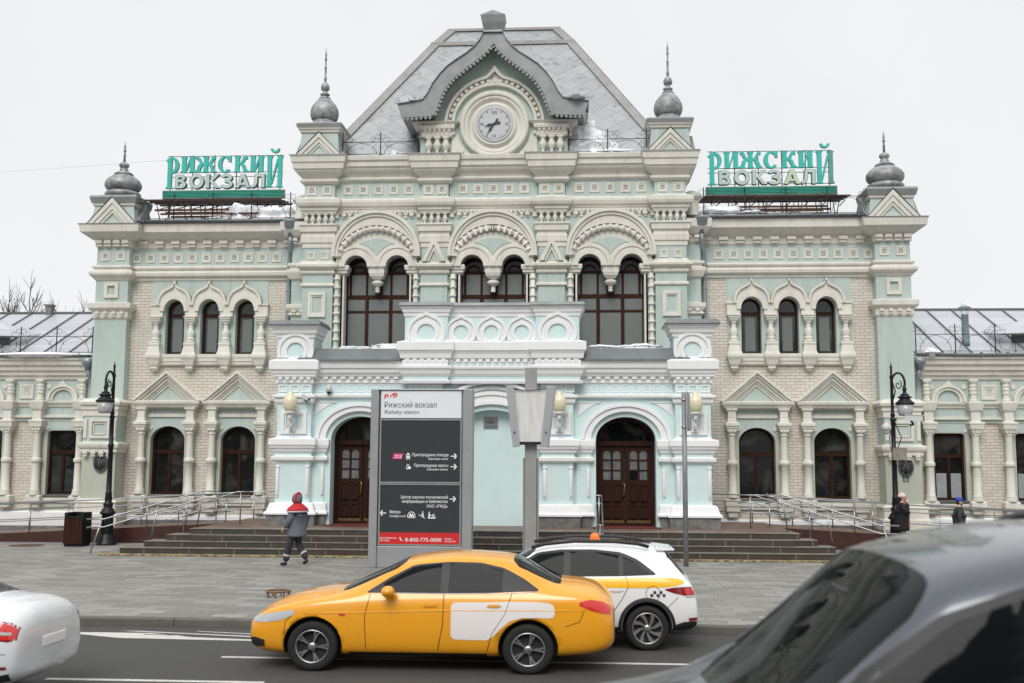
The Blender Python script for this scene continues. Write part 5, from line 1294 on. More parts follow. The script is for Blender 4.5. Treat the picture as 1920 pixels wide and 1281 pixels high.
def sign(x0, width, y, z0, label, damaged):
    """x0 = left end; z0 = top of the ribbed panel"""
    t = thing('rooftop_sign', label, 'sign', (x0+width/2, y, z0-.9), 'turquoise station name signs')
    q = width/4.42
    zb = z0+.08; up0 = .68       # base line of the upper row above zb
    sc = .665
    xs = [('letter',L_R(),.02,1.02),('letter',L_I(),.60,1.0),('letter',L_ZH(),1.16,1.0),('letter',L_S(),1.98,1.0),('letter',L_K(),2.60,1.0),('letter',L_I(),3.18,1.0),('letter',L_J(),3.80,1.0)]
    for j, (nm, polys, x, s) in enumerate(xs):
        m = MB()
        for i, pl in enumerate(polys):
            P_ = [(x0+(x+px*sc*1.06)*q, zb+up0-.075+pz*sc) for px, pz in pl]
            fm = 1 if (damaged and j == 6 and i in (3,4,5)) else 0
            dy = .0008*i
            cx = sum(p[0] for p in P_)/len(P_); cz = sum(p[1] for p in P_)/len(P_)
            m.prism(P_, y-dy, y+.10-dy, 2)
            m.prism(P_, y-.004-dy, y-.002-dy, fm)
        m.build(nm, [turq, turqdk, letteredge], t, weld=False)
    for chn, x in (('В',.0),('О',.53),('К',1.16),('З',1.72),('А',2.26),('Л',2.86)):
        fm = paleye if (damaged and chn == 'А') else pale_l
        bx = x0+(.40+x)*q
        m = MB()
        for i, pl in enumerate(B_(chn, .014)): m.prism([(bx+a_*.82*q, zb+.015+c_*.70) for a_, c_ in pl], y-.02-.0008*i, y+.12+.0008*i)
        lt = m.build('letter', [letteredge_g], t, weld=False)
        m = MB()
        for i, pl in enumerate(B_(chn, -.008)): m.prism([(bx+a_*.82*q, zb+.015+c_*.70) for a_, c_ in pl], y-.034-.0008*i, y-.021)
        m.build('letter_face', [fm], lt, weld=False)
    p = MB(); p.box(x0-.03, x0+width+.03, y+.0, y+.12, z0-.26, z0, 2)
    for k in range(5): p.box(x0-.02, x0+width+.02, y-.03, y+.01, z0-.252+.052*k, z0-.218+.052*k, 0)
    p.box(x0-.05, x0+width+.05, y-.02, y+.13, z0-.285, z0-.262, 1); p.box(x0-.05, x0+width+.05, y-.02, y+.13, z0+.002, z0+.02, 1); p.box(x0-.06, x0-.035, y-.02, y+.13, z0-.28, z0+.02, 1); p.box(x0+width+.035, x0+width+.06, y-.02, y+.13, z0-.28, z0+.02, 1)
    p.build('ribbed_panel', [panelgreen, letteredge, paneldark], t)
    f = MB()
    for z in (z0+1.33, z0+.72, z0+.56, z0+.15): f.tube([(x0+.02,y+.16,z),(x0+width-.05,y+.16,z)], .012, 6)
    for k in range(6): f.tube([(x0+.15+k*(width-.3)/5,y+.17,z0-.9),(x0+.15+k*(width-.3)/5,y+.17,z0+1.36)], .018, 6)
    f.build('letter_frame', [iron], t)
    l = MB()
    # rusty catwalk and trusses under the sign
    for yy, zz_ in ((y-1.0,z0-.585),(y-.55,z0-.54),(y-.1,z0-.48),(y+.4,z0-.43)):
        l.box(x0-.3, x0+width+.25, yy-.02, yy+.02, zz_-.03, zz_+.03, 0)
    for k in range(90):
        x = x0-.25+(width+.45)*k/89
        l.add([(x,y-1.0,z0-.575),(x+.02,y-1.0,z0-.575),(x+.05,y+.4,z0-.42),(x+.03,y+.4,z0-.42),(x,y-1.0,z0-.595),(x+.02,y-1.0,z0-.595),(x+.05,y+.4,z0-.44),(x+.03,y+.4,z0-.44)], [(0,1,2,3),(4,5,6,7),(0,1,5,4)], 0)
    random.seed(int(abs(x0)*10))
    for yy, zz_, mt in ((y-.9,z0-.92,1),(y-.4,z0-.90,1),(y-1.15,z0-1.12,1),(y-.7,z0-1.12,0)):
        a = random.uniform(0,.6); b = random.uniform(.2,.8)
        l.box(x0+a, x0+width-b, yy-.035, yy+.035, zz_-.03, zz_+.03, mt)
    for k in range(8):
        x = x0+.1+k*(width-.2)/7
        l.tube([(x,y-.95,z0-.60),(x+random.uniform(-.2,.2),y-.9,z0-1.25)], .018, 6, 0); l.tube([(x,y+.1,z0-.3),(x+.1,y+.1,z0-1.1)], .018, 6, 0)
        l.tube([(x,y-.9,z0-.92),(x+.45,y+.1,z0-.45)], .018, 6, random.choice((0,1)))
    l.build('catwalk', [darkrust, rust], t)
sign(7.40, 4.42, 1.0, 12.22, 'turquoise rooftop name sign on the right wing, with faded last letter and yellowish A', True)
sign(-12.12, 4.36, 1.0, 12.30, 'turquoise rooftop name sign on the left wing with evenly pale lower letters', False)

# snow lying on roofs
def snowpile(pts, label, seed, amp=.12, name='snow_patch'):
    """pts [(x, y, z, rx, ry, h)]"""
    random.seed(seed); bm = bmesh.new()
    for (x,y,z,rx,ry,h) in pts:
        r_ = bmesh.ops.create_icosphere(bm, subdivisions=4, radius=1.0)
        ph = [random.uniform(0,6) for _ in range(6)]
        for v in r_['verts']:
            c = v.co.copy()
            d = 1 + .05*(math.sin(c.x*23+ph[0])*math.sin(c.z*21+ph[1])+math.sin(c.y*25+ph[2])) + amp*(math.sin(c.x*5+ph[0])+math.sin(c.y*6+ph[1])+math.sin(c.z*7+ph[2])+.6*math.sin(c.x*13+ph[3])+.6*math.sin(c.z*15+ph[4]))
            v.co = Vector((x+c.x*rx*d, y+c.y*ry*d, z+c.z*h*d))
        for fc in bm.faces: fc.smooth = True
    me = bpy.data.meshes.new(name); bm.to_mesh(me); bm.free(); me.materials.append(snow)
    o = link(name, me); tag(o, label, 'snow'); o['kind'] = 'stuff'
snowpile([(3.45,-.5,12.92,.95,.5,.55),(3.3,-.3,13.2,.70,.45,.62),(3.05,-.25,13.6,.45,.45,.62),(3.02,-.15,14.1,.26,.4,.50),(4.05,-.45,12.9,.95,.45,.30),(4.8,-.6,12.9,.7,.4,.17),(3.5,.2,13.5,.45,.4,.45),(3.75,.3,13.3,.5,.35,.35)], 'heap of melting snow beside the right end of the clock gable', 3)
snowpile([(-3.4,-.6,12.94,.55,.4,.2),(-3.9,-.6,12.93,.4,.4,.12)], 'small snow patch on the ledge left of the clock gable', 4)
snowpile([(7.6,.4,10.98,.8,.8,.42),(8.6,.5,10.98,.9,.8,.26),(10.3,.6,10.98,1.0,.6,.2),(9.4,.8,11.0,.8,.6,.2)], 'snow lying under the catwalk of the right rooftop sign', 5, .09)
snowpile([(-7.7,.4,10.98,.8,.7,.5),(-8.8,.5,10.98,1.0,.8,.52),(-9.6,.6,10.95,.9,.6,.3),(-7.2,.5,10.95,.5,.5,.4)], 'snow lying under the catwalk of the left rooftop sign', 6, .09)
snowpile([(-16,-.02,6.22,2.6,.35,.10),(-19.5,.0,6.22,2.2,.35,.1)], 'strip of snow along the eaves of the left low wing', 8, .05)
snowpile([(14.5,-.1,6.25,.28,.3,.14)], 'small lump of snow on the eaves of the right low wing', 9, .1)
snowpile([(-2.9,-2.5,6.16,.9,.5,.16),(-4.3,-2.4,6.14,.6,.5,.12)], 'thin snow on the left porch roof below the great window', 10, .08)
snowpile([(3.6,-2.5,6.16,.6,.4,.12),(4.8,-2.5,6.15,.7,.45,.15)], 'thin snow on the right porch roof below the great window', 11, .08)
snowpile([(-2.65,-1.1,14.72,.3,.5,.10)], 'snow on the left eave of the clock gable hood', 12, .08)
snowpile([(2.8,-1.3,14.71,.32,.5,.06)], 'snow on the right eave of the clock gable hood', 13, .08)

# ------------------------------------------------------------------ clock
t = thing('station_clock', 'round grey clock face with black Roman numerals set in the gable', 'clock', (.03, -1.05, 13.96))
cx, cz, y = .03, 13.96, -1.06
m = MB(); m.annulus(cx, cz, [(.0,y-.02),(.60,y-.02),(.63,y),(.63,y+.1)], 64); m.build('face', [mat('pale_grey_dial', (.50,.51,.53), .5)], t, recalc=True)
m = MB()
for k in range(60):
    a = 2*PI*k/60; l = .045 if k % 5 else (.11 if k % 15 else .0)
    wd_ = .012 if k % 5 else .018
    if l:
        p = [Vector((cx+r*math.cos(a)-s*wd_/2*math.sin(a), cz+r*math.sin(a)+s*wd_/2*math.cos(a))) for r, s in ((.555-l,-1),(.555,-1),(.555,1),(.555-l,1))]
        m.prism([tuple(q) for q in p], y-.032, y-.022)
m.build('minute_track', [blackplastic], t)
for s, ax, az in (('XII',0,.40),('III',.43,0),('VI',0,-.42),('IX',-.43,0)):
    text('numeral', s, .155, blackplastic, t, (cx+ax, y-.022, cz+az-.055), align='CENTER', depth=.004, bold=0)
def hand(nm, ang, L_, w):
    d = Vector((math.sin(R(ang)), math.cos(R(ang)))); n = Vector((d.y,-d.x)); c = Vector((cx,cz))
    P_ = lambda u, v: tuple(c+d*u+n*v)
    h = MB(); h.prism([P_(-.20,-w*.8),(P_(-.22,0)),P_(-.20,w*.8),P_(-.06,w*.4),P_(L_*.35,w*.5),P_(L_*.5,w*1.1),P_(L_*.62,w*.4),P_(L_,0),P_(L_*.62,-w*.4),P_(L_*.5,-w*1.1),P_(L_*.35,-w*.5),P_(-.06,-w*.4)], y-.06, y-.045); h.build(nm, [blackplastic], t)
hand('hour_hand', 257, .36, .05); hand('minute_hand', 215, .47, .042)

# ------------------------------------------------------------------ porch wall lamps, cameras, plaques
globe_m = mat('cream_glass_globe', (.68,.62,.44), .25, spec=.6)
def wall_lamp(x, label):
    t = thing('wall_lamp', label, 'lamp', (x, -4.1, 3.9), 'cream globe lamps on the porch piers')
    g = MB(); g.lathe(x, -4.18, [(4.09,.12),(4.12,.15),(4.20,.19),(4.30,.21),(4.40,.212),(4.49,.19),(4.55,.15),(4.58,.12),(4.60,.10),(4.64,.095),(4.68,.06),(4.73,.025),(4.74,.004)], 24); g.build('globe', [globe_m], t)
    b = MB(); b.lathe(x, -4.18, [(4.03,.11),(4.09,.145),(4.10,.12)], 20); b.tube([(x,-4.18,4.05),(x,-4.17,3.92),(x,-4.05,3.80),(x,-3.92,3.76)], .022, 8); b.lathe(x, -4.18, [(3.86,.03),(3.9,.07),(3.98,.05),(4.03,.06)], 12)
    b.tube([(x-.07,-4.12,3.62),(x-.02,-4.12,3.85),(x+.06,-4.1,3.84),(x+.11,-4.05,3.64)], .016, 6); b.box(x-.10, x+.10, -3.95, -3.88, 3.52, 3.92); b.tube([(x,-4.0,3.56),(x,-4.05,3.8)], .045, 8)
    b.build('bracket', [white], t)
wall_lamp(-5.86, 'cream globe wall lamp on the leftmost porch pier')
wall_lamp(2.28, 'cream globe wall lamp half hidden behind the grey pylon head')
wall_lamp(6.30, 'cream globe wall lamp on the rightmost porch pier beside the road sign')

def dome_camera(c, label, r=.09):
    t = thing('security_camera', label, 'camera', c, 'security cameras')
    m = MB(); m.lathe(c[0], c[1], [(c[2]-.01,r),(c[2]+.10,r*1.05),(c[2]+.16,r*.9),(c[2]+.22,r*.4)], 16); m.tube([(c[0],c[1],c[2]+.18),(c[0],c[1]+.12,c[2]+.2)], .025, 6); m.build('housing', [paleplastic], t)
    m = MB(); m.ball((c[0],c[1],c[2]-.01), r*.85, 14, 8); m.build('lens_dome', [blackplastic if r < .1 else paleplastic], t)
def bullet_camera(c, d, label, s=1.0):
    t = thing('security_camera', label, 'camera', c, 'security cameras')
    d = Vector(d).normalized(); c = Vector(c); q = d.to_track_quat('Y','Z').to_matrix()
    m = MB(); m.cbox(c, (.10*s,.34*s,.11*s), 0, q); m.cbox(c+q@Vector((0,.02*s,.062*s)), (.12*s,.38*s,.012*s), 0, q); m.build('housing', [paleplastic], t)
    m = MB(); m.cbox(c+d*.172*s, (.08*s,.01*s,.085*s), 0, q); m.build('lens', [blackplastic], t)
    m = MB(); m.tube([c-q@Vector((0,.05*s,.05*s)), c+Vector((0,.05*s,-.12*s)), c+Vector((0,.2*s,-.14*s))], .022*s, 6); m.build('bracket', [blackplastic], t)
dome_camera((-4.78,-3.75,4.72), 'small white dome camera above the left porch arch', .085)
bullet_camera((-5.42,-4.05,4.52), (.75,-.5,-.35), 'white bullet camera beside the leftmost globe lamp', .9)
t = thing('wall_plaque', 'small grey inscribed plaque on the teal niche wall', 'plaque', (.16, -3.26, 3.8))
m = MB(); m.box(-.06, .38, -3.275, -3.252, 3.62, 3.98); m.build('plate', [mat('grey_metal_plaque', (.26,.27,.27), .4, metal=.6)], t)
m = MB()
random.seed(2)
for z, w0 in ((3.90,.05),(3.85,.13),(3.815,.15),(3.78,.09),(3.68,.13)): m.box(.16-w0, .16+w0, -3.279, -3.274, z-.008, z+.008)
m.build('inscription', [blackplastic], t)
t_em = mat('dark_metal_relief', (.085,.09,.09), .5, metal=.5, bump=.2)
for x, lab in ((-13.2,'oval dark relief emblem on the left corner tower behind the street lamp'),(13.35,'oval dark relief emblem on the right corner tower above a wheelchair sign')):
    t = thing('wall_emblem', lab, 'emblem', (x, -.76, 2.5), 'oval emblems on the corner towers')
    m = MB(); m.band(arc(x,2.5,.24,.30,0,360,28), arc(x,2.5,.19,.25,0,360,28), -.82, -.74)
    m.build('wreath', [t_em], t)
    m = MB(); m.prism(arc(x,2.5,.19,.25,0,360,24)[:-1], -.775, -.74); m.build('shield', [mat('mid_grey_relief', (.20,.21,.2), .5, metal=.3)], t)
    m = MB()
    for s in (-1,1):
        m.tube([(x+s*.12,-.80,2.34),(x+s*.15,-.81,2.55),(x+s*.06,-.81,2.66)], .03, 6); m.tube([(x+s*.05,-.80,2.3),(x+s*.06,-.81,2.6)], .025, 6)
    m.tube([(x,-.80,2.28),(x,-.82,2.74)], .035, 6); m.build('relief_figure', [t_em], t)
t = thing('wheelchair_sign', 'small dark square wheelchair sign under the right oval emblem', 'sign', (13.34,-.76,2.13))
m = MB(); m.box(13.25, 13.43, -.775, -.752, 2.04, 2.22); m.build('plate', [mat('slate_blue_plate', (.06,.08,.10), .4)], t)
m = MB(); m.tube([(13.34+.045*math.cos(R(a))-.008,-.779,2.10+.045*math.sin(R(a))) for a in range(150,390,24)], .007, 5); m.tube([(13.32,-.779,2.17),(13.325,-.779,2.12),(13.37,-.779,2.11),(13.385,-.779,2.07)], .008, 5); m.ball((13.318,-.779,2.19), .014, 8, 6)
m.build('symbol', [letterwhite], t)

# ------------------------------------------------------------------ street lamps
lampglass = mat('frosted_lantern_glass', (.36,.375,.375), .2, spec=.6)
def street_lamp(x, y, dirv, label):
    t = thing('street_lamp', label, 'street lamp', (0,0,0), 'black cast iron street lamps')
    p = MB()
    p.lathe(0,0,[(0,.30),(.05,.30),(.07,.27),(.14,.27),(.17,.23),(.24,.25),(.28,.20),(.34,.19),(.92,.17),(.95,.23),(.99,.24),(1.02,.21),(1.10,.17),(1.16,.12),(1.22,.15),(1.28,.15),(1.32,.10),(1.40,.115),(1.55,.095),(1.58,.11),(1.62,.085),(3.0,.07),(3.02,.09),(3.10,.09),(3.12,.068),(3.9,.062),(3.92,.085),(3.97,.085),(3.99,.06),(4.05,.06),(4.08,.08),(4.14,.05),(5.2,.042),(5.22,.06),(5.28,.055),(5.32,.035),(5.52,.03),(5.55,.045),(5.60,.02),(5.72,.004)], 16)
    for k in range(8): a = 2*PI*k/8; p.tube([(.18*math.cos(a),.18*math.sin(a),.36),(.165*math.cos(a),.165*math.sin(a),.90)], .02, 5)
    p.build('post', [iron], t)
    D = Vector(dirv).normalized()
    a = MB(); pts = []
    for th in range(180, -31, -15): pts.append(D*(.19+.19*math.cos(R(th))) + Vector((0,0,5.05+.32*math.sin(R(th)))))
    a.tube(pts, .035, 8); a.tube([D*.03+Vector((0,0,4.55)), D*.10+Vector((0,0,4.8)), D*.03+Vector((0,0,5.08))], .02, 6)
    sc_ = [D*(.19+(.11-.008*i)*math.cos(R(60-40*i))) + Vector((0,0,5.0+(.15-.011*i)*math.sin(R(60-40*i)))) for i in range(12)]
    a.tube(sc_, .018, 6); a.lathe(D.x*.365, D.y*.365, [(4.70,.10),(4.74,.06),(4.80,.05),(4.86,.07),(4.92,.05),(4.98,.045)], 12)
    a.build('bracket', [iron], t)
    h = MB(); c = D*.365
    h.lathe(c.x, c.y, [(4.40,.275),(4.44,.29),(4.46,.27),(4.50,.22),(4.58,.14),(4.60,.20),(4.64,.20),(4.66,.13),(4.72,.12)], 20)
    h.build('lantern_cap', [iron], t)
    g = MB(); g.lathe(c.x, c.y, [(4.05,.15),(4.07,.185),(4.12,.205),(4.40,.255)], 20); g.build('lantern_glass', [lampglass], t)
    t.location = (x, y, 0)
    return t
street_lamp(-11.75, -3.3, (-.25,-1,0), 'black cast iron street lamp beside the litter bin, left of the steps')
street_lamp(12.42, -2.75, (.95,-.35,0), 'black street lamp with cameras and grey box, behind the woman in pink hat')
bullet_camera((12.88,-3.3,3.97), (.95,-.3,-.06), 'long pale bullet camera on the right street lamp', 1.5)
dome_camera((12.18,-2.9,3.62), 'white round camera hanging from the right street lamp', .14)
t = thing('junction_box', 'grey metal junction box strapped to the right street lamp', 'box', (12.5,-2.9,2.75))
m = MB(); m.box(12.32, 12.72, -3.02, -2.84, 2.72, 3.06); m.box(12.30, 12.74, -3.03, -2.84, 3.06, 3.09); m.build('case', [mat('weathered_grey_box', (.27,.25,.22), .6, noise=.4, nscale=6)], t)
m = MB(); m.tube([(12.4,-2.95,2.72),(12.42,-2.98,2.55),(12.55,-2.98,2.5),(12.64,-2.95,2.72)], .02, 6); m.tube([(12.5,-2.9,3.09),(12.62,-2.9,3.4),(12.45,-2.9,3.8),(12.5,-2.85,4.0)], .015, 6); m.tube([(12.3,-2.8,3.1),(12.28,-2.85,3.4),(12.35,-2.85,3.75)], .012, 6); m.build('cable', [blackplastic], t)

# ------------------------------------------------------------------ litter bin
t = thing('litter_bin', 'square litter bin with brown timber slats and black metal sides', 'litter bin', (-12.42, -3.87, 0))
m = MB(); x, y = -12.42, -3.87
m.box(x-.27, x+.27, y-.27, y+.27, .0, .06); m.box(x-.30, x-.20, y-.27, y+.29, .06, 1.02); m.box(x+.20, x+.30, y-.27, y+.29, .06, 1.02); m.box(x-.20,x+.20,y+.24,y+.29,.06,1.02); m.box(x-.24,x+.24,y-.2,y+.25,.06,.8)
m.box(x-.20, x+.20, y-.27, y-.2, .86, .90)
m.build('body', [iron], t, bevel=.006)
m = MB()
for k in range(7): m.box(x-.285+.082*k, x-.285+.082*k+.072, y-.31, y-.275, .08, .84)
m.build('slats', [woodred], t, bevel=.004)

# ------------------------------------------------------------------ information stele
t = thing('information_board', 'tall grey station information board with white, charcoal and red panels and direction arrows', 'information board', (-1.13, -9.5, 0))
Y0 = -9.5
xl, xr = -2.35, .21
m = MB()
m.box(xl, xl+.20, Y0-.03, Y0+.45, .002, 4.42); m.box(xr-.24, xr, Y0-.03, Y0+.45, .002, 4.42); m.box(xl+.2, xr-.24, Y0+.10, Y0+.40, .002, 4.40); m.box(xl+.2, xr-.24, Y0+.0, Y0+.1, 4.385, 4.42)
m.box(xl+.20, xr-.24, Y0+.02, Y0+.1, .003, .53)
m.build('frame', [signgrey], t, bevel=.012)
fx0, fx1 = xl+.235, xr-.275
def face(n, z0, z1, mt, fr=True):
    q = MB(); q.box(fx0+.012, fx1-.012, Y0+.035, Y0+.1, z0+.012, z1-.012); o = q.build(n, [mt], t)
    if fr:
        q = MB(); q.band(rect(fx0,fx1,z0,z1)+[(fx0,z0)], rect(fx0+.03,fx1-.03,z0+.03,z1-.03)+[(fx0+.03,z0+.03)], Y0+.015, Y0+.1); q.build('panel_rim', [signgrey], o)
    return o
pw = face('title_panel', 3.68, 4.385, signwhite, False)
pc1 = face('direction_panel', 2.08, 3.665, charcoal)
pc2 = face('direction_panel', .55, 2.065, charcoal)
q = MB(); q.box(fx0+.03, fx1-.03, Y0+.028, Y0+.09, .585, .865); pr_ = q.build('phone_strip', [red], pc2)
W = fx1-fx0
def X_(px): return fx0 + (px-104)/(702-104)*W          # measured across the board's face
def Z_(py, a=(265,3.68), b=(1215,.56)): return a[1]+(py-a[0])/(b[0]-a[0])*(b[1]-a[1])
yt = Y0+.033
text('lettering', 'Рижский вокзал', .195, lettergrey, pw, (fx0+.09, yt, 3.955), width=1.31, bold=0)
text('lettering', 'Rizhsky station', .135, lettergrey, pw, (fx0+.09, yt, 3.80), width=.88, shear=.2)
lg = MB()                                               # red railway monogram
ox, oz, k = fx0+.09, 4.19, .34/100.0
def PL(l): return [(ox+x*k, oz+z*k) for x, z in l]
for pl in ([(2,28),(30,28),(34,20),(28,8),(16,6),(18,13),(24,14),(25,20),(14,21),(8,-5),(0,-5)], [(40,5),(52,28),(60,28),(48,5)], [(66,8),(70,20),(84,21),(86,28),(74,28),(60,36),(58,30)], [(62,5),(86,5),(96,18),(96,32),(88,38),(68,38),(66,31),(84,31),(88,27),(86,16),(80,12),(64,12)]):
    lg.prism(PL(pl), Y0+.030, Y0+.036)
lg.build('monogram', [letterred], pw)
yt2 = Y0+.033
def wt(s, size, px_right, py, width, par, **kw): text('lettering', s, size, letterwhite, par, (X_(px_right)-width, yt2, Z_(py)), width=width, **kw)
wt('Пригородные поезда', .105, 604, 550, .905, pc1, bold=0); wt('Suburban trains', .08, 604, 577, .50, pc1, shear=.2)
wt('Пригородные кассы', .105, 604, 630, .85, pc1, bold=0); wt('Suburban tickets', .08, 604, 656, .53, pc1, shear=.2)
wt('Центр научно-технической', .105, 604, 868, 1.17, pc2, bold=0); wt('информации и библиотек', .105, 604, 900, 1.14, pc2, bold=0); wt('ОАО «РЖД»', .10, 604, 934, .52, pc2, bold=0)
text('lettering', 'Метро', .105, letterwhite, pc2, (X_(182), yt2, Z_(980)), width=.27, bold=0); text('lettering', 'Undeground', .08, letterwhite, pc2, (X_(182), yt2, Z_(1007)), width=.40, shear=.2)
text('lettering', '8-800-775-0000', .13, letterwhite, pr_, (X_(300), Y0+.026, Z_(1188)), width=.90, bold=0)
text('lettering', 'Единая справочная', .055, letterwhite, pr_, (X_(110), Y0+.026, Z_(1168)), width=.43); text('lettering', 'ОАО «РЖД»', .055, letterwhite, pr_, (X_(110), Y0+.026, Z_(1187)), width=.26); text('lettering', 'Телефон', .055, letterwhite, pr_, (X_(584), Y0+.026, Z_(1172)), width=.19); text('lettering', 'бесплатный', .055, letterwhite, pr_, (X_(584), Y0+.026, Z_(1190)), width=.27)
q = MB(); cxx, czz = X_(272), Z_(1172)
q.tube([(cxx-.03,Y0+.025,czz+.045),(cxx-.02,Y0+.025,czz-.01),(cxx+.035,Y0+.025,czz-.045)], .014, 6); q.build('phone_symbol', [letterwhite], pr_)
def arrow(px, py, d, par):
    q = MB(); c = Vector((X_(px), Z_(py))); s = d
    q.prism([(c.x-.075,c.y-.011),(c.x+.075,c.y-.011),(c.x+.075,c.y+.011),(c.x-.075,c.y+.011)], yt2-.004, yt2+.003)
    for u in (-1,1):
        tip = (c.x+s*.085, c.y); q.prism([tip,(tip[0]-s*.03,c.y),(tip[0]-s*.085,c.y+u*.055),(tip[0]-s*.058,c.y+u*.07)], yt2-.0045-.0005*u, yt2+.003)
    q.build('arrow', [letterwhite], par)
arrow(646,549,1,pc1); arrow(646,628,1,pc1); arrow(642,870,1,pc2); arrow(136,978,-1,pc2)
q = MB(); q.prism([(X_(193),Z_(572)),(X_(266),Z_(572)),(X_(280),Z_(530)),(X_(208),Z_(530))], yt2-.003, yt2+.002); bd = q.build('line_badge', [magenta], pc1)
text('lettering', 'D2', .12, letterwhite, bd, (X_(214), yt2-.003, Z_(565)), width=.165, bold=0)
q = MB(); a, b = X_(312), Z_(550)                       # train, ticket, metro, escalator and stroller pictograms
q.prism([(a-.045,b-.04),(a+.045,b-.04),(a+.05,b+.02),(a+.03,b+.06),(a-.03,b+.06),(a-.05,b+.02)], yt2-.003, yt2+.002, 0, [rect(a-.03,a+.03,b+.0,b+.03)]); q.box(a-.012, a+.012, yt2-.003, yt2+.002, b+.06, b+.085); q.box(a-.055,a+.055,yt2-.003,yt2+.002,b-.065,b-.05); q.box(a-.04,a-.02,yt2-.003,yt2+.002,b-.09,b-.045); q.box(a+.02,a+.04,yt2-.003,yt2+.002,b-.09,b-.045)
q.build('pictogram', [letterwhite], pc1)
q = MB(); a, b = X_(316), Z_(630); q.band([(a-.06,b-.04),(a-.02,b-.07),(a+.02,b+.05),(a-.03,b+.07),(a-.06,b-.04)], [(a-.047,b-.035),(a-.025,b-.052),(a+.007,b+.042),(a-.02,b+.053),(a-.047,b-.035)], yt2-.003, yt2+.002); q.prism([(a-.02,b-.06),(a+.06,b-.05),(a+.06,b-.0),(a+.02,b+.015),(a-.0,b-.02)], yt2-.0045, yt2+.002); q.build('pictogram', [letterwhite], pc1)
q = MB(); a, b = X_(343), Z_(990); q.band(arc(a,b-.03,.10,.11,-20,200,20), arc(a,b-.03,.085,.095,-20,200,20), yt2-.003, yt2+.002); q.box(a-.09,a+.09,yt2-.0025,yt2+.002,b-.075,b-.062)
q.prism([(a-.065,b-.055),(a-.035,b+.045),(a,b-.005),(a+.035,b+.045),(a+.065,b-.055),(a+.03,b-.055),(a+.025,b-.02),(a,b-.06),(a-.025,b-.02),(a-.03,b-.055)], yt2-.0035, yt2+.002); q.build('pictogram', [letterwhite], pc2)
q = MB(); a, b = X_(420), Z_(990); q.prism([(a-.08,b+.0),(a+.07,b-.09),(a+.07,b-.075),(a-.08,b+.015)], yt2-.003, yt2+.002); q.disc(a+.02, yt2-.003, b+.075, .015, 10, 0, .005); q.prism([(a-.005,b+.05),(a+.03,b+.05),(a+.035,b-.0),(a+.055,b-.05),(a+.04,b-.05),(a+.01,b-.01),(a-.02,b-.03),(a-.03,b-.025),(a+.0,b+.005)], yt2-.003, yt2+.002); q.build('pictogram', [letterwhite], pc2)
q = MB(); a, b = X_(490), Z_(990); q.box(a-.09,a+.10,yt2-.003,yt2+.002,b-.085,b-.06); q.disc(a-.06, yt2-.003, b+.065, .014, 10, 0, .005); q.prism([(a-.075,b+.04),(a-.05,b+.04),(a-.04,b-.0),(a-.05,b-.06),(a-.08,b-.06)], yt2-.003, yt2+.002); q.band(arc(a+.05,b-.03,.035,.035,0,360,14), arc(a+.05,b-.03,.022,.022,0,360,14), yt2-.003, yt2+.002); q.prism([(a-.05,b+.02),(a+.0,b-.01),(a+.06,b+.03),(a+.07,b+.02),(a+.0,b-.025),(a-.05,b+.01)], yt2-.003, yt2+.002); q.build('pictogram', [letterwhite], pc2)

# ------------------------------------------------------------------ grey display pylon seen from behind
t = thing('display_pylon', 'grey steel post carrying a tapered three sided display box', 'display pylon', (1.62, -8.5, 0))
m = MB(); x, y = 1.62, -8.5
m.box(x-.15, x+.15, y-.12, y+.12, .002, 5.03); m.box(x-.20, x-.155, y-.05, y+.12, .002, 2.72); m.box(x+.155, x+.20, y-.05, y+.12, .002, 2.72); m.build('post', [mat('dull_steel_post', (.33,.325,.31), .5, metal=.3, noise=.2, nscale=2)], t, bevel=.01)
m = MB()
m.add([(x-.38,y-.32,3.12),(x+.38,y-.32,3.12),(x+.55,y-.40,4.42),(x-.55,y-.40,4.42),(x-.3,y+.3,3.12),(x+.3,y+.3,3.12),(x+.35,y+.3,4.42),(x-.35,y+.3,4.42)], [(0,1,2,3),(0,1,5,4),(1,2,6,5),(3,0,4,7),(3,2,6,7),(4,5,6,7)])
m.build('back_panel', [mat('dirty_pale_sheet', (.70,.695,.675), .55, noise=.22, nscale=3, stretch=(3,3,.4), dirt=.12)], t, bevel=.008)
for s in (-1, 1):
    m = MB()
    a = [(x+s*.26,y-.42,3.02),(x+s*.44,y-.36,2.98),(x+s*.63,y-.44,4.53),(x+s*.42,y-.50,4.53)]; b = [(p[0]+s*.02,p[1]+.55,p[2]) for p in a]
    m.add(a+b, [(0,1,2,3),(4,5,6,7),(0,1,5,4),(1,2,6,5),(2,3,7,6),(3,0,4,7)]); m.build('side_case', [mat('cool_grey_case', (.45,.475,.49), .4, metal=.25, noise=.08, nscale=2) if 'cool_grey_case' not in bpy.data.materials else bpy.data.materials['cool_grey_case']], t, bevel=.012)
m = MB(); m.tube([(x-.45,y-.46,4.46),(x-.2,y-.43,4.43),(x,y-.43,4.42),(x+.2,y-.43,4.44),(x+.45,y-.46,4.46)], .012, 6); m.box(x-.32,x+.32,y-.3,y+.2,3.05,3.12)
for s in (-1,1): m.disc(x+s*.40, y-.45, 3.36, .022, 10, 0, .02)
m.build('cable', [blackplastic], t)

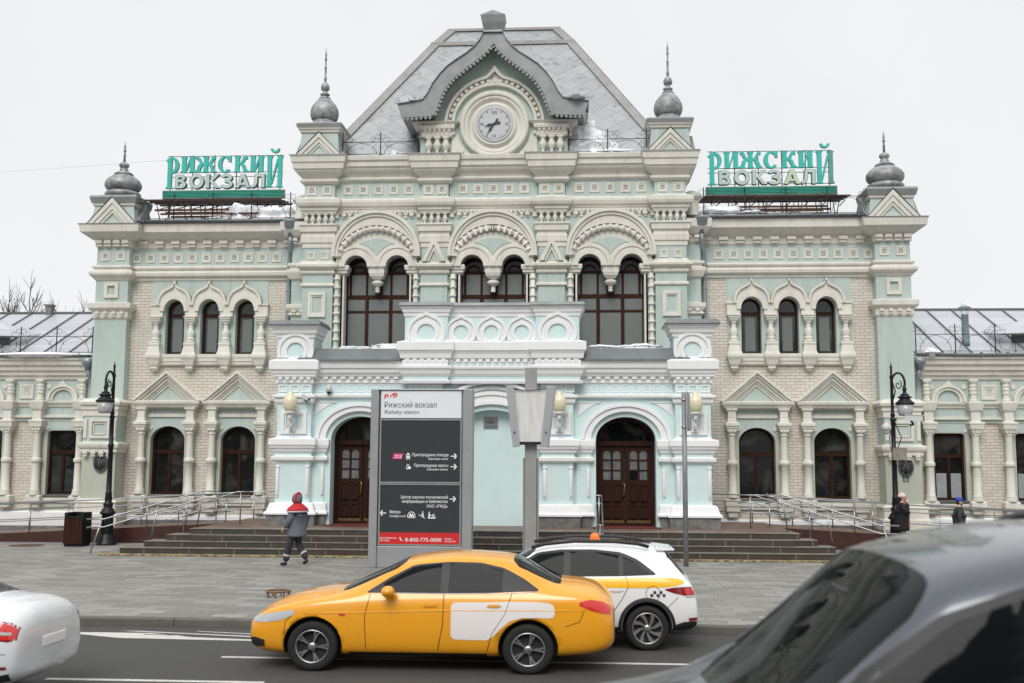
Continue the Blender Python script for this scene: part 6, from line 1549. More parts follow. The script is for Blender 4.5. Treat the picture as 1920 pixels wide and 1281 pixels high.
# road sign seen edge on
t = thing('road_sign', 'galvanised road sign pole with small plates turned edge on', 'road sign', (5.55, -8.25, 0))
m = MB(); m.tube([(5.56,-8.25,0),(5.56,-8.25,4.42)], .065, 12); m.build('pole', [mat('dull_galvanised_pole', (.28,.29,.30), .5, metal=.3, noise=.3, nscale=4)], t)
m = MB()
rot = Matrix.Rotation(R(78), 3, 'Z')
m.cbox((5.65,-8.33,3.92), (.62,.035,.98), 0, rot); m.cbox((5.70,-8.33,3.65), (.5,.03,.40), 0, rot)
m.build('plate', [mat('grey_plate_back', (.36,.375,.385), .5, metal=.3)], t)
for z in (3.5,4.2): 
    q = MB(); q.lathe(5.56,-8.25,[(z,.075),(z+.05,.075)],12); q.build('clamp', [steel], t)

# overhead cable at the left
m = MB(); m.tube([(-30,.5,12.3),(-20,.6,12.85),(-12.1,1.0,13.45)], .0035, 5)
tag(m.build('overhead_cable', [galv]), 'thin overhead cable running from the left rooftop sign to the left edge', 'cable')
# ------------------------------------------------------------------ vehicles (all face -X; local x runs from the nose backwards)
def paint(name, c, metal=0.0, rough=.32):
    return mat(name, c, rough, metal=metal, noise=.05, nscale=2, spec=.5, coat=.8)
carglass = glassmat('tinted_car_glass', (.006,.008,.008), .03, .09, wob=.004, refl_tone=(.018,.02,.02))
tyre_m = mat('tyre_rubber', (.014,.014,.014), .85, noise=.3, nscale=12)
alloy = mat('alloy_rim', (.42,.42,.43), .3, metal=.9)
rimdark = mat('dark_rim_well', (.02,.02,.02), .6)
trim_b = mat('black_body_trim', (.016,.016,.017), .55)
lamp_red = mat('red_tail_lamp', (.22,.006,.008), .12, spec=.8, coat=.7)
lamp_red2 = mat('bright_red_tail_lamp', (.62,.02,.015), .15, spec=.8, coat=.7)
lamp_clear = mat('clear_lamp', (.45,.47,.48), .12, spec=.9)

def car_body(stations, root, pm, wheels, wr, arch_r, ws=None, rw=None, glass_m=None):
    """stations: (x_low, z_bottom, half_width, z_belt, half_width_belt, x_top, z_top, half_width_top)"""
    rows = []
    for (xl, zb, hw, zbelt, hwb, xt, zt, hwt) in stations:
        zm = lerp(zb, zbelt, .5)
        rows.append([(xl,0,zb),(xl,hw*.86,zb),(xl,hw*.975,zb+.10),(xl,hw,zm),(xl,lerp(hw,hwb,.35),zbelt-.11),(xl,hwb,zbelt),(xt,hwt,zt-.055),(xt,hwt*.78,zt),(xt,0,zt+.02)])
    n = len(rows); m = len(rows[0]); v = []; f = []; mi = []
    for s in (1, -1):
        o = len(v)
        for r in rows: v += [(x,s*y,z) for x,y,z in r]
        for i in range(n-1):
            for j in range(m-1):
                f.append((o+i*m+j, o+i*m+j+1, o+(i+1)*m+j+1, o+(i+1)*m+j))
                k = 0
                if j >= 6 and ((ws is not None and i == ws) or (rw is not None and i == rw)): k = 1
                mi.append(k)
        for i in (0, n-1):
            for j in range(m-2): f.append((o+i*m+0, o+i*m+j+1, o+i*m+j+2)); mi.append(0)
    me = bpy.data.meshes.new('body'); me.from_pydata(v, [], f); me.polygons.foreach_set('material_index', mi)
    me.polygons.foreach_set('use_smooth', [True]*len(f))
    bm = bmesh.new(); bm.from_mesh(me); bmesh.ops.remove_doubles(bm, verts=bm.verts, dist=1e-4); bmesh.ops.recalc_face_normals(bm, faces=bm.faces)
    cl_ = bm.edges.layers.float.get('crease_edge') or bm.edges.layers.float.new('crease_edge')
    for e in bm.edges:
        if len({fc.material_index for fc in e.link_faces}) > 1: e[cl_] = .6
    bm.to_mesh(me); bm.free()
    for mt in (pm, glass_m or carglass, trim_b): me.materials.append(mt)
    tmp = link('tmp_body', me); ss = tmp.modifiers.new('s', 'SUBSURF'); ss.levels = 2; ss.render_levels = 2
    c = MB()
    for wx in wheels:
        for s in (-1, 1):
            ring = [(wx+arch_r*math.cos(2*PI*k/36), wr+.01+arch_r*math.sin(2*PI*k/36)) for k in range(36)]
            y0, y1 = sorted((s*.60, s*1.3)); c.prism(ring, y0, y1, 0)
    cut = c.build('tmp_cut', [trim_b]); 
    for p in cut.data.polygons: p.material_index = 0
    bo = tmp.modifiers.new('b', 'BOOLEAN'); bo.operation = 'DIFFERENCE'; bo.object = cut; bo.solver = 'EXACT'; bo.material_mode = 'TRANSFER'
    me2 = eval_mesh(tmp)
    bpy.data.objects.remove(tmp); bpy.data.objects.remove(cut)
    body = link('body', me2, root)
    bvh = BVHTree.FromPolygons([tuple(x.co) for x in me2.vertices], [tuple(p.vertices) for p in me2.polygons])
    return body, bvh

def on_side(bvh, x, z, s, off):
    h = bvh.ray_cast(Vector((x, s*3, z)), Vector((0,-s,0)))
    if h[0] is None:
        h = bvh.find_nearest(Vector((x, s*.8, z)))
    n = h[1].copy()
    if n.y*s < 0: n = -n
    return tuple(h[0] + n*off)
def decal(name, bvh, cols, m, parent, side=-1, off=.005, nz=4, th=.004):
    """patch that follows the body side: cols = [(x, z_low, z_high)]"""
    d_ = []
    for p, q in zip(cols, cols[1:]):
        k = max(1, int((q[0]-p[0])/.035)); d_ += [tuple(lerp(p[j], q[j], i/k) for j in range(3)) for i in range(k)]
    cols = d_ + [cols[-1]]; nz = max(nz, int(max(c-a for _, a, c in cols)/.045))
    b = MB(); v = []; n = len(cols)
    for x, a, c in cols:
        for k in range(nz+1): v.append(on_side(bvh, x, lerp(a, c, k/nz), side, off))
    f = [(i*(nz+1)+k, i*(nz+1)+k+1, (i+1)*(nz+1)+k+1, (i+1)*(nz+1)+k) for i in range(n-1) for k in range(nz)]
    b.add(v, f, 0, True)
    return b.build(name, [m], parent, recalc=False)
def cols(lo, hi, n=14):
    """columns between a lower and an upper outline, both [(x, z)] running from front to rear"""
    x0 = max(lo[0][0], hi[0][0]); x1 = min(lo[-1][0], hi[-1][0])
    return [(x, interp(lo, x), max(interp(hi, x), interp(lo, x)+.002)) for x in [x0+(x1-x0)*i/n for i in range(n+1)]]
def line(name, bvh, pts, parent, side=-1, r=.005, m=None):
    P = []
    for (a, b), (c, d) in zip(pts, pts[1:]):
        for k in range(6): P.append(on_side(bvh, lerp(a,c,k/6), lerp(b,d,k/6), side, .001))
    P.append(on_side(bvh, *pts[-1], side, .001))
    b = MB(); b.tube(P, r, 5); return b.build(name, [m or trim_b], parent)

def wheel(root, x, y, r, s, style, rimr=None):
    rr = rimr or r*.68
    def sw(mb): mb.v = [(x+a, y+s*c, r+b) for a, b, c in mb.v]; return mb
    t = MB(); t.lathe(0,0,[(-.20,rr*.9),(-.20,r*.93),(-.17,r),(-.03,r),(.0,r*.965),(.012,r*.88),(.012,rr*1.06),(.0,rr),(-.05,rr*.97)], 40); w = sw(t).build('wheel', [tyre_m], root)
    d = MB()
    d.lathe(0,0,[(.004,rr),(.012,rr*.985),(.012,rr*.93),(-.02,rr*.9),(-.10,rr*.86)], 40, 0, caps=False)
    d.lathe(0,0,[(-.10,rr*.88),(-.10,.01)], 24, 1, caps=False); d.lathe(0,0,[(-.06,rr*.26),(-.004,rr*.24),(.006,rr*.20),(.006,.005)], 20, 0)
    N_ = 8 if style == 'turbine' else 5
    for k in range(N_):
        a = 2*PI*k/N_; tw = .55 if style == 'turbine' else 0
        for e in ((0,) if style == 'turbine' else (-.13,.13)):
            pl = []
            for u, wd in ((.20,.055),(.5,.085),(.8,.125),(.95,.16)) if style == 'turbine' else ((.2,.04),(.6,.045),(.95,.06)):
                q = a + tw*(u-.2) + e*u; pl.append((u, q, wd))
            top = [(u*rr*math.cos(q)-wd*rr*math.sin(q), u*rr*math.sin(q)+wd*rr*math.cos(q)) for u, q, wd in pl]; bot = [(u*rr*math.cos(q)+wd*rr*math.sin(q), u*rr*math.sin(q)-wd*rr*math.cos(q)) for u, q, wd in pl]
            poly = top + bot[::-1]; n = len(poly)
            d.add([(p[0],p[1],.004-.02*(1-min(1,math.hypot(*p)/rr))) for p in poly] + [(p[0],p[1],-.045) for p in poly], [tuple(range(n))] + [(i,(i+1)%n,n+(i+1)%n,n+i) for i in range(n)], 0)
    for k in range(4):
        a = 2*PI*k/4+.4; d.lathe(rr*.33*math.cos(a), rr*.33*math.sin(a), [(-.03,.016),(.0,.016),(.003,.01)], 8, 1)
    sw(d).build('rim', [alloy, rimdark], w)
    return w

def mirror_m(root, x, z, y, pm, s):
    b = MB(); b.ball((x, s*(y+.10), z), 1, 14, 10, 0, (.085,.115,.075)); b.tube([(x+.02,s*(y-.04),z-.06),(x+.01,s*(y+.04),z-.02)], .025, 6); b.build('wing_mirror', [pm], root)

ROADZ = -.13
# --- yellow taxi saloon
yel = paint('taxi_yellow_paint', (.80,.34,.008))
t = thing('taxi', 'yellow saloon taxi with a white panel on its rear door, passing nearby', 'car', (0,0,0))
ST = [(0,.34,.60,.58,.56,.03,.62,.46),(.07,.22,.80,.66,.74,.09,.70,.60),(.32,.17,.88,.80,.82,.36,.865,.66),(.8,.17,.90,.89,.84,.8,.955,.68),(1.20,.17,.90,.93,.845,1.16,1.00,.69),
      (1.55,.17,.90,.94,.85,1.98,1.395,.62),(2.25,.17,.90,.955,.855,2.42,1.455,.615),(2.75,.17,.90,.965,.855,2.8,1.465,.615),(3.34,.17,.90,.98,.85,3.30,1.415,.61),
      (3.84,.18,.89,1.0,.84,3.90,1.12,.66),(4.28,.21,.87,.985,.81,4.30,1.10,.64),(4.50,.28,.80,.86,.72,4.50,.95,.58),(4.56,.38,.66,.72,.58,4.57,.80,.48)]
body, bv = car_body(ST, t, yel, (.86, 3.50), .31, .365, ws=4, rw=8)
for s in (-1, 1):
    lo = [(1.52,.985),(2.2,.985),(3.0,1.0),(3.62,1.03)]; hi = [(1.52,1.0),(1.78,1.17),(2.08,1.33),(2.5,1.37),(2.9,1.365),(3.2,1.30),(3.45,1.17),(3.62,1.05)]
    decal('window_trim', bv, cols(lo, hi, 24), trim_b, body, s, .003)
    decal('side_window', bv, cols([(1.72,1.0),(2.42,1.005)], [(1.72,1.10),(2.08,1.30),(2.42,1.345)], 10), carglass, body, s, .007)
    decal('side_window', bv, cols([(2.52,1.005),(3.18,1.02)], [(2.52,1.35),(2.9,1.34),(3.18,1.27)], 10), carglass, body, s, .007)
    line('door_seam', bv, [(2.47,1.0),(2.46,.6),(2.40,.28)], body, s); line('door_seam', bv, [(1.56,.98),(1.50,.7),(1.52,.28)], body, s); line('door_seam', bv, [(3.30,1.0),(3.22,.75),(3.06,.5),(3.0,.28)], body, s)
    line('side_crease', bv, [(.75,.72),(2.4,.78),(4.2,.80)], body, s, .007, yel)
    decal('rocker', bv, [(1.3,.18,.25),(2.2,.18,.25),(3.0,.18,.25)], trim_b, body, s, .006)
    for x in (2.22, 3.0): decal('door_handle', bv, [(x,.835,.85),(x+.05,.83,.862),(x+.12,.83,.862),(x+.17,.84,.855)], yel, body, s, .02)
    line('bumper_seam', bv, [(.60,.70),(.52,.62),(.50,.45)], body, s, .004); line('bumper_seam', bv, [(4.18,.80),(4.12,.66),(3.95,.60)], body, s, .004); line('window_moulding', bv, [(1.60,.985),(2.4,.985),(3.2,.995),(3.60,1.02)], body, s, .006, alloy)
    decal('bumper_grille', bv, [(.06,.30,.40),(.14,.29,.41),(.26,.30,.38)], trim_b, body, s, .006); decal('side_repeater', bv, [(1.18,.70,.725),(1.26,.70,.725)], lamp_red2, body, s, .006)
    decal('headlamp', bv, [(.10,.60,.66),(.25,.60,.70),(.45,.63,.74),(.62,.70,.765)], lamp_clear, body, s, .006)
    decal('tail_lamp', bv, [(4.12,.86,.90),(4.25,.80,.93),(4.40,.76,.90),(4.50,.74,.84)], lamp_red2, body, s, .006)
    mirror_m(t, 1.80, 1.02, .88, yel, s)
    for x in (.86, 3.50): wheel(t, x, s*.885, .31, s, 'twin')
    pl = [(2.56,.47,.84),(2.58,.44,.87),(2.62,.425,.885),(3.0,.42,.89),(3.08,.47,.893),(3.16,.56,.895),(3.28,.66,.90),(3.42,.70,.90),(3.60,.705,.90),(3.76,.70,.885),(3.80,.71,.86),(3.82,.74,.82)]
    wp = decal('white_panel', bv, pl, mat('white_vinyl', (.78,.74,.72), .35, coat=.5) if 'white_vinyl' not in bpy.data.materials else bpy.data.materials['white_vinyl'], body, s, .004)
t.location = (-1.62, -20.90, ROADZ); t.scale = (1.08, .97, 1.03)

# --- white taxi crossover
wht = paint('taxi_white_paint', (.78,.79,.80))
yband = mat('yellow_vinyl_band', (.86,.46,.004), .35, coat=.5)
t = thing('taxi', 'white crossover taxi with yellow band and chequered badge, parked at the kerb', 'car', (0,0,0))
ST = [(0,.36,.58,.62,.54,.03,.66,.44),(.07,.24,.78,.74,.72,.09,.78,.58),(.34,.20,.85,.84,.80,.38,.90,.62),(.8,.20,.87,.93,.82,.8,.985,.64),(1.12,.20,.87,.97,.825,1.08,1.03,.65),
      (1.40,.20,.87,.99,.83,1.82,1.42,.60),(2.0,.20,.87,1.0,.835,2.2,1.485,.61),(2.6,.20,.87,1.005,.835,2.7,1.495,.61),(3.2,.20,.87,1.015,.83,3.25,1.475,.60),
      (3.66,.21,.87,1.03,.82,3.76,1.425,.57),(4.02,.24,.86,1.03,.80,4.06,1.06,.62),(4.16,.28,.84,.95,.76,4.15,.99,.60),(4.22,.32,.80,.72,.70,4.21,.84,.58),(4.235,.38,.72,.62,.64,4.235,.70,.52)]
body, bv = car_body(ST, t, wht, (.80, 3.47), .315, .37, ws=4, rw=9)
for s in (-1, 1):
    lo = [(1.30,1.02),(2.2,1.03),(3.1,1.045),(3.60,1.065)]; hi = [(1.30,1.03),(1.55,1.19),(1.85,1.36),(2.2,1.405),(2.7,1.41),(3.1,1.375),(3.36,1.27),(3.60,1.09)]
    decal('window_trim', bv, cols(lo, hi, 26), trim_b, body, s, .003)
    decal('side_window', bv, cols([(1.55,1.04),(2.24,1.05)], [(1.55,1.16),(1.88,1.33),(2.24,1.37)], 10), carglass, body, s, .007)
    decal('side_window', bv, cols([(2.34,1.05),(3.06,1.06)], [(2.34,1.375),(2.8,1.37),(3.06,1.335)], 10), carglass, body, s, .007)
    decal('quarter_window', bv, cols([(3.13,1.065),(3.50,1.08)], [(3.13,1.31),(3.30,1.24),(3.50,1.09)], 8), carglass, body, s, .007)
    b = [(1.15,.88,.99),(1.6,.885,1.0),(2.3,.89,1.01),(3.0,.885,1.02),(3.4,.885,1.03),(3.75,.90,1.03),(3.92,.925,1.02),(4.02,.955,.985)]
    decal('yellow_band', bv, b, yband, body, s, .004)
    line('door_seam', bv, [(2.29,1.05),(2.29,.6),(2.22,.30)], body, s); line('door_seam', bv, [(1.36,1.02),(1.30,.7),(1.32,.30)], body, s); line('door_seam', bv, [(3.16,1.06),(3.20,.90),(3.10,.72),(2.98,.55),(2.95,.32)], body, s)
    line('panel_seam', bv, [(3.93,.76),(3.82,.66),(3.76,.60)], body, s, .004)
    for x in (2.05, 2.92): decal('door_handle', bv, [(x,.845,.86),(x+.05,.835,.872),(x+.14,.835,.872),(x+.20,.85,.865)], wht, body, s, .022)
    decal('tail_lamp', bv, [(3.74,.86,.875),(3.86,.82,.895),(4.0,.79,.905),(4.10,.765,.905),(4.17,.755,.89)], lamp_red, body, s, .006)
    decal('tail_lamp_bright', bv, [(4.03,.80,.885),(4.10,.80,.89),(4.165,.80,.88)], lamp_red2, body, s, .009); decal('reverse_lamp', bv, [(4.04,.765,.79),(4.10,.762,.79),(4.16,.76,.79)], lamp_clear, body, s, .010)
    decal('reflector', bv, [(4.08,.43,.47),(4.15,.43,.475),(4.20,.44,.475)], lamp_red, body, s, .012)
    decal('headlamp', bv, [(.10,.68,.74),(.25,.68,.78),(.45,.72,.83),(.62,.79,.86)], lamp_clear, body, s, .006)
    decal('lower_cladding', bv, [(1.2,.21,.33),(2.2,.21,.32),(3.05,.21,.33)], trim_b, body, s, .007)
    decal('bumper_trim', bv, [(3.86,.28,.36),(4.0,.29,.41),(4.12,.30,.42),(4.20,.33,.42)], trim_b, body, s, .007)
    for wx in (.80, 3.47):                                   # black wheel arch cladding
        a = MB(); v = []; f = []; n = 30
        for i in range(n+1):
            an = R(-20+220*i/n)
            for rr_ in (.366,.395,.425): v.append(on_side(bv, wx+rr_*math.cos(an), .325+rr_*math.sin(an), s, .014 if rr_ < .42 else .004) if rr_ > .37 else on_side(bv, wx+.375*math.cos(an), .325+.375*math.sin(an), s, .012))
        for i in range(n):
            for k in range(2): f.append((i*3+k, i*3+k+1, (i+1)*3+k+1, (i+1)*3+k))
        a.add(v, f, 0, True); a.build('wheel_arch', [trim_b], body, recalc=False)
        wheel(t, wx, s*.86, .315, s, 'turbine', .225)
    q = MB()                                                 # chequered badge in a thin circle
    for i in range(5):
        for j in range(2):
            if (i+j) % 2 == 0:
                x, z = 3.52+.045*i, .765+.042*j + (.0)
                q.add([on_side(bv, x+a, z+b_, s, .006) for a, b_ in ((0,0),(.042,0),(.042,.04),(0,.04))], [(0,1,2,3)])
    q.build('chequered_badge', [trim_b], body, recalc=False)
    q = MB(); q.tube([on_side(bv, 3.56+.105*math.cos(2*PI*k/28), .81+.105*math.sin(2*PI*k/28), s, .004) for k in range(28)], .0035, 4, closed=True); q.build('badge_ring', [trim_b], body)
    mirror_m(t, 1.62, 1.07, .85, wht, s)
    r_ = MB(); r_.tube([(1.75,s*.60,1.43),(1.95,s*.595,1.485),(2.4,s*.59,1.53),(3.0,s*.585,1.53),(3.35,s*.58,1.50),(3.52,s*.57,1.455)], .026, 8); r_.build('roof_rail', [trim_b], t)
r_ = MB(); r_.add([(3.62,-.56,1.445),(3.62,.56,1.445),(3.92,.50,1.415),(3.92,-.50,1.415),(3.64,-.56,1.39),(3.64,.56,1.39),(3.90,.50,1.395),(3.90,-.50,1.395)], [(0,1,2,3),(4,5,6,7),(0,1,5,4),(1,2,6,5),(2,3,7,6),(3,0,4,7)]); r_.build('roof_spoiler', [wht], t, bevel=.012)
r_ = MB(); r_.lathe(2.72, .12, [(1.505,.075),(1.52,.08),(1.57,.07),(1.60,.05),(1.61,.02)], 16); r_.build('roof_light', [mat('orange_roof_light', (.85,.16,.01), .3, spec=.7)], t)
r_ = MB(); r_.tube([(3.32,.05,1.49),(3.48,.05,1.70)], .005, 5); r_.build('antenna', [trim_b], t)
r_ = MB(); r_.tube([(1.10,-.5,1.06),(1.28,-.1,1.15),(1.12,.1,1.07),(1.28,.45,1.15)], .008, 5); r_.build('wiper', [trim_b], t)
t.location = (.36, -18.97, ROADZ); t.scale = (1.0, 1.0, 1.02)

# --- white saloon leaving at the left edge
wh2 = paint('dusty_white_paint', (.70,.715,.73))
t = thing('car', 'white saloon cut off at the left edge, showing its red tail lamp', 'car', (0,0,0))
ST = [(0,.34,.60,.58,.56,.03,.62,.46),(.07,.22,.82,.68,.76,.09,.72,.62),(.36,.17,.90,.78,.84,.42,.84,.66),(.9,.17,.92,.90,.86,.9,.96,.68),(1.32,.17,.92,.96,.865,1.28,1.03,.69),
      (1.62,.17,.92,.98,.87,2.06,1.42,.62),(2.25,.17,.92,.995,.875,2.42,1.49,.635),(2.75,.17,.92,1.005,.875,2.8,1.50,.635),(3.30,.17,.92,1.015,.87,3.22,1.44,.615),
      (3.92,.18,.91,1.035,.85,3.98,1.16,.67),(4.36,.21,.89,1.03,.82,4.38,1.14,.64),(4.60,.28,.84,.95,.76,4.60,1.07,.62),(4.68,.36,.74,.80,.66,4.69,.92,.54)]
body, bv = car_body(ST, t, wh2, (.88, 3.58), .32, .375, ws=4, rw=8)
for s in (-1, 1):
    lo = [(1.52,1.025),(2.2,1.025),(3.0,1.04),(3.62,1.07)]; hi = [(1.52,1.04),(1.78,1.21),(2.08,1.37),(2.5,1.41),(2.9,1.405),(3.2,1.34),(3.45,1.21),(3.62,1.09)]
    decal('side_window', bv, cols(lo, hi, 24), carglass, body, s, .005)
    line('door_seam', bv, [(2.47,1.04),(2.46,.6),(2.40,.28)], body, s); line('door_seam', bv, [(3.32,1.05),(3.24,.75),(3.08,.5),(3.0,.28)], body, s); line('panel_seam', bv, [(4.0,.62),(4.25,.64),(4.55,.62)], body, s, .004)
    decal('tail_lamp_clear', bv, [(4.30,.845,.875),(4.45,.83,.865),(4.58,.82,.85)], lamp_clear, body, s, .010); decal('tail_lamp_rim', bv, [(4.06,.87,.91),(4.25,.81,.975),(4.42,.775,.98),(4.56,.75,.945),(4.63,.765,.89)], lamp_red, body, s, .003); line('boot_seam', bv, [(4.02,1.02),(4.10,.95),(4.14,.80),(4.10,.62)], body, s, .004); decal('bumper_insert', bv, [(4.0,.27,.34),(4.3,.28,.37),(4.58,.33,.41)], trim_b, body, s, .006); decal('reflector', bv, [(4.36,.45,.49),(4.56,.46,.49)], lamp_red, body, s, .008)
    decal('tail_lamp', bv, [(4.10,.88,.90),(4.25,.83,.96),(4.42,.79,.965),(4.55,.77,.93),(4.62,.78,.88)], lamp_red2, body, s, .006)
    decal('headlamp', bv, [(.10,.62,.68),(.25,.62,.72),(.45,.65,.76),(.62,.72,.785)], lamp_clear, body, s, .006)
    for x in (2.22, 3.0): decal('door_handle', bv, [(x,.875,.89),(x+.05,.87,.90),(x+.12,.87,.90),(x+.17,.88,.895)], wh2, body, s, .02)
    mirror_m(t, 1.80, 1.06, .90, wh2, s)
    for x in (.88, 3.58): wheel(t, x, s*.905, .32, s, 'twin')
r_ = MB(); r_.box(4.62, 4.70, -.26, .26, .62, .73); r_.build('number_plate', [whitepaint], t, bevel=.004)
t.location = (-8.02, -23.5, ROADZ)

# --- dark grey car close to the camera
gry = paint('dark_blue_grey_metallic_paint', (.075,.082,.10), .55, .3)
suvglass = glassmat('green_tinted_windscreen', (.010,.016,.015), .03, .6, trans=.62, tint=(.62,.72,.68), wob=.002)
t = thing('car', 'large dark grey car close by at the right edge, with tinted windows', 'car', (0,0,0))
ST = [(0,.40,.62,.80,.58,.03,.84,.48),(.07,.28,.86,.90,.80,.09,.94,.66),(.36,.24,.93,.90,.87,.42,.93,.70),(.9,.24,.95,.98,.90,.9,1.00,.74),(1.40,.24,.95,1.06,.905,1.44,1.07,.76),
      (1.66,.24,.95,1.11,.91,2.12,1.68,.745),(2.3,.24,.95,1.12,.91,2.55,1.79,.775),(2.9,.24,.95,1.13,.91,3.0,1.82,.775),(3.6,.24,.95,1.14,.91,3.6,1.81,.765),(4.2,.24,.95,1.15,.90,4.25,1.74,.73),
      (4.52,.28,.93,1.12,.87,4.48,1.45,.68),(4.66,.32,.90,.95,.84,4.62,1.05,.70),(4.72,.38,.82,.75,.76,4.72,.85,.60)]
body, bv = car_body(ST, t, gry, (.92, 3.72), .36, .42, ws=4, rw=9, glass_m=suvglass)
for s in (-1, 1):
    lo = [(1.58,1.155),(2.4,1.165),(3.4,1.175),(4.3,1.20)]; hi = [(1.58,1.16),(1.80,1.33),(2.10,1.535),(2.40,1.64),(2.9,1.685),(3.6,1.675),(4.1,1.58),(4.3,1.40)]
    decal('window_trim', bv, cols(lo, hi, 36), trim_b, body, s, .003)
    decal('side_window', bv, cols([(1.86,1.18),(2.70,1.185)], [(1.86,1.32),(2.14,1.515),(2.42,1.61),(2.70,1.64)], 20), carglass, body, s, .008, 8)
    decal('side_window', bv, cols([(2.82,1.185),(3.60,1.195)], [(2.82,1.655),(3.2,1.655),(3.60,1.64)], 14), carglass, body, s, .008, 8)
    decal('quarter_window', bv, cols([(3.70,1.2),(4.2,1.22)], [(3.70,1.63),(4.0,1.57),(4.2,1.42)], 8), carglass, body, s, .008)
    line('door_seam', bv, [(2.76,1.17),(2.76,.7),(2.70,.34)], body, s); line('door_seam', bv, [(1.62,1.14),(1.56,.8),(1.6,.34)], body, s); line('door_seam', bv, [(3.64,1.18),(3.56,.9),(3.34,.6),(3.3,.34)], body, s)
    for x in (2.5, 3.36): decal('door_handle', bv, [(x,.98,1.0),(x+.05,.97,1.01),(x+.14,.97,1.01),(x+.2,.985,1.0)], gry, body, s, .024)
    decal('headlamp', bv, [(.10,.78,.86),(.25,.78,.90),(.45,.82,.94),(.62,.89,.97)], lamp_clear, body, s, .006); decal('tail_lamp', bv, [(4.3,.95,1.05),(4.45,.9,1.1),(4.6,.88,1.0)], lamp_red2, body, s, .006)
    mirror_m(t, 1.86, 1.20, .93, gry, s)
    for x in (.92, 3.72): wheel(t, x, s*.935, .36, s, 'twin')
    r_ = MB(); r_.tube([(2.85,s*.70,1.775),(2.95,s*.70,1.81),(3.3,s*.70,1.83),(3.8,s*.69,1.82),(4.2,s*.68,1.74)], .018, 8); r_.build('roof_rail', [trim_b], t)
r_ = MB()
for s in (-1, 1):
    r_.box(2.35, 2.48, s*.42-.24, s*.42+.24, .8, 1.35); r_.box(2.38, 2.46, s*.42-.12, s*.42+.12, 1.36, 1.55)
r_.box(1.45, 1.7, -.8, .8, .8, 1.08); r_.build('seats', [trim_b], t, bevel=.03)
r_ = MB(); r_.box(1.94, 1.97, -.12, .12, 1.47, 1.55); r_.build('rear_view_mirror', [trim_b], t, bevel=.01)
t.location = (1.93, -31.45, .575)

# ------------------------------------------------------------------ people
def skin(nodes, edges, root='pelvis', sub=2):
    keys = list(nodes); me = bpy.data.meshes.new('skin')
    me.from_pydata([nodes[k][:3] for k in keys], [(keys.index(a), keys.index(b)) for a, b in edges], [])
    o = link('tmp', me); sk = o.modifiers.new('skin', 'SKIN'); sk.use_smooth_shade = True
    for i, k in enumerate(keys):
        d = me.skin_vertices[0].data[i]; r = nodes[k][3]; d.radius = r if isinstance(r, tuple) else (r, r); d.use_root = (k == root)
    if sub: ss = o.modifiers.new('s', 'SUBSURF'); ss.levels = sub; ss.render_levels = sub
    m2 = eval_mesh(o); bpy.data.objects.remove(o)
    return m2
def merge(name, meshes, mats, parent):
    bm = bmesh.new()
    for m in meshes: bm.from_mesh(m)
    me = bpy.data.meshes.new(name); bm.to_mesh(me); bm.free()
    for p in me.polygons: p.use_smooth = True
    for m in mats: me.materials.append(m)
    return link(name, me, parent)
def head_mesh(c, yaw=0.0, r=.098):
    """head with brow, nose, chin and ears, looking along +x before the turn"""
    bm = bmesh.new(); bmesh.ops.create_uvsphere(bm, u_segments=24, v_segments=18, radius=1)
    for v in bm.verts:
        x, y, z = v.co
        sx_ = 1.02; sz = 1.22
        if z < 0: y *= 1-.28*(-z); x = x*(1-.12*(-z)) + (.10*(-z) if x > 0 else .18*(-z))
        nx = x
        if x > .5:
            if abs(y) < .22 and -.35 < z < .12: nx += .22*(1-abs(y)/.22)*(.6+.4*(-z/.35) if z < 0 else .5*(1-z/.12))
            if abs(z-.12) < .12 and .12 < abs(y) < .5: nx -= .06
            if abs(z+.52) < .06 and abs(y) < .3: nx -= .04
        if abs(y) > .9 and abs(z) < .3 and -.35 < x < .1: y *= 1.12
        v.co = Vector((nx*sx_*r, y*.80*r, z*sz*r))
    bmesh.ops.rotate(bm, verts=bm.verts, cent=(0,0,0), matrix=Matrix.Rotation(yaw, 3, 'Z')); bmesh.ops.translate(bm, verts=bm.verts, vec=c)
    me = bpy.data.meshes.new('head'); bm.to_mesh(me); bm.free(); return me
def hand_mesh(wr, d, n, curl=.5):
    """palm with four unequal fingers and a thumb; d = direction of the hand, n = palm side"""
    d = Vector(d).normalized(); n = Vector(n).normalized(); n = (n-d*n.dot(d)).normalized(); s = d.cross(n); w = Vector(wr)
    N = {'pelvis': (*w, .026), 'palm': (*(w+d*.045), (.040,.018)), 'kn': (*(w+d*.085), (.040,.015))}; E = [('pelvis','palm'),('palm','kn')]
    for i, L_ in enumerate((.068,.080,.074,.058)):
        o = (i-1.5)*.020; a = w+d*.085+s*o; b = a+d*L_*.5+n*curl*.012; c = b+(d*(1-curl)+n*curl)*L_*.5
        N['f%d'%i] = (*a,.0095); N['g%d'%i] = (*b,.0088); N['h%d'%i] = (*c,.0078); E += [('kn','f%d'%i),('f%d'%i,'g%d'%i),('g%d'%i,'h%d'%i)]
    a = w+d*.03-s*.034; b = a+d*.035-s*.018+n*.01; N['t0'] = (*a,.012); N['t1'] = (*b,.0105); N['t2'] = (*(b+d*.03+n*.012),.009); E += [('palm','t0'),('t0','t1'),('t1','t2')]
    return skin(N, E, sub=1)
skin_m = mat('skin', (.55,.33,.25), .55)
